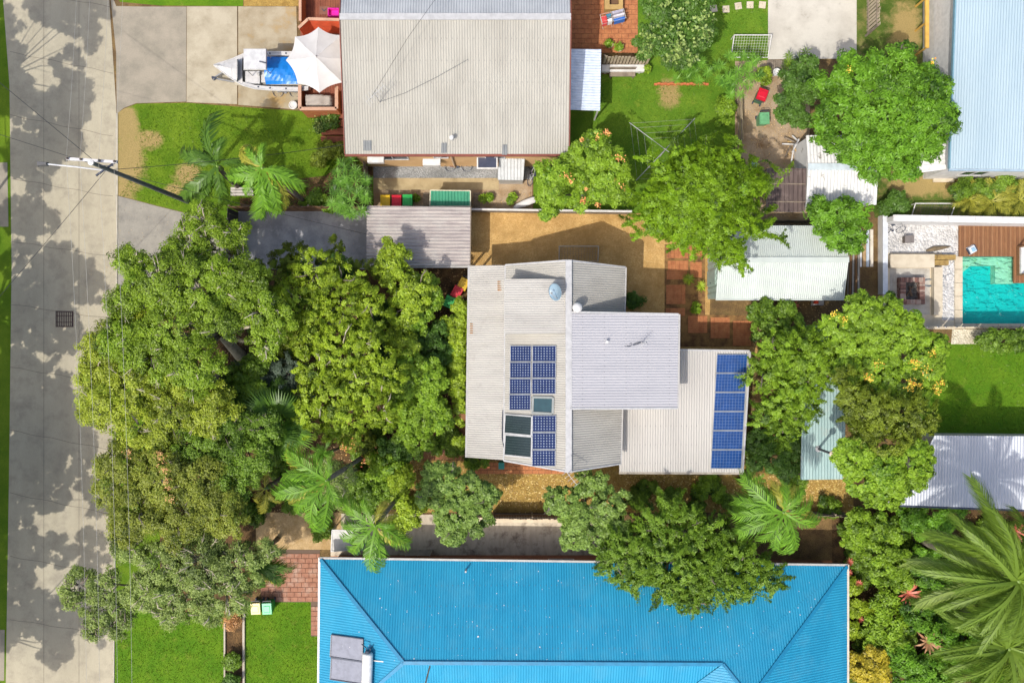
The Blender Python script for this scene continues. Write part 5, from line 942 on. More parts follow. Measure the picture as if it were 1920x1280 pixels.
# ---------------------------------------------------------------- pool yard
yard = sheet('pool_yard', [(1655, 420), (1803, 420), (1803, 616), (1655, 616)], 3, M['pebble'])
sheet('sandstone_paving', [(1656, 474), (1766, 474), (1766, 616), (1656, 616)], 5, M['sand'])
sheet('sunken_concrete', rectp(1668, 503, 1743, 590), 7, mat('pit_concrete', (.47, .45, .40), (.36, .34, .30), 1.4, .85, fine=24, famt=.2, stain=(.22, .20, .18), sscale=1.0, slo=.5, shi=.75))
cop = sheet('pool_coping', [(1789, 480), (1803, 480), (1803, 607), (1995, 607), (1995, 616), (1789, 616)], 6, M['kerb'])
for k in range(5):
    a, b = P(1789.5, 505 + k * 25.2), P(1803.6, 480.5 + k * 25.2); mb = MB(); mb.box(a.x, b.x, a.y + .012, b.y, .02, .075); O('coping_stone', mb, M['sand'], cop)
for k in range(5):
    a, b = P(1789.5 + k * 41, 616), P(1830 + k * 41, 606.5); mb = MB(); mb.box(a.x + .012, b.x, a.y, b.y, .02, .0745); O('coping_stone', mb, M['sand'], cop)
sheet('pool_lower_path', [(1655, 600), (1790, 600), (1790, 617), (1655, 617)], 8, M['sand'])
for nm, (x0, y0, x1, y1) in (('upper', (1664, 479, 1744, 502)), ('right', (1745, 503, 1759, 590))):
    a, b = P(x0, y1), P(x1, y0); mb = MB(); mb.box(a.x, b.x, a.y, b.y, .0, .42); mb.box(a.x - .03, b.x + .03, a.y - .03, b.y + .03, .42, .47)
    thing1('stone_bench', mb, M['sand'], 'low sandstone bench along the %s side of the fire pit' % nm, 'bench')
# basin, ledge, water
PT = mat('pool_tile', (.012, .50, .48), (.008, .44, .44), 2, .5, fine=30, famt=.08); LT = mat('ledge_tile', (.62, .66, .48), (.52, .58, .40), 3, .6, fine=30, famt=.2, stain=(.35, .42, .12), sscale=2.0)
x0, x1, y0, y1 = pool_x0, pool_x1, pool_y0, pool_y1; mb = MB(); d = -.85
mb.add([(x0, y0, d), (x1, y0, d), (x1, y1, d), (x0, y1, d), (x0, y0, .02), (x1, y0, .02), (x1, y1, .02), (x0, y1, .02)], [(0, 1, 2, 3), (0, 4, 5, 1), (1, 5, 6, 2), (2, 6, 7, 3), (3, 7, 4, 0)])
pool = T('swimming_pool', 'turquoise swimming pool with pale shallow ledge', 'swimming pool', ((x0 + x1) / 2, (y0 + y1) / 2, d)); O('basin', mb, PT, pool)
ch = [P(1804, 512), P(1826, 496), P(1872, 496), P(1872, 531), P(1899, 531), P(1899, 481.5), P(1803.5, 481.5)]; ch = [V((p.x + .01 if i in (0, 6) else p.x, p.y, 0)) for i, p in enumerate(ch)]
mb = MB(); e_ = .004
for q in ([(1803.6, 481.6), (1803.6, 497), (1908, 497), (1908, 481.6)], [(1872, 497), (1872, 531), (1908, 531), (1908, 497)], [(1803.6, 497), (1803.6, 513), (1806, 513), (1826, 497)]): mb.prism([P(*p) for p in q], d + .01, -.34)
O('ledge', mb, LT, pool)
wm, wt, wb, N, L = newmat('pool_water'); out = wt.nodes['Material Output']
g_ = N('ShaderNodeNewGeometry').outputs['Position']; mp = N('ShaderNodeMapping'); mp.inputs['Scale'].default_value = (.75, 1.5, 1); mp.inputs['Rotation'].default_value = (0, 0, .35); L(g_, mp.inputs[0])
wv = N('ShaderNodeTexNoise'); wv.inputs['Scale'].default_value = 1.7; wv.inputs['Detail'].default_value = 2.0; wv.inputs['Distortion'].default_value = 1.2; L(mp.outputs[0], wv.inputs['Vector'])
bm = N('ShaderNodeBump'); bm.inputs['Distance'].default_value = .22; L(wv.outputs['Fac'], bm.inputs['Height'])
tr = N('ShaderNodeBsdfTransparent'); tr.inputs[0].default_value = (.62, .95, .94, 1); gl = N('ShaderNodeBsdfGlossy'); gl.inputs['Roughness'].default_value = .09; L(bm.outputs[0], gl.inputs['Normal'])
fr = N('ShaderNodeFresnel'); fr.inputs[0].default_value = 1.33; L(bm.outputs[0], fr.inputs['Normal']); mx = N('ShaderNodeMixShader'); L(fr.outputs[0], mx.inputs[0]); L(tr.outputs[0], mx.inputs[1]); L(gl.outputs[0], mx.inputs[2]); L(mx.outputs[0], out.inputs[0])
mb = MB(); mb.add([(x0 + .002, y0 + .002, -.12), (x1, y0 + .002, -.12), (x1, y1, -.12), (x0 + .002, y1, -.12)], [(0, 1, 2, 3)]); O('water', mb, wm, pool)
# deck with boards
DK = [mat('deck_board_%d' % i, c, tuple(q * .78 for q in c), 3, .65, fine=40, famt=.25, stretch=(6, 1, 1)) for i, c in enumerate([(.26, .125, .055), (.23, .105, .045), (.28, .14, .065), (.20, .09, .04)])]
dk = T('pool_deck', 'brown timber pool deck above the turquoise pool', 'deck', P(1850, 450)); x = P(1796, 0).x; xe = P(1990, 0).x; ya, yb_, yc = P(0, 423).y, P(0, 481.5).y, P(0, 531).y; xs = P(1897, 0).x; k = 0
while x < xe:
    mb = MB(); mb.box(x + .006, x + .136, yb_ if x < xs else yc, ya, .03, .16 + .004 * (k % 3)); O('board', mb, DK[(k * 7) % 4], dk); x += .142; k += 1
db = T('daybed', 'white-cushioned timber daybed at the right edge of the pool deck', 'daybed', P(1925, 490, .16)); a, b = P(1906, 517, .16), P(1960, 462, .16); mb = MB(); mb.box(a.x, b.x, a.y, b.y, .16, .42); O('base', mb, M['timber'], db); mb = MB(); mb.box(a.x + .03, a.x + .35, a.y + .08, b.y - .08, .42, .58); O('cushion', mb, M['trim'], db); mb = MB(); mb.box(a.x + .4, b.x, a.y + .08, b.y - .08, .42, .55); O('mattress', mb, plain('brown_cloth', (.20, .09, .05), .9), db)
for y in (a.y + .05, b.y - .05): mb = MB(); mb.box(a.x + .02, a.x + .12, y - .05, y + .05, .42, 1.9); O('post', mb, M['timber'], db)
t = T('pool_cleaner', 'white and blue box of a pool cleaner on the deck', 'pool cleaner', P(1821, 468, .17)); p = ORG[t]; t.rotation_euler[2] = .5; mb = MB(); mb.hexa([(-.24, -.25, 0), (.24, -.25, 0), (.24, .25, 0), (-.24, .25, 0)], [(-.18, -.2, .2), (.18, -.2, .2), (.18, .2, .2), (-.18, .2, .2)]); O('body', mb, plain('cleaner_white', (.62, .66, .70), .4), t, local=True); mb = MB(); mb.box(-.1, .12, -.14, .1, .2, .25); O('lid', mb, plain('cleaner_blue', (.25, .42, .55), .4), t, local=True)
for s_ in (-1, 1): mb = MB(); mb.box(s_ * .25 - .03, s_ * .25 + .03, -.2, .2, 0, .14); O('track', mb, DARKF, t, local=True)
# fire pit from single bricks
fp = T('fire_pit', 'square brick fire pit on the sunken concrete', 'fire pit', P(1704, 546)); a, b = P(1681, 571), P(1727, 521); bw, bh = .115, .12
BR = [mat('fire_brick_%d' % i, c, tuple(q * .7 for q in c), 6, .9, famt=.35) for i, c in enumerate([(.26, .13, .10), (.36, .22, .17), (.20, .11, .09), (.42, .31, .25)])]
bmesh_ = {}
def brick(x, y, z, lx, ly, h, par, i):
    k = (round(lx, 2), round(ly, 2), i % 4)
    if k not in bmesh_:
        q = MB(); q.box(-lx / 2 + .006, lx / 2 - .006, -ly / 2 + .006, ly / 2 - .006, 0, h - .008); me = bpy.data.meshes.new('brick'); me.from_pydata(q.v, [], q.f); me.materials.append(BR[i % 4]); bmesh_[k] = me
    o = bpy.data.objects.new('brick', bmesh_[k]); col.objects.link(o); o.parent = par; q = ORG[par]; o.location = (x - q.x + random.uniform(-.008, .008), y - q.y + random.uniform(-.008, .008), z - q.z)
cnt = 0
for lay in range(4):
    z = lay * bh + .03; nx = 12; ny = 9; lx = (b.x - a.x) / nx; ly = (b.y - a.y - .6) / ny
    for i in range(nx):
        for y in (a.y + .15, b.y - .15): brick(a.x + (i + .5) * lx, y, z, lx, .3, bh, fp, random.randrange(4))
    for i in range(ny):
        for x in (a.x + .17, b.x - .17): brick(x, a.y + .3 + (i + .5) * ly, z, .34, ly, bh, fp, random.randrange(4))
mb = MB(); mb.box(a.x + .3, b.x - .3, a.y + .28, b.y - .28, .03, .12); O('ash_bed', mb, mat('ash', (.05, .05, .05), (.16, .15, .14), 8, .95, famt=.5), fp); mb = MB()
for k in range(5): u = random.uniform(-.3, .3); mb.bar(P(1704, 546) + V((u, -.3, .16)), P(1704, 546) + V((-u * .6, .3, .2)), .07)
O('logs', mb, BARK['brown'], fp)['kind'] = 'stuff'
# sleepers, box, hose, driftwood
for (x0, y0, x1, y1, lab) in [(1733, 479, 1786, 488, 'upper weathered timber sleeper beside the fire pit bench'), (1720, 489, 1773, 498, 'lower weathered timber sleeper beside the fire pit bench')]:
    t = T('timber_sleeper', lab, 'sleeper', P((x0 + x1) / 2, (y0 + y1) / 2)); n = 3
    for i in range(n): a, b = P(x0 + (x1 - x0) * i / n, y1), P(x0 + (x1 - x0) * (i + 1) / n, y0); mb = MB(); mb.box(a.x, b.x - .02, a.y, b.y, .02, .40 + .03 * (i % 2)); O('block', mb, mat('sleeper_wood', (.40, .27, .09), (.26, .17, .06), 4, .9, fine=30, famt=.4), t)
mb = MB(); mb.tube([P(1737, 470, .1), P(1752, 466, .16), P(1770, 464, .14), P(1783, 462, .1)], [.06, .16, .10, .02], 8); thing1('driftwood', mb, mat('driftwood', (.20, .15, .09), (.13, .10, .06), 5, .9), 'dark pointed driftwood log lying on the white pebbles', 'driftwood')
mb = MB(); pts = [];
for k in range(60):
    a = k * .42; r = .3 + .05 * math.sin(k * .3); pts.append(P(1741, 530, .03) + V((r * math.cos(a) * 1.15, r * math.sin(a) * .7, .02 + .003 * (k % 9))))
pts += [P(1760, 520, .08), P(1772, 518, .05), P(1784, 512, .04), P(1778, 500, .04), P(1788, 490, .04), P(1792, 478, .04)]; mb.tube(pts, .014, 5); thing1('garden_hose', mb, plain('hose_grey', (.16, .20, .24), .5), 'thin grey hose coiled beside the fire pit', 'hose')
t = T('storage_crate', 'dark lidded crate on the white pebbles by the wall', 'crate', P(1699, 450)); mb = MB(); p = ORG[t]; mb.box(p.x-.25, p.x+.25, p.y-.2, p.y+.2, .02, .4); O('body', mb, plain('crate_brown', (.12, .10, .085), .7), t); mb = MB(); mb.box(p.x-.28, p.x+.28, p.y-.23, p.y+.23, .4, .45); O('lid', mb, plain('crate_lid', (.17, .15, .14), .6), t)
# pool yard walls
WW = mat('white_wall', (.62, .61, .60), (.55, .54, .52), 1.5, .7, fine=30, famt=.1, stain=(.48, .46, .42), sscale=1.5, slo=.6, shi=.8)
w1 = T('garden_wall', 'white rendered wall along the top of the pool yard', 'wall', P(1790, 418)); a, b = P(1652, 421), P(2000, 427); mb = MB(); mb.hexa([(a.x, a.y, 0), (b.x, b.y, 0), (b.x, b.y + .3, 0), (a.x, a.y + .3, 0)], [(a.x, a.y, 1.55), (b.x, b.y, 1.55), (b.x, b.y + .3, 1.55), (a.x, a.y + .3, 1.55)]); O('render', mb, WW, w1)
for k in range(7): mb = MB(); c0, c1 = a.lerp(b, k / 7), a.lerp(b, (k + 1) / 7); mb.hexa([(c0.x + .008, c0.y - .03, 1.55), (c1.x - .008, c1.y - .03, 1.55), (c1.x - .008, c1.y + .36, 1.55), (c0.x + .008, c0.y + .36, 1.55)], [(c0.x + .008, c0.y - .03, 1.61), (c1.x - .008, c1.y - .03, 1.61), (c1.x - .008, c1.y + .36, 1.61), (c0.x + .008, c0.y + .36, 1.61)]); O('capping', mb, M['trim'], w1)
w2 = T('garden_wall', 'low pale wall along the left side of the pool yard', 'wall', P(1648, 480)); a, b = P(1646, 552), P(1655, 406); mb = MB(); mb.box(a.x, b.x - .06, a.y, b.y, 0, .7); O('render', mb, WW, w2); mb = MB(); mb.box(a.x - .03, b.x - .03, a.y - .03, b.y, .7, .75); O('capping', mb, plain('cap_grey', (.60, .63, .66), .6), w2)
gf = T('glass_fence', 'frameless glass pool fence along the lower coping', 'fence', P(1830, 613)); gm, gt, gb, N, L = newmat('fence_glass'); tr = N('ShaderNodeBsdfTransparent'); tr.inputs[0].default_value = (.90, .96, .95, 1); gl = N('ShaderNodeBsdfGlossy'); gl.inputs['Roughness'].default_value = .03; fr = N('ShaderNodeFresnel'); mx = N('ShaderNodeMixShader'); L(fr.outputs[0], mx.inputs[0]); L(tr.outputs[0], mx.inputs[1]); L(gl.outputs[0], mx.inputs[2]); L(mx.outputs[0], gt.nodes['Material Output'].inputs[0])
for k in range(6):
    a, b = P(1732 + k * 34, 613), P(1764 + k * 34, 613); mb = MB(); mb.box(a.x, b.x, a.y - .006, a.y + .006, .12, 1.3); O('pane', mb, gm, gf)
    for f in (.2, .8): q = a.lerp(b, f); mb = MB(); mb.lathe((q.x, q.y, .03), [(.06, 0), (.06, .04), (.03, .05), (.03, .2)], 10); O('spigot', mb, plain('steel', (.45, .45, .46), .3, metal=.8), gf)
# ---------------------------------------------------------------- fences
def fence(label, pts, h, m, pw=.15, gap=.012, thick=.02, z0=.03, cap=None, nm='fence', off=0, rails=True, var=.02, pn='paling'):
    q = [P(*p) for p in pts]; t = T('fence' if nm == 'fence' else nm, label, nm.replace('_', ' '), q[0]); me = None
    mq = MB(); mq.box(-pw / 2 + gap / 2, pw / 2 - gap / 2, -thick / 2, thick / 2, 0, 1); me = bpy.data.meshes.new(pn); me.from_pydata(mq.v, [], mq.f); me.materials.append(m)
    for a, b in zip(q[:-1], q[1:]):
        d = b - a; L_ = d.length; n = max(1, int(L_ / pw)); an = math.atan2(d.y, d.x)
        for k in range(n):
            p = a.lerp(b, (k + .5) / n) - q[0]; o = bpy.data.objects.new(pn, me); col.objects.link(o); o.parent = t; o.location = (p.x, p.y, z0); o.rotation_euler = (random.uniform(-.02, .02), 0, an); o.scale = (L_ / n / pw, 1, h + random.uniform(-var, var))
        nr = V((-math.sin(an), math.cos(an), 0)) * (.04)
        if rails:
            for zz in (.3, h * .85): mb = MB(); mb.bar(a + nr + V((0, 0, zz)), b + nr + V((0, 0, zz)), .05, .08); O('rail', mb, M['timberg'], t)
            for k in range(int(L_ / 2.4) + 1): p = a.lerp(b, min(1, k * 2.4 / L_)) + nr * 2; mb = MB(); mb.box(p.x-.05, p.x+.05, p.y-.05, p.y+.05, 0, h - .05); O('post', mb, M['timberg'], t)
        if cap: mb = MB(); mb.bar(a + V((0, 0, h + .03)), b + V((0, 0, h + .03)), .12, .05); O('capping', mb, cap, t)
    return t
def fence_s(*a, **k): return fence(*a, **k)
fence('brown timber paling fence along the dark driveway pad', [(446, 396), (690, 396)], 1.7, M['timber'])
fence('dark slatted driveway gate at the road end of the pad', [(446, 490), (446, 398)], 1.75, plain('gate_dark', (.075, .065, .06), .6), pw=.3, nm='gate', pn='slat')
fence('grey paling fence between the gravel yard and the peach house', [(884, 398), (1180, 402)], 1.1, M['timberg'], cap=plain('cap_white', (.62, .60, .56), .6))
fence('short timber fence at the end of the bin bay', [(700, 392), (690, 372), (690, 300)], 1.5, M['timberg'])
CB = plain('beige_sheet', (.46, .38, .27), .6)
fence('beige ribbed metal fence below the potted plants', [(1128, 124), (1212, 126)], 1.7, CB, pw=.19, gap=.05, var=0, pn='sheet_rib')
fence('beige ribbed metal fence beside the concrete court', [(1625, 68), (1625, -40)], 1.75, CB, pw=.22, gap=.06, var=0, pn='sheet_rib')
fence('tan timber fence between the lawn and the dirt yard', [(1384, 270), (1381, 185)], 1.1, plain('tan_timber', (.45, .36, .22), .8), pw=.2)
fence('dark paling fence above the side path of the blue roof', [(925, 962), (1050, 963)], 1.5, plain('dark_palings', (.17, .11, .07), .9), pw=.16)
fence('weathered fence hidden by the overhanging tree', [(1480, 958), (1580, 960)], 1.3, M['timberg'])
fence('low slat fence panel in the planting beside the blue roof', [(1622, 1215), (1628, 1128)], .7, plain('white_slats', (.62, .62, .60), .6), pw=.12, gap=.03, pn='slat')
fence('grey fence behind the white shed along the garden rubbish', [(1430, 418), (1520, 418)], 1.0, M['timberg'])
# timber edgings
for (x0, y0, x1, y1, lab) in [(421, 1165, 424, 1290, 'left timber edging of the planting strip'), (456, 1150, 460, 1290, 'right pale timber edging of the planting strip')]:
    a, b = P(x0, y1), P(x1, y0); mb = MB(); mb.box(a.x, b.x, a.y, b.y, 0, .16); thing1('garden_edging', mb, plain('edge_pale', (.45, .40, .32), .8), lab, 'edging')
t = T('garden_edging', 'orange brick edging along the top of the back lawn', 'edging', P(1277, 158))
for k in range(17):
    a = P(1226 + k * 6, 161 - (k % 2)); mb = MB(); mb.box(a.x, a.x + .185, a.y, a.y + .12, 0, .14 + .02 * (k % 3)); O('brick', mb, plain('orange_brick', (.55, .16, .06), .8), t)
mb = MB(); a, b = P(1128, 135, .5), P(1208, 122, .5); mb.box(a.x, b.x, a.y, b.y, .3, .55); mb.box(a.x+.2, a.x+.3, a.y+.05, b.y-.05, 0, .3); mb.box(b.x-.3, b.x-.2, a.y+.05, b.y-.05, 0, .3); thing1('white_shelf', mb, M['trim'], 'long white shelf below the beige ribbed fence', 'shelf')
t = T('garden_bench', 'weathered timber bench at the top of the back lawn', 'bench', P(1165, 142)); p = ORG[t]; mb = MB(); mb.box(p.x-.8, p.x+.8, p.y-.2, p.y+.15, .4, .45); O('seat', mb, M['timberg'], t); mb = MB(); mb.box(p.x-.8, p.x+.8, p.y+.2, p.y+.24, .5, .8); O('backrest', mb, M['timberg'], t)
for dx in (-.7, .7): mb = MB(); mb.box(p.x+dx-.04, p.x+dx+.04, p.y-.18, p.y+.24, 0, .4); O('leg', mb, M['timberg'], t)
t = T('garden_bench', 'grey plank bench behind the front timber fence', 'bench', P(458, 360)); p = ORG[t]
for k in range(3): mb = MB(); mb.box(p.x-.7, p.x+.7, p.y-.3+k*.18, p.y-.15+k*.18, .4, .44); O('slat', mb, plain('pale_plank', (.50, .46, .40), .8), t)
for dx in (-.55, .55): mb = MB(); mb.box(p.x+dx-.05, p.x+dx+.05, p.y-.28, p.y+.2, 0, .4); O('leg', mb, M['timberg'], t)
# ---------------------------------------------------------------- wheelie bins
def make_bin(label, lid, body, loc, rz, first=None, group='wheelie bins'):
    if first: return dup(first, loc, rz, label, {'lid': lid, 'body': body})
    t = T('wheelie_bin', label, 'wheelie bin', loc, group, rz); mb = MB(); mb.hexa([(-.22, -.24, .06), (.22, -.24, .06), (.22, .26, .06), (-.22, .26, .06)], [(-.28, -.34, .98), (.28, -.34, .98), (.28, .32, .98), (-.28, .32, .98)]); O('body', mb, body, t, local=True)
    mb = MB(); mb.hexa([(-.31, -.38, .98), (.31, -.38, .98), (.31, .36, .98), (-.31, .36, .98)], [(-.28, -.35, 1.04), (.28, -.35, 1.04), (.28, .33, 1.09), (-.28, .33, 1.09)]); mb.hexa([(-.2, -.25, 1.04), (.2, -.25, 1.04), (.2, .2, 1.07), (-.2, .2, 1.07)], [(-.17, -.2, 1.075), (.17, -.2, 1.075), (.17, .15, 1.10), (-.17, .15, 1.10)]); O('lid', mb, lid, t, local=True)
    mb = MB(); mb.tube([(-.24, .34, 1.0), (-.24, .45, 1.0), (.24, .45, 1.0), (.24, .34, 1.0)], .02, 6); O('handle', mb, DARKF, t, local=True)
    for s_ in (-1, 1): mb = MB(); mb.tube([(s_ * .2, .3, .1), (s_ * .27, .3, .1)], .1, 12); O('wheel', mb, DARKF, t, local=True)
    return t
YL, RD, GN, BG = plain('bin_yellow', (.72, .46, .015), .45), plain('bin_red', (.58, .01, .03), .45), plain('bin_green', (.02, .36, .07), .45), plain('bin_body', (.05, .17, .09), .5)
SG = plain('bin_sage', (.13, .36, .17), .5)
b0 = make_bin('yellow-lidded wheelie bin beside the star-leaved oleander', YL, BG, P(727, 382), math.pi)
for a in [('red-lidded wheelie bin in the row below the peach wall', RD, BG, P(748, 382), math.pi), ('green-lidded wheelie bin in the row below the peach wall', GN, GN, P(768, 381), math.pi),
          ('yellow-lidded wheelie bin at the corner of the veranda', YL, BG, P(871, 534), -.5), ('red-lidded wheelie bin at the corner of the veranda', RD, BG, P(859, 549), -.5), ('green wheelie bin below the red one by the climbing hedge', GN, GN, P(845, 567), -.4),
          ('red-lidded wheelie bin standing in the dirt yard', RD, BG, P(1420, 187), 2.8), ('sage green wheelie bin standing in the dirt yard', SG, SG, P(1424, 230), .05),
          ('green wheelie bin half hidden beside the brown sheet lean-to', GN, GN, P(1396, 348), .1),
          ('yellow-lidded wheelie bin on the lawn corner under the paperbark', plain('bin_pale', (.75, .62, .22), .4), BG, P(489, 1130), .05), ('green wheelie bin on the lawn beside the paved patio', plain('bin_mint', (.06, .50, .20), .4), GN, P(510, 1130), .05)]: make_bin(*a, first=b0)
# ---------------------------------------------------------------- boat, umbrella, deck
bt = T('boat', 'white motor boat with hardtop and blue tarp on the driveway', 'boat', P(490, 133, .55)); zg = 1.7
BW = plain('boat_white', (.54, .53, .515), .35, coat=.3)
st = [(404, 125, .4), (412, 126, 5), (422, 128, 11), (436, 130, 19), (455, 131, 29), (478, 132.5, 34), (500, 133, 35.5), (530, 133.5, 36), (560, 134, 36), (578, 134, 34)]
rows_ = []
for x, y, hw in st:
    c = P(x, y, zg); h = hw / SC * .966; rise = .25 if x < 440 else .0; k = max(0, (440 - x) / 36); rows_.append([(c.x, c.y + h, zg + rise * k), (c.x + .05 * k, c.y + h * .86, 1.15 + .2 * k), (c.x + .25 * k, c.y, .62 + .7 * k * k), (c.x + .05 * k, c.y - h * .86, 1.15 + .2 * k), (c.x, c.y - h, zg + rise * k)])
mb = MB(); n = len(rows_); mb.v = [p for r in rows_ for p in r]; mb.f = [(i*5+j, i*5+j+1, i*5+j+6, i*5+j+5) for i in range(n-1) for j in range(4)] + [tuple((n-1)*5+j for j in range(5))]; O('hull', mb, BW, bt)
mb = MB(); q = []
for r in rows_[:5]: q.append((r[0], r[4]))
fv = [q[0][0]] + [p[0] for p in q[1:]] + [p[1] for p in reversed(q[1:])]; 
for i in range(4): a0, a1, b0_, b1_ = q[i][0], q[i][1], q[i+1][0], q[i+1][1]; m0 = ((a0[0]), (a0[1]+a1[1])/2, a0[2]+.1); m1 = ((b0_[0]), (b0_[1]+b1_[1])/2, b0_[2]+.12); mb.add([a0, m0, m1, b0_], [(0, 1, 2, 3)]); mb.add([m0, a1, b1_, m1], [(0, 1, 2, 3)])
O('foredeck', mb, BW, bt)
for s_ in (0, 4): mb = MB(); mb.tube([r[s_] for r in rows_], .045, 6); O('gunwale', mb, BW, bt)
for s_, e in ((0, -1), (4, 1)):
    mb = MB()
    for i in range(4, n - 1): a0, b0_ = V(rows_[i][s_]), V(rows_[i+1][s_]); mb.add([a0, a0 + V((0, e * .22, .0)), b0_ + V((0, e * .22, .0)), b0_], [(0, 1, 2, 3)])
    sdk = O('side_deck', mb, BW, bt)
    for i in range(5, 9): mb = MB(); p = V(rows_[i][s_]) + V((.2, e * .1, 0)); mb.lathe(p, [(.045, 0), (.045, .05), (.02, .06)], 8); O('cleat', mb, DARKF, sdk)
mb = MB(); a, b = P(440, 160, 1.25), P(577, 108, 1.25); mb.box(a.x, b.x, a.y, b.y, 1.2, 1.25); O('cockpit_floor', mb, plain('cockpit_tan', (.42, .38, .30), .7), bt)
mb = MB(); a, b = P(441, 151, 2.0), P(446, 110, 2.0); mb.hexa([(a.x, a.y, 1.75), (a.x+.05, a.y, 1.75), (a.x+.05, b.y, 1.75), (a.x, b.y, 1.75)], [(a.x+.2, a.y+.1, 2.2), (a.x+.25, a.y+.1, 2.2), (a.x+.25, b.y-.1, 2.2), (a.x+.2, b.y-.1, 2.2)]); O('windscreen', mb, plain('dark_screen', (.05, .055, .06), .1, spec=.7), bt)
a, b = P(456, 131, 3.0), P(500, 91, 3.0); mb = MB(); mb.hexa([(a.x, a.y, 2.94), (b.x, a.y, 2.94), (b.x, b.y, 2.94), (a.x, b.y, 2.94)], [(a.x+.04, a.y+.04, 3.03), (b.x-.04, a.y+.04, 3.03), (b.x-.04, b.y-.04, 3.03), (a.x+.04, b.y-.04, 3.03)]); ht = O('hardtop', mb, plain('hardtop_white', (.53, .53, .53), .4), bt); mb = MB(); c = P(496, 118, 3.05); mb.bar(c + V((-.3, .08, 0)), c + V((.1, -.02, 0)), .06); O('aerial_mount', mb, DARKF, ht)
for x in (a.x + .1, b.x - .1):
    for y in (a.y + .1, b.y - .15): mb = MB(); mb.tube([(x, y, 1.3), (x, y, 2.94)], .025, 6); O('hardtop_post', mb, M['gut'], bt)
mb = MB(); a, b = P(460, 157, 1.6), P(498, 134, 1.6); mb.box(a.x, b.x - .35, a.y, b.y, 1.25, 1.62); mb.box(b.x - .33, b.x, a.y + .1, b.y, 1.25, 1.5); O('seat', mb, BW, bt); mb = MB(); mb.lathe((b.x - .4, b.y - .2, 1.64), [(.09, 0), (.09, .12), (.04, .14)], 10); O('throttle', mb, M['gut'], bt)
gx_ = 14; gy_ = 10; c0, c1, c2_, c3 = P(499, 159, 1.62), P(565, 158, 1.62), P(565, 108, 1.62), P(500, 107, 1.62); mb = MB(); gr = random.Random(4)
for i in range(gx_ + 1):
    for j in range(gy_ + 1):
        u, v = i / gx_, j / gy_; p = c0.lerp(c1, u).lerp(c3.lerp(c2_, u), v); mb.v.append((p.x, p.y, 1.66 + .42 * math.sin(math.pi * v) ** .8 * (.6 + .4 * math.cos(u * 3)) + gr.uniform(-.015, .015)))
mb.f = [(i*(gy_+1)+j, (i+1)*(gy_+1)+j, (i+1)*(gy_+1)+j+1, i*(gy_+1)+j+1) for i in range(gx_) for j in range(gy_)]; O('tarp', mb, plain('blue_tarp', (.005, .19, .62), .35, spec=.5), bt)
tl = T('boat_trailer', 'grey boat trailer under the white motor boat', 'trailer', P(480, 133)); mb = MB(); z = .45
for s_ in (-1, 1): mb.bar(P(400, 147, z), P(450, 136 + s_ * 20, z), .08); mb.bar(P(450, 136 + s_ * 20, z), P(575, 136 + s_ * 20, z), .08)
for x in (455, 500, 545): mb.bar(P(x, 116, z), P(x, 156, z), .08)
O('frame', mb, plain('galv', (.30, .30, .30), .5, metal=.4), tl); mb = MB(); mb.bar(P(397, 145, .5), P(406, 147, .45), .12); mb.tube([P(402, 149, .05), P(402, 149, .75)], .03, 6); mb.lathe(P(402, 149, .0), [(.04, .02), (.1, .04), (.1, .14), (.04, .16)], 10); O('coupling', mb, DARKF, tl)
for s_ in (-1, 1):
    for x in (532, 552): c = P(x, 136 + s_ * 33, .32); mb = MB(); mb.torus(c, .24, .09, 'y', 16, 6); w_ = O('wheel', mb, DARKF, tl); mb = MB(); mb.tube([c + V((0, -.05, 0)), c + V((0, .05, 0))], .17, 12); O('rim', mb, M['gut'], w_)
for s_ in (-1, 1): mb = MB(); c = P(542, 136 + s_ * 33, .72); mb.box(c.x - .7, c.x + .7, c.y - .12, c.y + .12, .70, .74); O('mudguard', mb, plain('guard', (.25, .25, .26), .5), tl)
# umbrella
um = T('shade_umbrella', 'large white octagonal shade umbrella beside the grey roof', 'umbrella', P(598, 112, .9)); ze_, zp = 3.35, 3.95; ap_ = P(592, 106, zp)
oct_ = [P(x, y, ze_) for x, y in ((597, 51), (641, 66), (645, 111), (642, 155), (599, 174), (558, 157), (536, 113), (553, 69))]
CNV = mat('canvas', (.53, .515, .50), (.49, .475, .46), 2, .8, fine=30, famt=.04)
for k in range(8):
    a, b = oct_[k], oct_[(k + 1) % 8]; mb = MB(); nr, na = 6, 6
    for i in range(nr + 1):
        for j in range(na + 1):
            r, f = i / nr, j / na; e = a.lerp(b, f); dip = 4 * f * (1 - f); e = e + (ap_ - e) * (.075 * dip * r); p = ap_.lerp(e, r); zz = zp + (ze_ - zp) * (r ** .85) - .05 * dip * r; mb.v.append((p.x, p.y, zz))
    mb.f = [(i*(na+1)+j, (i+1)*(na+1)+j, (i+1)*(na+1)+j+1, i*(na+1)+j+1) for i in range(nr) for j in range(na)]; O('canopy_panel', mb, CNV, um, smooth=True)
for k in range(8): mb = MB(); mb.bar(ap_ + V((0, 0, -.06)), oct_[k] + V((0, 0, -.04)), .03); O('rib', mb, M['gut'], um)
mb = MB(); mb.tube([V((ap_.x, ap_.y, .92)), V((ap_.x, ap_.y, zp - .03))], .04, 10); O('pole', mb, M['gut'], um); mb = MB(); mb.lathe((ap_.x, ap_.y, .92), [(.4, 0), (.4, .06), (.1, .1), (.06, .3)], 14); O('base', mb, M['gut'], um); mb = MB(); mb.lathe((ap_.x, ap_.y, zp), [(.07, -.02), (.05, .04), (.02, .1)], 10); O('finial', mb, M['trim'], um)
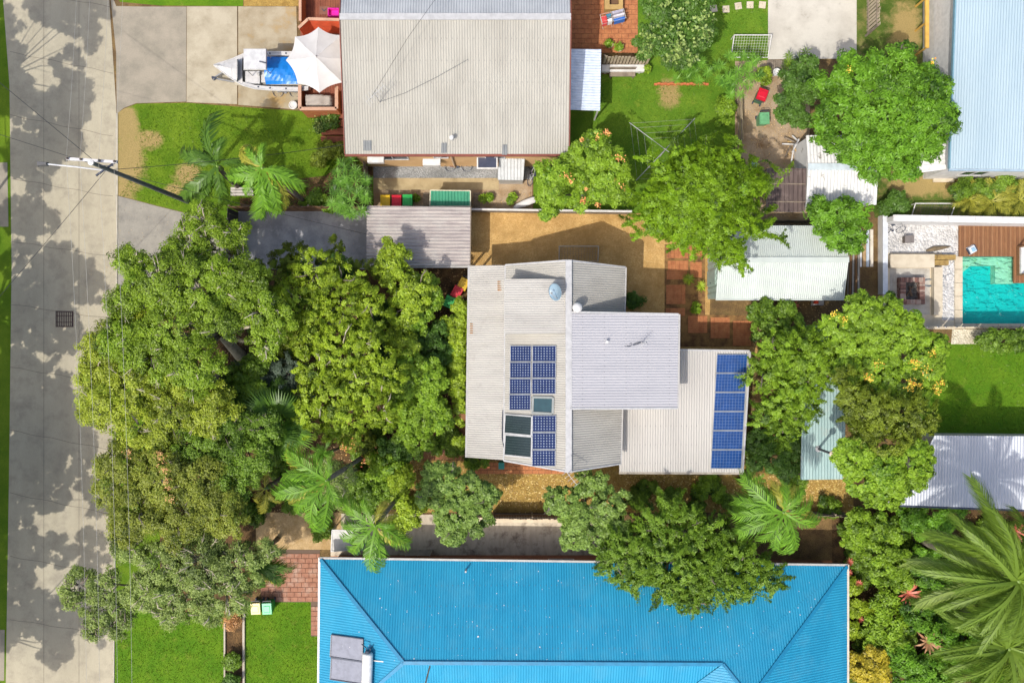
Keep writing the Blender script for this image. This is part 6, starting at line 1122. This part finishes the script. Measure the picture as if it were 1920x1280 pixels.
# timber deck of house A
dk = T('front_deck', 'red-brown timber deck in front of the grey-roofed house', 'deck', P(604, 100)); a, b = P(563, 206, .9), P(648, -90, .9); n = 18
for k in range(n): x = a.x + (b.x - a.x) * k / n; mb = MB(); mb.box(x + .006, x + (b.x - a.x) / n - .006, a.y, b.y, .78, .9 + .003 * (k % 2)); O('board', mb, M['deckred'], dk)
mb = MB(); mb.box(a.x + .05, b.x - .05, a.y + .05, b.y, 0, .76); O('skirt', mb, plain('deck_skirt', (.14, .05, .03), .8), dk)
def wallrun(par, nm, pts, z0, z1, th, m, capm, capw=.16):
    for p, q in zip(pts[:-1], pts[1:]):
        p, q = V(p), V(q); mb = MB(); mb.bar(p + V((0, 0, (z0 + z1) / 2)), q + V((0, 0, (z0 + z1) / 2)), th, z1 - z0); O(nm, mb, m, par); mb = MB(); mb.bar(p + V((0, 0, z1 + .025)), q + V((0, 0, z1 + .025)), capw, .05); O('top_rail', mb, capm, par)
xy = lambda x, y, z: V((P(x, y, z).x, P(x, y, z).y, 0))
wallrun(dk, 'screen_wall', [xy(560, 53, 2.9), xy(578, 36, 2.9), xy(648, 38, 2.9)], .9, 2.9, .06, M['redpaint'], M['railtan'])
wallrun(dk, 'screen_wall', [xy(563, -60, 2.1), xy(563, 40, 2.1)], .9, 2.1, .06, M['orangewood'], M['railtan'])
yB = xy(0, 204, 1.95).y
a, b, c, d = xy(562, 160, 1.95), V((xy(562, 0, 1.95).x, yB, 0)), V((xy(631, 0, 1.95).x, yB, 0)), xy(631, 162, 1.95)
for p, q in ((a, b), (b, c), (c, d)):
    for k in range(8): zz = .05 + k * .235; mb = MB(); mb.bar(p + V((0, 0, zz + .11)), q + V((0, 0, zz + .11)), .03, .215); O('cladding_board', mb, M['orangewood'], dk)
    mb = MB(); mb.bar(p + V((0, 0, 1.95)), q + V((0, 0, 1.95)), .2, .05); O('top_rail', mb, M['railtan'], dk)
mb = MB(); p = P(627, 27, .92); mb.box(p.x-.33, p.x+.33, p.y-.25, p.y+.25, .9, .95); mb.box(p.x-.33, p.x-.29, p.y-.25, p.y+.25, .95, 1.25); mb.box(p.x+.29, p.x+.33, p.y-.25, p.y+.25, .95, 1.25); mb.box(p.x-.29, p.x+.29, p.y-.25, p.y-.21, .95, 1.25); mb.box(p.x-.29, p.x+.29, p.y+.21, p.y+.25, .95, 1.25); thing1('plastic_tub', mb, plain('hot_pink', (.80, .02, .42), .4), 'bright pink plastic tub on the red deck', 'tub')
t = T('door_mat', 'brown door mat with a dark V mark on the deck', 'door mat', P(608, 20, .905)); p = ORG[t]; mb = MB(); mb.box(p.x-.3, p.x+.3, p.y-.25, p.y+.25, .906, .92); O('mat', mb, plain('mat_brown', (.22, .10, .07), .95), t); mb = MB(); mb.bar((p.x-.13, p.y+.1, .924), (p.x, p.y-.06, .924), .05, .006); mb.bar((p.x+.13, p.y+.1, .9265), (p.x, p.y-.06, .9265), .05, .006); O('mark', mb, DARKF, t)
mb = MB(); gr = random.Random(8); c = P(596, 187, 1.6); hx, hy = .85, .38; nn = 14; mm = 8
for i in range(nn + 1):
    for j in range(mm + 1):
        u, v = i / nn * 2 - 1, j / mm * 2 - 1; e = max(abs(u), abs(v)); mb.v.append((c.x + u * hx * (1 + gr.uniform(-.03, .03)), c.y + v * hy * (1 + gr.uniform(-.05, .05)), (1.62 if e < .88 else .92) + gr.uniform(-.04, .04) - .08 * (u > .3)))
mb.f = [(i*(mm+1)+j, (i+1)*(mm+1)+j, (i+1)*(mm+1)+j+1, i*(mm+1)+j+1) for i in range(nn) for j in range(mm)]; thing1('covered_barbecue', mb, plain('cover_grey', (.38, .34, .30), .8), 'grey-covered barbecue inside the timber railing', 'barbecue', smooth=True)
t = T('timber_steps', 'red-brown timber steps between the deck and the lawn', 'steps', P(622, 245))
for k in range(4): a, b = P(602 + k * 2, 268 - k * 14, .1), P(652, 256 - k * 14, .1); mb = MB(); mb.box(a.x, b.x, a.y, b.y, 0, .18 + .16 * k); O('step', mb, M['deckred'], t)
mb = MB(); mb.lathe(P(552, 200), [(.18, .02), (.24, .2), (.27, .34), (.22, .36), (.2, .3)], 14); thing1('white_bucket', mb, M['trim'], 'white bucket on the driveway corner beside the deck', 'bucket')
# bicycles
def bicycle(label, loc, rz, lean, colr, s=1.0):
    t = T('bicycle', label, 'bicycle', loc); t.rotation_euler = (lean, 0, rz); t.scale = (s, s, s); fm = plain('bike_' + label.split()[0], colr, .4)
    for x in (-.52, .52):
        mb = MB(); mb.torus((x, 0, .34), .32, .022, 'y', 22, 5); w_ = O('wheel', mb, DARKF, t, local=True); mb = MB()
        for k in range(6): an = k * math.pi / 6; mb.bar((x - .3 * math.cos(an), 0, .34 - .3 * math.sin(an)), (x + .3 * math.cos(an), 0, .34 + .3 * math.sin(an)), .006)
        O('spokes', mb, M['gut'], w_, local=True)
    mb = MB(); B, S, H, Rr, F = V((-.05, 0, .32)), V((-.18, 0, .82)), V((.36, 0, .85)), V((-.52, 0, .34)), V((.52, 0, .34))
    for p, q in ((B, S), (S, H), (H, B), (Rr, B), (Rr, S), (H, F), (H, V((.33, 0, 1.0)))): mb.tube([p, q], .018, 6)
    O('frame', mb, fm, t, local=True); mb = MB(); mb.hexa([(-.32, -.08, .88), (-.06, -.03, .88), (-.06, .03, .88), (-.32, .08, .88)], [(-.32, -.08, .92), (-.06, -.03, .92), (-.06, .03, .92), (-.32, .08, .92)]); O('saddle', mb, DARKF, t, local=True); mb = MB(); mb.tube([(.28, -.28, 1.02), (.35, -.1, 1.0), (.35, .1, 1.0), (.28, .28, 1.02)], .016, 6); O('handlebar', mb, DARKF, t, local=True); mb = MB(); mb.tube([(-.05, -.03, .32), (-.05, .03, .32)], .09, 12); O('crank', mb, DARKF, t, local=True)
bicycle('dark bicycle leaning on the peach wall beside the awning', P(860, 322), 0, -.95, (.22, .05, .03))
bicycle('silver bicycle standing beside the grey lean-to', P(990, 325), 1.5, .5, (.5, .5, .5))
bicycle('black bicycle lying beside the boat trailer', P(538, 183), 0, -1.1, (.03, .03, .03))
bicycle('pale bicycle leaning on the white pool wall', P(1672, 438), .1, -.6, (.45, .45, .45), .9)
# ---------------------------------------------------------------- utility pole and wires
up = T('utility_pole', 'dark timber utility pole with crossarm and street light', 'utility pole', P(352, 378)); b = ORG[up]; top = P(171, 305, 11.3); mb = MB(); mb.tube([b, top], [.15, .10], 12); O('pole', mb, mat('pole_timber', (.12, .135, .13), (.085, .095, .095), 4, .85, famt=.3), up); axp = lambda z: b.lerp(top, z / 11.3)
ca, cb = P(126, 298, 10.7), P(220, 304, 10.7); mb = MB(); mb.bar(ca, cb, .13, .12); O('crossarm', mb, plain('arm_pale', (.58, .57, .58), .6), up)
ins = []
for f in (.03, .3, .67, .97): p = ca.lerp(cb, f) + V((0, 0, .06)); mb = MB(); mb.lathe(p, [(.03, 0), (.06, .04), (.035, .08), (.06, .12), (.03, .18)], 10); O('insulator', mb, plain('porcelain', (.16, .13, .12), .3), up); ins.append(p + V((0, 0, .16)))
mb = MB(); la = P(82, 307, 10.6); mb.tube([axp(9.2), axp(9.2).lerp(la, .5) + V((0, 0, .15)), la], [.045, .04, .035], 8); O('lamp_arm', mb, plain('arm_white', (.70, .70, .70), .4), up); mb = MB(); mb.hexa([(la.x-.35, la.y-.14, la.z-.12), (la.x+.18, la.y-.1, la.z-.12), (la.x+.18, la.y+.1, la.z-.12), (la.x-.35, la.y+.14, la.z-.12)], [(la.x-.3, la.y-.1, la.z+.06), (la.x+.15, la.y-.06, la.z+.06), (la.x+.15, la.y+.06, la.z+.06), (la.x-.3, la.y+.1, la.z+.06)]); lh = O('lamp_head', mb, plain('lamp_grey', (.10, .10, .10), .4), up); mb = MB(); mb.box(la.x-.32, la.x+.05, la.y-.09, la.y+.09, la.z-.15, la.z-.12); O('lens', mb, M['trim'], lh)
mb = MB(); mb.bar(axp(9.9) + V((-.5, -.35, 0)), axp(9.9) + V((.5, .35, 0)), .08); mb.bar(axp(10.7), axp(10.2) + V((.7, 0, .3)), .03); O('brace', mb, DARKF, up); mb = MB(); mb.lathe(top, [(.14, -.02), (.14, .06), (.03, .1)], 12); O('pole_cap', mb, M['trim'], up)
WR = plain('wire_bright', (.50, .48, .43), .5); WD = plain('wire_dark', (.03, .03, .035), .5)
def wire(label, a, b, sag, m, r=.011):
    mb = MB(); a, b = V(a), V(b); pts = [a.lerp(b, k / 24) + V((0, 0, -4 * sag * (k / 24) * (1 - k / 24))) for k in range(25)]; mb.tube(pts, r, 4); thing1('power_line', mb, m, label, 'power line', base=a, group='power lines')
for i, p in enumerate(ins):
    nm = ['outermost left', 'second from the left', 'third from the left', 'right-hand'][i]
    wire('bright power line down the road, %s of four' % nm, p, (p.x + .25, -48, 10.6), 1.5, WR, .0065); wire('power line running up the road from the crossarm, %s' % nm, p, (p.x - .3, 46, 10.6), 1.4, WR, .0055)
wire('dark service line from the pole to the grey roof corner', axp(9.6), (-9.5, 11.3, 4.1), .5, WD, .014); wire('dark line from the pole to the upper left', axp(10.4), (-42, 26, 9), .5, WD, .014); wire('dark stay line from the pole to the left edge', axp(10.2), (-46, 17, 8), .4, WD, .012); wire('dark line from the pole to the lower left', axp(9.8), (-40, -12, 8), .5, WD, .012); wire('thin service line to the carport roof', axp(9.4), (-8.5, 6.3, 2.8), .6, WD, .011)
# ---------------------------------------------------------------- roof fittings
def antenna(label, base, h, boom, n=7, el=.5, az=0.6, cable=None):
    t = T('tv_antenna', label, 'antenna', base); b = V(base); mb = MB(); mb.tube([b, b + V((0, 0, h))], .02, 6); O('mast', mb, M['gut'], t); d = V((math.cos(az), math.sin(az), 0)); s_ = V((-d.y, d.x, 0)); c = b + V((0, 0, h - .05)); mb = MB(); mb.bar(c - d * boom / 2, c + d * boom / 2, .025); O('boom', mb, M['cap'], t)
    for k in range(n): p = c + d * boom * (k / (n - 1) - .5); l = el * (1 - .4 * k / n); mb = MB(); mb.bar(p - s_ * l / 2, p + s_ * l / 2, .014); O('element', mb, M['cap'], t)
    if cable: mb = MB(); mb.tube(cable, .012, 4); O('cable', mb, DARKF, t)
antenna('tv antenna on the grey gable roof', PZ(712, 192, zA), 1.6, 1.3, 7, .7, .75, [PZ(712, 192, zA) + V((0, 0, .06)), PZ(760, 175, zA) + V((0, 0, .06)), PZ(820, 145, zA) + V((0, 0, .06)), PZ(878, 112, zA) + V((0, 0, .06))])
antenna('tv antenna with coiled cable on the upper zinc roof', PZ(1203, 643, zS), .9, .7, 6, .35, .8, [PZ(1203, 643, zS) + V((.3 * math.cos(k * .5) * (1 if k < 20 else .5) - k * .028, .09 * math.sin(k * .62) - k * .004, .06)) for k in range(46)])
antenna('tv antenna rising over the grey-green tree at the house gable', V((3.09, W_[1].y - .05, 6.3)), 1.3, 1.1, 6, .6, -.9)
antenna('tv antenna on the ridge of the blue roof', PZ(806, 1248, zB), 4.6, 1.2, 6, .5, 1.4)
mb = MB(); mb.tube([PZ(700, 200, zA) + V((0, 0, 1.2)), PZ(770, 90, zA) + V((0, 0, 1.4)), PZ(845, 0, zA) + V((0, 0, 2.2)), V((-2, 30, 8))], .010, 4); thing1('power_line', mb, WD, 'thin dark line crossing above the grey gable roof', 'power line', group='power lines')
t = T('satellite_dish', 'blue-grey satellite dish on the white dormer roof', 'satellite dish', PZ(1046, 560, zD)); p = ORG[t]; mb = MB(); prof = [(.02 + .46 * k / 7, .16 * (k / 7) ** 2) for k in range(8)]; mb.lathe((0, 0, 0), prof + [(.47, .145), (.02, -.02)], 22)
rot = Matrix.Rotation(R(-48), 4, 'Y') @ Matrix.Rotation(R(12), 4, 'X'); c = p + V((-.08, .35, .62)); mb.v = [tuple(c + rot @ V(q)) for q in mb.v]; O('dish', mb, plain('dish_blue', (.22, .32, .40), .4), t, smooth=True); mb = MB(); mb.tube([p, p + V((0, .3, .35)), c], .03, 6); O('mount', mb, M['gut'], t); mb = MB(); e = c + (rot @ V((0, 0, 1))) * .5; mb.tube([c + rot @ V((.05, -.4, .05)), e], .015, 5); mb.tube([e, e + (rot @ V((0, 0, -.12)))], .045, 8); O('feed_arm', mb, M['gut'], t)
mb = MB(); p = PZ(1083, 577, zE); p = V((3.55, p.y, 6.05)); mb.tube([p, p + V((0, 0, .3))], .12, 12); mb.lathe(p + V((0, 0, .3)), [(.14, 0), (.25, .08), (.28, .2), (.24, .34), (.12, .43), (.02, .46)], 18); thing1('roof_vent', mb, M['trim'], 'white dome roof vent beside the main ridge', 'vent', smooth=True)
mb = MB(); p = PZ(1137, 641, zS); mb.tube([p, p + V((0, 0, .28))], .05, 10); mb.lathe(p + V((0, 0, .28)), [(.05, 0), (.09, .02), (.07, .07)], 10); thing1('vent_pipe', mb, M['trim'], 'small white vent pipe on the upper zinc roof', 'vent')
# ---------------------------------------------------------------- yard objects
t = T('clothes_line', 'rotary clothes hoist standing on the back lawn', 'clothes line', P(1248, 280) * 1); c = V((P(1248, 280, 1.9).x, P(1248, 280, 1.9).y, 0)); t.location = c; ORG[t] = c; mb = MB(); mb.tube([c, c + V((0, 0, 2.0))], .035, 8); O('mast', mb, M['gut'], t); ends = [P(1180, 230, 1.95), P(1303, 222, 1.95), P(1316, 330, 1.95), P(1193, 338, 1.95)]
for e in ends: mb = MB(); mb.tube([c + V((0, 0, 1.85)), e], .022, 6); O('arm', mb, M['cap'], t)
for f in (.4, .6, .8, .97): mb = MB(); mb.tube([(c + V((0, 0, 1.85))).lerp(ends[k % 4], f) + V((0, 0, .02)) for k in range(5)], .006, 4); O('line', mb, M['gut'], t)
def goal(label, x0, y0, x1, y1, h, depth_s, netm, fm):
    a, b = P(x0, y1), P(x1, y0); t = T('football_goal', label, 'football goal', P((x0 + x1) / 2, (y0 + y1) / 2)); mb = MB()
    fr_ = [(a.x, b.y, 0), (a.x, b.y, h), (b.x, b.y, h), (b.x, b.y, 0)]; bk = [(a.x, a.y, .0), (b.x, a.y, .0)]
    for p, q in ((fr_[0], fr_[1]), (fr_[1], fr_[2]), (fr_[2], fr_[3]), (fr_[1], bk[0]), (fr_[2], bk[1])): mb.tube([p, q], .035, 7)
    mb.tube([bk[0], bk[1]], .03, 6); O('frame', mb, fm, t); mb = MB(); A1, B1, C1, D1 = V(fr_[1]), V(fr_[2]), V(bk[1]), V(bk[0])
    for k in range(15): mb.bar(A1.lerp(B1, k / 14), D1.lerp(C1, k / 14), .012)
    for k in range(9): mb.bar(A1.lerp(D1, k / 8), B1.lerp(C1, k / 8), .012)
    O('net', mb, netm, t)
goal('white football goal with net on the upper lawn', 1371, 74, 1440, 108, .7, 0, plain('net_pale', (.55, .56, .45), .7), M['trim'])
goal('white football goal with dark net above the pool wall', 1709, 384, 1783, 406, .5, 0, plain('net_dark', (.10, .09, .08), .8), M['trim'])
goal('thin wire goal frame in the shade of the gravel yard', 1048, 463, 1121, 490, .4, 0, plain('net_grey', (.22, .20, .17), .7), plain('frame_tan', (.45, .40, .32), .6))
t = T('clothes_airer', 'folding clothes airer with red and blue towels on the brick patio', 'clothes airer', P(1146, 42)); c = ORG[t]; t.rotation_euler[2] = .25; mb = MB()
for x in (-.75, -.05, .75): mb.tube([(x, -.3, .9), (x, .3, .9)], .012, 5); mb.tube([(x, -.3, .9), (x * .8, .35, 0)], .012, 5); mb.tube([(x, .3, .9), (x * .8, -.35, 0)], .012, 5)
for y in (-.3, -.15, 0, .15, .3): mb.tube([(-.75, y, .9), (.75, y, .9)], .008, 4)
O('frame', mb, M['trim'], t, local=True)
for (x0, x1, y0, y1, c_) in [(-.72, -.4, -.3, .28, (.62, .07, .07)), (-.38, -.1, 0, .3, (.06, .22, .33)), (-.38, -.1, -.3, -.02, (.75, .72, .72)), (0, .7, .12, .34, (.42, .40, .50)), (.02, .72, -.1, .1, (.68, .64, .68)), (0, .68, -.36, -.12, (.04, .16, .55))]:
    mb = MB(); n = 8
    for k in range(n + 1):
        u = k / n; z = .92 - 2.2 * max(0, abs(u - .5) - .3) + .015 * math.sin(k * 2.1); mb.v += [(x0, y0 + (y1 - y0) * u, z), (x1, y0 + (y1 - y0) * u, z + .01 * math.cos(k))]
    mb.f = [(2*k, 2*k+1, 2*k+3, 2*k+2) for k in range(n)]; O('towel', mb, plain('towel_%d%d' % (int(c_[0]*99), int(c_[2]*99)), c_, .95), t, local=True)
def pot(label, px, py, r, h, colr, m=None, z=0, seed=1, plant=True):
    t = T('plant_pot', label, 'plant pot', P(px, py, z)); mb = MB(); mb.lathe((0, 0, 0), [(r * .7, 0), (r * .95, h * .9), (r * 1.05, h * .92), (r * 1.05, h), (r * .88, h), (r * .85, h * .85)], 16); O('pot', mb, plain('pot_%d_%d' % (px, py), colr, .7), t, local=True)
    if plant:
        vv, ti, _ = crown([(V((0, 0, h + .08)), r * .42)], 'medium', seed, .9); link('foliage', raw_mesh('foliage', vv, 3, ti), m or LM['bright'], t)
for a in [('wide tan bowl planter on the brick patio', 1141, 86, .26, .3, (.50, .40, .22)), ('round cream pot beside the tan bowl on the patio', 1160, 93, .24, .34, (.62, .55, .36)), ('bright orange pot beside the solar roof', 1441, 790, .22, .3, (.85, .17, .02)), ('terracotta pot beside the white surfboard', 957, 378, .2, .3, (.50, .24, .12)), ('blue pot beside the green-roofed locker', 918, 373, .16, .28, (.05, .22, .22)), ('yellow pot beside the green-roofed locker', 906, 374, .15, .25, (.60, .42, .05)), ('black pot behind the terracotta one', 961, 370, .2, .25, (.03, .03, .03)), ('dark pot at the end of the long white shelf', 1211, 132, .28, .4, (.05, .05, .055)), ('grey pot beside the outdoor basin', 1435, 155, .24, .35, (.10, .10, .11)), ('golden brass pot beside the green bin', 782, 373, .15, .25, (.45, .33, .10)), ('white round pot by the front fence shrubs', 569, 355, .17, .2, (.75, .74, .70)), ('small white pot near the front bench', 516, 353, .16, .2, (.65, .52, .38))]: pot(*a, seed=int(a[1]))
mb = MB(); mb.lathe(P(1450, 142), [(.08, 0), (.1, .5), (.24, .62), (.24, .68), (.2, .68), (.05, .58)], 16); thing1('garden_basin', mb, M['trim'], 'white round basin on the slatted boards by the dirt yard', 'basin')
t = T('slat_platform', 'grey slatted platform above the dirt yard', 'platform', P(1455, 130))
for k in range(9): a, b = P(1437 + k * 4.2, 140), P(1440.6 + k * 4.2, 114); mb = MB(); mb.box(a.x, b.x, a.y, b.y, .06, .1); O('slat', mb, M['timberg'], t)
t = T('sand_box', 'tan timber box on the brick patio at the top edge', 'sand box', P(1149, 10)); a, b = P(1132, 24), P(1166, -14); mb = MB()
for x0, x1, y0, y1 in [(a.x, b.x, a.y, a.y+.3), (a.x, b.x, b.y-.2, b.y), (a.x, a.x+.3, a.y+.3, b.y-.2), (b.x-.25, b.x, a.y+.3, b.y-.2)]: mb.box(x0, x1, y0, y1, 0, .5)
O('frame', mb, plain('box_tan', (.48, .32, .12), .8), t); mb = MB(); mb.box(a.x+.28, b.x-.23, a.y+.28, b.y-.18, 0, .1); O('floor', mb, plain('box_dark', (.16, .09, .05), .9), t)
t = T('storage_locker', 'locker with dark green corrugated roof beside the bins', 'locker', P(843, 377)); q = [P(806, 387, 1.5), P(882, 387, 1.5), P(882, 358, 1.65), P(807, 357, 1.65)]; roof(t, 'roof', q, (0, 1, .1), M['greensheet'], .19, .035); mb = MB(); mb.box(q[0].x+.08, q[1].x-.08, q[0].y+.05, q[2].y-.06, 0, 1.4); O('wall', mb, M['greensheet'], t)
for i in range(4): strip(t, 'edge_trim', q[i] + V((0, 0, .02)), q[(i+1) % 4] + V((0, 0, .02)), .06, .06, plain('cream_trim', (.55, .52, .38), .6))
def pallet(label, px, py, L_, W, rz, n=6, tilt=0):
    t = T('pallet', label, 'pallet', P(px, py, .02)); t.rotation_euler = (tilt, 0, rz)
    for k in range(n): y = -L_ / 2 + (k + .5) * L_ / n; mb = MB(); mb.box(-W/2, W/2, y - L_ / n * .35, y + L_ / n * .35, .1, .125); O('slat', mb, M['timberg'], t, local=True)
    for x in (-W/2+.05, 0, W/2-.05): mb = MB(); mb.box(x-.04, x+.04, -L_/2, L_/2, 0, .1); O('bearer', mb, M['timberg'], t, local=True)
pallet('wooden pallet left of the green-roofed locker', 799, 374, .8, .35, 0); pallet('wooden pallet right of the green-roofed locker', 894, 376, .95, .42, 0)
mb = MB(); a, b = P(962, 390, .3), P(1005, 372, .5); mb.tube([a, a.lerp(b, .15), a.lerp(b, .5), a.lerp(b, .9), b], [.03, .16, .22, .2, .12], 10); mb.v = [(x, y, .3 + (z - .3) * .35) for x, y, z in mb.v]; thing1('surfboard', mb, M['trim'], 'white surfboard leaning by the fence under the flowering tree', 'surfboard', smooth=True)
t = T('timber_stack', 'stack of long weathered planks behind the garden shed', 'timber', P(1600, 520))
for k in range(7): a = P(1588 + k * 3.6, 560 - 3 * (k % 3), .1); b = P(1590 + k * 3.2, 474 + 5 * (k % 2), .1); mb = MB(); mb.bar(a + V((0, 0, .1 + .08 * (k % 3))), b + V((0, 0, .12 + .08 * (k % 3))), .09, .05); O('plank', mb, [M['timberg'], M['timber'], plain('plank_grey', (.33, .30, .26), .8)][k % 3], t)
t = T('sheet_stack', 'pale metal sheets stacked beside the pool wall', 'metal sheets', P(1625, 480))
for k in range(4): a, b = P(1611 + k * 7, 500, .1), P(1616.5 + k * 7, 430, .1); mb = MB(); mb.box(a.x, b.x, a.y, b.y, .02, .06 + .03 * (k % 2)); O('sheet', mb, [plain('sheet_white', (.72, .72, .70), .5), plain('sheet_tan', (.42, .28, .14), .7), plain('sheet_blue', (.50, .56, .62), .4), plain('sheet_cream', (.66, .60, .50), .6)][k], t)
t = T('timber_pile', 'untidy pile of timber and a white chair beside the white shed', 'timber', P(1490, 280)); gr = random.Random(3)
for k in range(12): c = P(1487 + gr.uniform(-18, 18), 278 + gr.uniform(-14, 18), .1); an = gr.uniform(0, 3.1); l = gr.uniform(.3, .6); mb = MB(); dz = .05 + .03 * k; mb.bar(c + V((math.cos(an) * l, math.sin(an) * l, dz)), c + V((-math.cos(an) * l, -math.sin(an) * l, dz + .05)), .08, .05); O('plank', mb, [M['timberg'], plain('plank_tan', (.48, .32, .13), .8), M['trim']][k % 3], t)
mb = MB(); mb.lathe(P(1412, 310), [(.16, 0), (.2, .35), (.18, .36)], 12); thing1('blue_bucket', mb, plain('bucket_blue', (.25, .36, .48), .5), 'pale blue bucket at the edge of the feathery tree', 'bucket')
t = T('gas_heater', 'small red and grey mower below the garden shed', 'mower', P(1530, 566)); c = ORG[t]; mb = MB(); mb.box(c.x-.35, c.x+.35, c.y-.2, c.y+.2, .1, .35); O('deck', mb, plain('mower_grey', (.42, .40, .38), .5), t); mb = MB(); mb.box(c.x-.3, c.x-.05, c.y-.14, c.y+.14, .35, .55); O('engine', mb, plain('mower_red', (.62, .06, .02), .4), t); t.name = 'lawn_mower'
for dx in (-.28, .28):
    for dy in (-.22, .22): mb = MB(); mb.tube([(c.x+dx, c.y+dy-.025, .1), (c.x+dx, c.y+dy+.025, .1)], .1, 10); O('wheel', mb, DARKF, t)
t = T('side_gate', 'pale metal sheet gate left of the bright hanging palm', 'gate', P(645, 1022)); q = [P(621, 1033, 1.2), P(660, 1030, 1.3), P(660, 994, 1.4), P(623, 993, 1.4)]; mb = MB(); mb.slab(q, .04); O('sheet', mb, plain('gate_sheet', (.50, .49, .46), .5), t)
for i in range(4): strip(t, 'frame', q[i], q[(i+1) % 4], .06, .08, M['trim'])
for p in q: mb = MB(); mb.box(p.x-.03, p.x+.03, p.y-.03, p.y+.03, 0, p.z - .03); O('post', mb, M['gut'], t)
t = T('wire_trellis', 'grey wire trellis frame beside the blue roof side path', 'trellis', P(788, 1020)); a, b = P(766, 1030), P(810, 1030); mb = MB()
for k in range(6): mb.bar(a + V((0, .0, .2 + .22 * k)), b + V((0, .0, .2 + .22 * k)), .02)
for k in range(3): p = a.lerp(b, k / 2); mb.bar(p, p + V((0, 0, 1.4)), .035)
O('frame', mb, M['gut'], t)
t = T('cream_wall', 'low cream retaining wall beside the narrow side path', 'wall', P(985, 968)); a, b = P(866, 976), P(1062, 976); mb = MB(); mb.box(a.x, b.x, a.y, a.y + .3, 0, .45); O('wall', mb, plain('cream_render', (.66, .56, .40), .8), t)
mb = MB(); a, b = P(936, 874), P(945, 864); mb.box(a.x, b.x, a.y, b.y, 0, .9); mb.box(a.x-.03, b.x+.03, a.y-.03, b.y+.03, .9, .95); thing1('water_tank', mb, plain('teal_tank', (.02, .25, .20), .5), 'small teal box tank at the lower veranda corner', 'tank')
t = T('white_drum', 'white drum beside the round yellow-green tree', 'drum', P(1650, 935)); mb = MB(); mb.lathe((0, 0, 0), [(.3, 0), (.32, .05), (.3, .4), (.32, .42), (.3, .8), (.27, .85)], 16); O('body', mb, M['trim'], t, local=True); mb = MB(); mb.lathe((0, 0, .85), [(.26, 0), (.24, .03), (.05, .04)], 14); O('lid', mb, M['cap'], t, local=True)
t = T('upper_deck', 'golden timber deck edge beside the pale blue roof', 'deck', P(1760, 40))
for k in range(7): a, b = P(1738 + k * 7, 92, .5), P(1744.4 + k * 7, -60, .5); mb = MB(); mb.box(a.x, b.x, a.y, b.y, .4, .5); O('board', mb, mat('gold_deck', (.34, .20, .075), (.26, .14, .05), 3, .75, fine=30, famt=.25) if k == 0 else bpy.data.materials['gold_deck'], t)
mb = MB(); a, b = P(1735, 90, 1.4), P(1742, -60, 1.4); mb.box(a.x, b.x, a.y, b.y, 1.3, 1.42); O('handrail', mb, plain('gold_rail', (.62, .38, .08), .6), t)
for k in range(4): p = a.lerp(V((a.x, b.y, a.z)), k / 3.2); mb = MB(); mb.box(p.x+.05, p.x+.14, p.y, p.y+.09, 0, 1.3); O('post', mb, bpy.data.materials['gold_rail'], t)
mb = MB(); mb.bar(P(1752, 92, 1.2), P(1790, 68, 2.6), .1, .08); O('brace', mb, bpy.data.materials['gold_rail'], t)
pot('pot of herbs on the golden deck', 1752, 60, .2, .3, (.08, .09, .08), z=.5, seed=3); pot('white pot on the golden deck', 1763, 27, .2, .25, (.75, .74, .72), z=.5, seed=4, plant=False)
# ---------------------------------------------------------------- litter
def litter(name, label, areas, n, m, size=.06, z=.03):
    g = np.random.default_rng(n); C_ = []
    ar = np.array([(x1 - x0) * (y1 - y0) for x0, y0, x1, y1 in areas], float); ar /= ar.sum()
    for (x0, y0, x1, y1), f in zip(areas, ar):
        k = int(n * f); a, b = P(x0, y1), P(x1, y0); C_.append(np.stack([g.uniform(a.x, b.x, k), g.uniform(a.y, b.y, k), g.uniform(z, z + .02, k)], 1))
    C_ = np.concatenate(C_); k = len(C_); vv = leafquads(C_, g.normal(size=(k, 3)) * .25 + [0, 0, 1], g.normal(size=(k, 3)), size * g.uniform(.6, 1.6, k), size * .5 * g.uniform(.6, 1.4, k)); link(name, raw_mesh(name, vv, 4, g.random(k)), m, label=label, cat='leaf litter', kind='stuff')
lm('litter', (.10, .055, .025), (.46, .32, .14), (.26, .15, .06), trans=.1)
litter('leaf_litter', 'fallen brown leaves scattered over the beds and paths', [(230, 560, 870, 960), (490, 860, 1600, 960), (1400, 560, 1650, 900), (1600, 960, 1900, 1280), (780, 500, 880, 560), (1380, 120, 1510, 420), (690, 360, 1000, 392)], 16000, LM['litter'], .09)
litter('leaf_litter', 'sparse fallen leaves along the concrete road edge', [(190, 380, 240, 1150), (220, 380, 440, 480), (450, 400, 690, 500), (150, 500, 215, 1150)], 700, LM['litter'], .05)
litter('straw_litter', 'loose straw covering the strips beside the house', [(900, 888, 1060, 950), (1170, 890, 1600, 950), (1500, 895, 1600, 930)], 1700, leafmat('straw_bits', (.34, .22, .05), (.66, .50, .18), trans=.1), .14)
print('leaves', NLEAF[0], 'objects', len(bpy.data.objects))
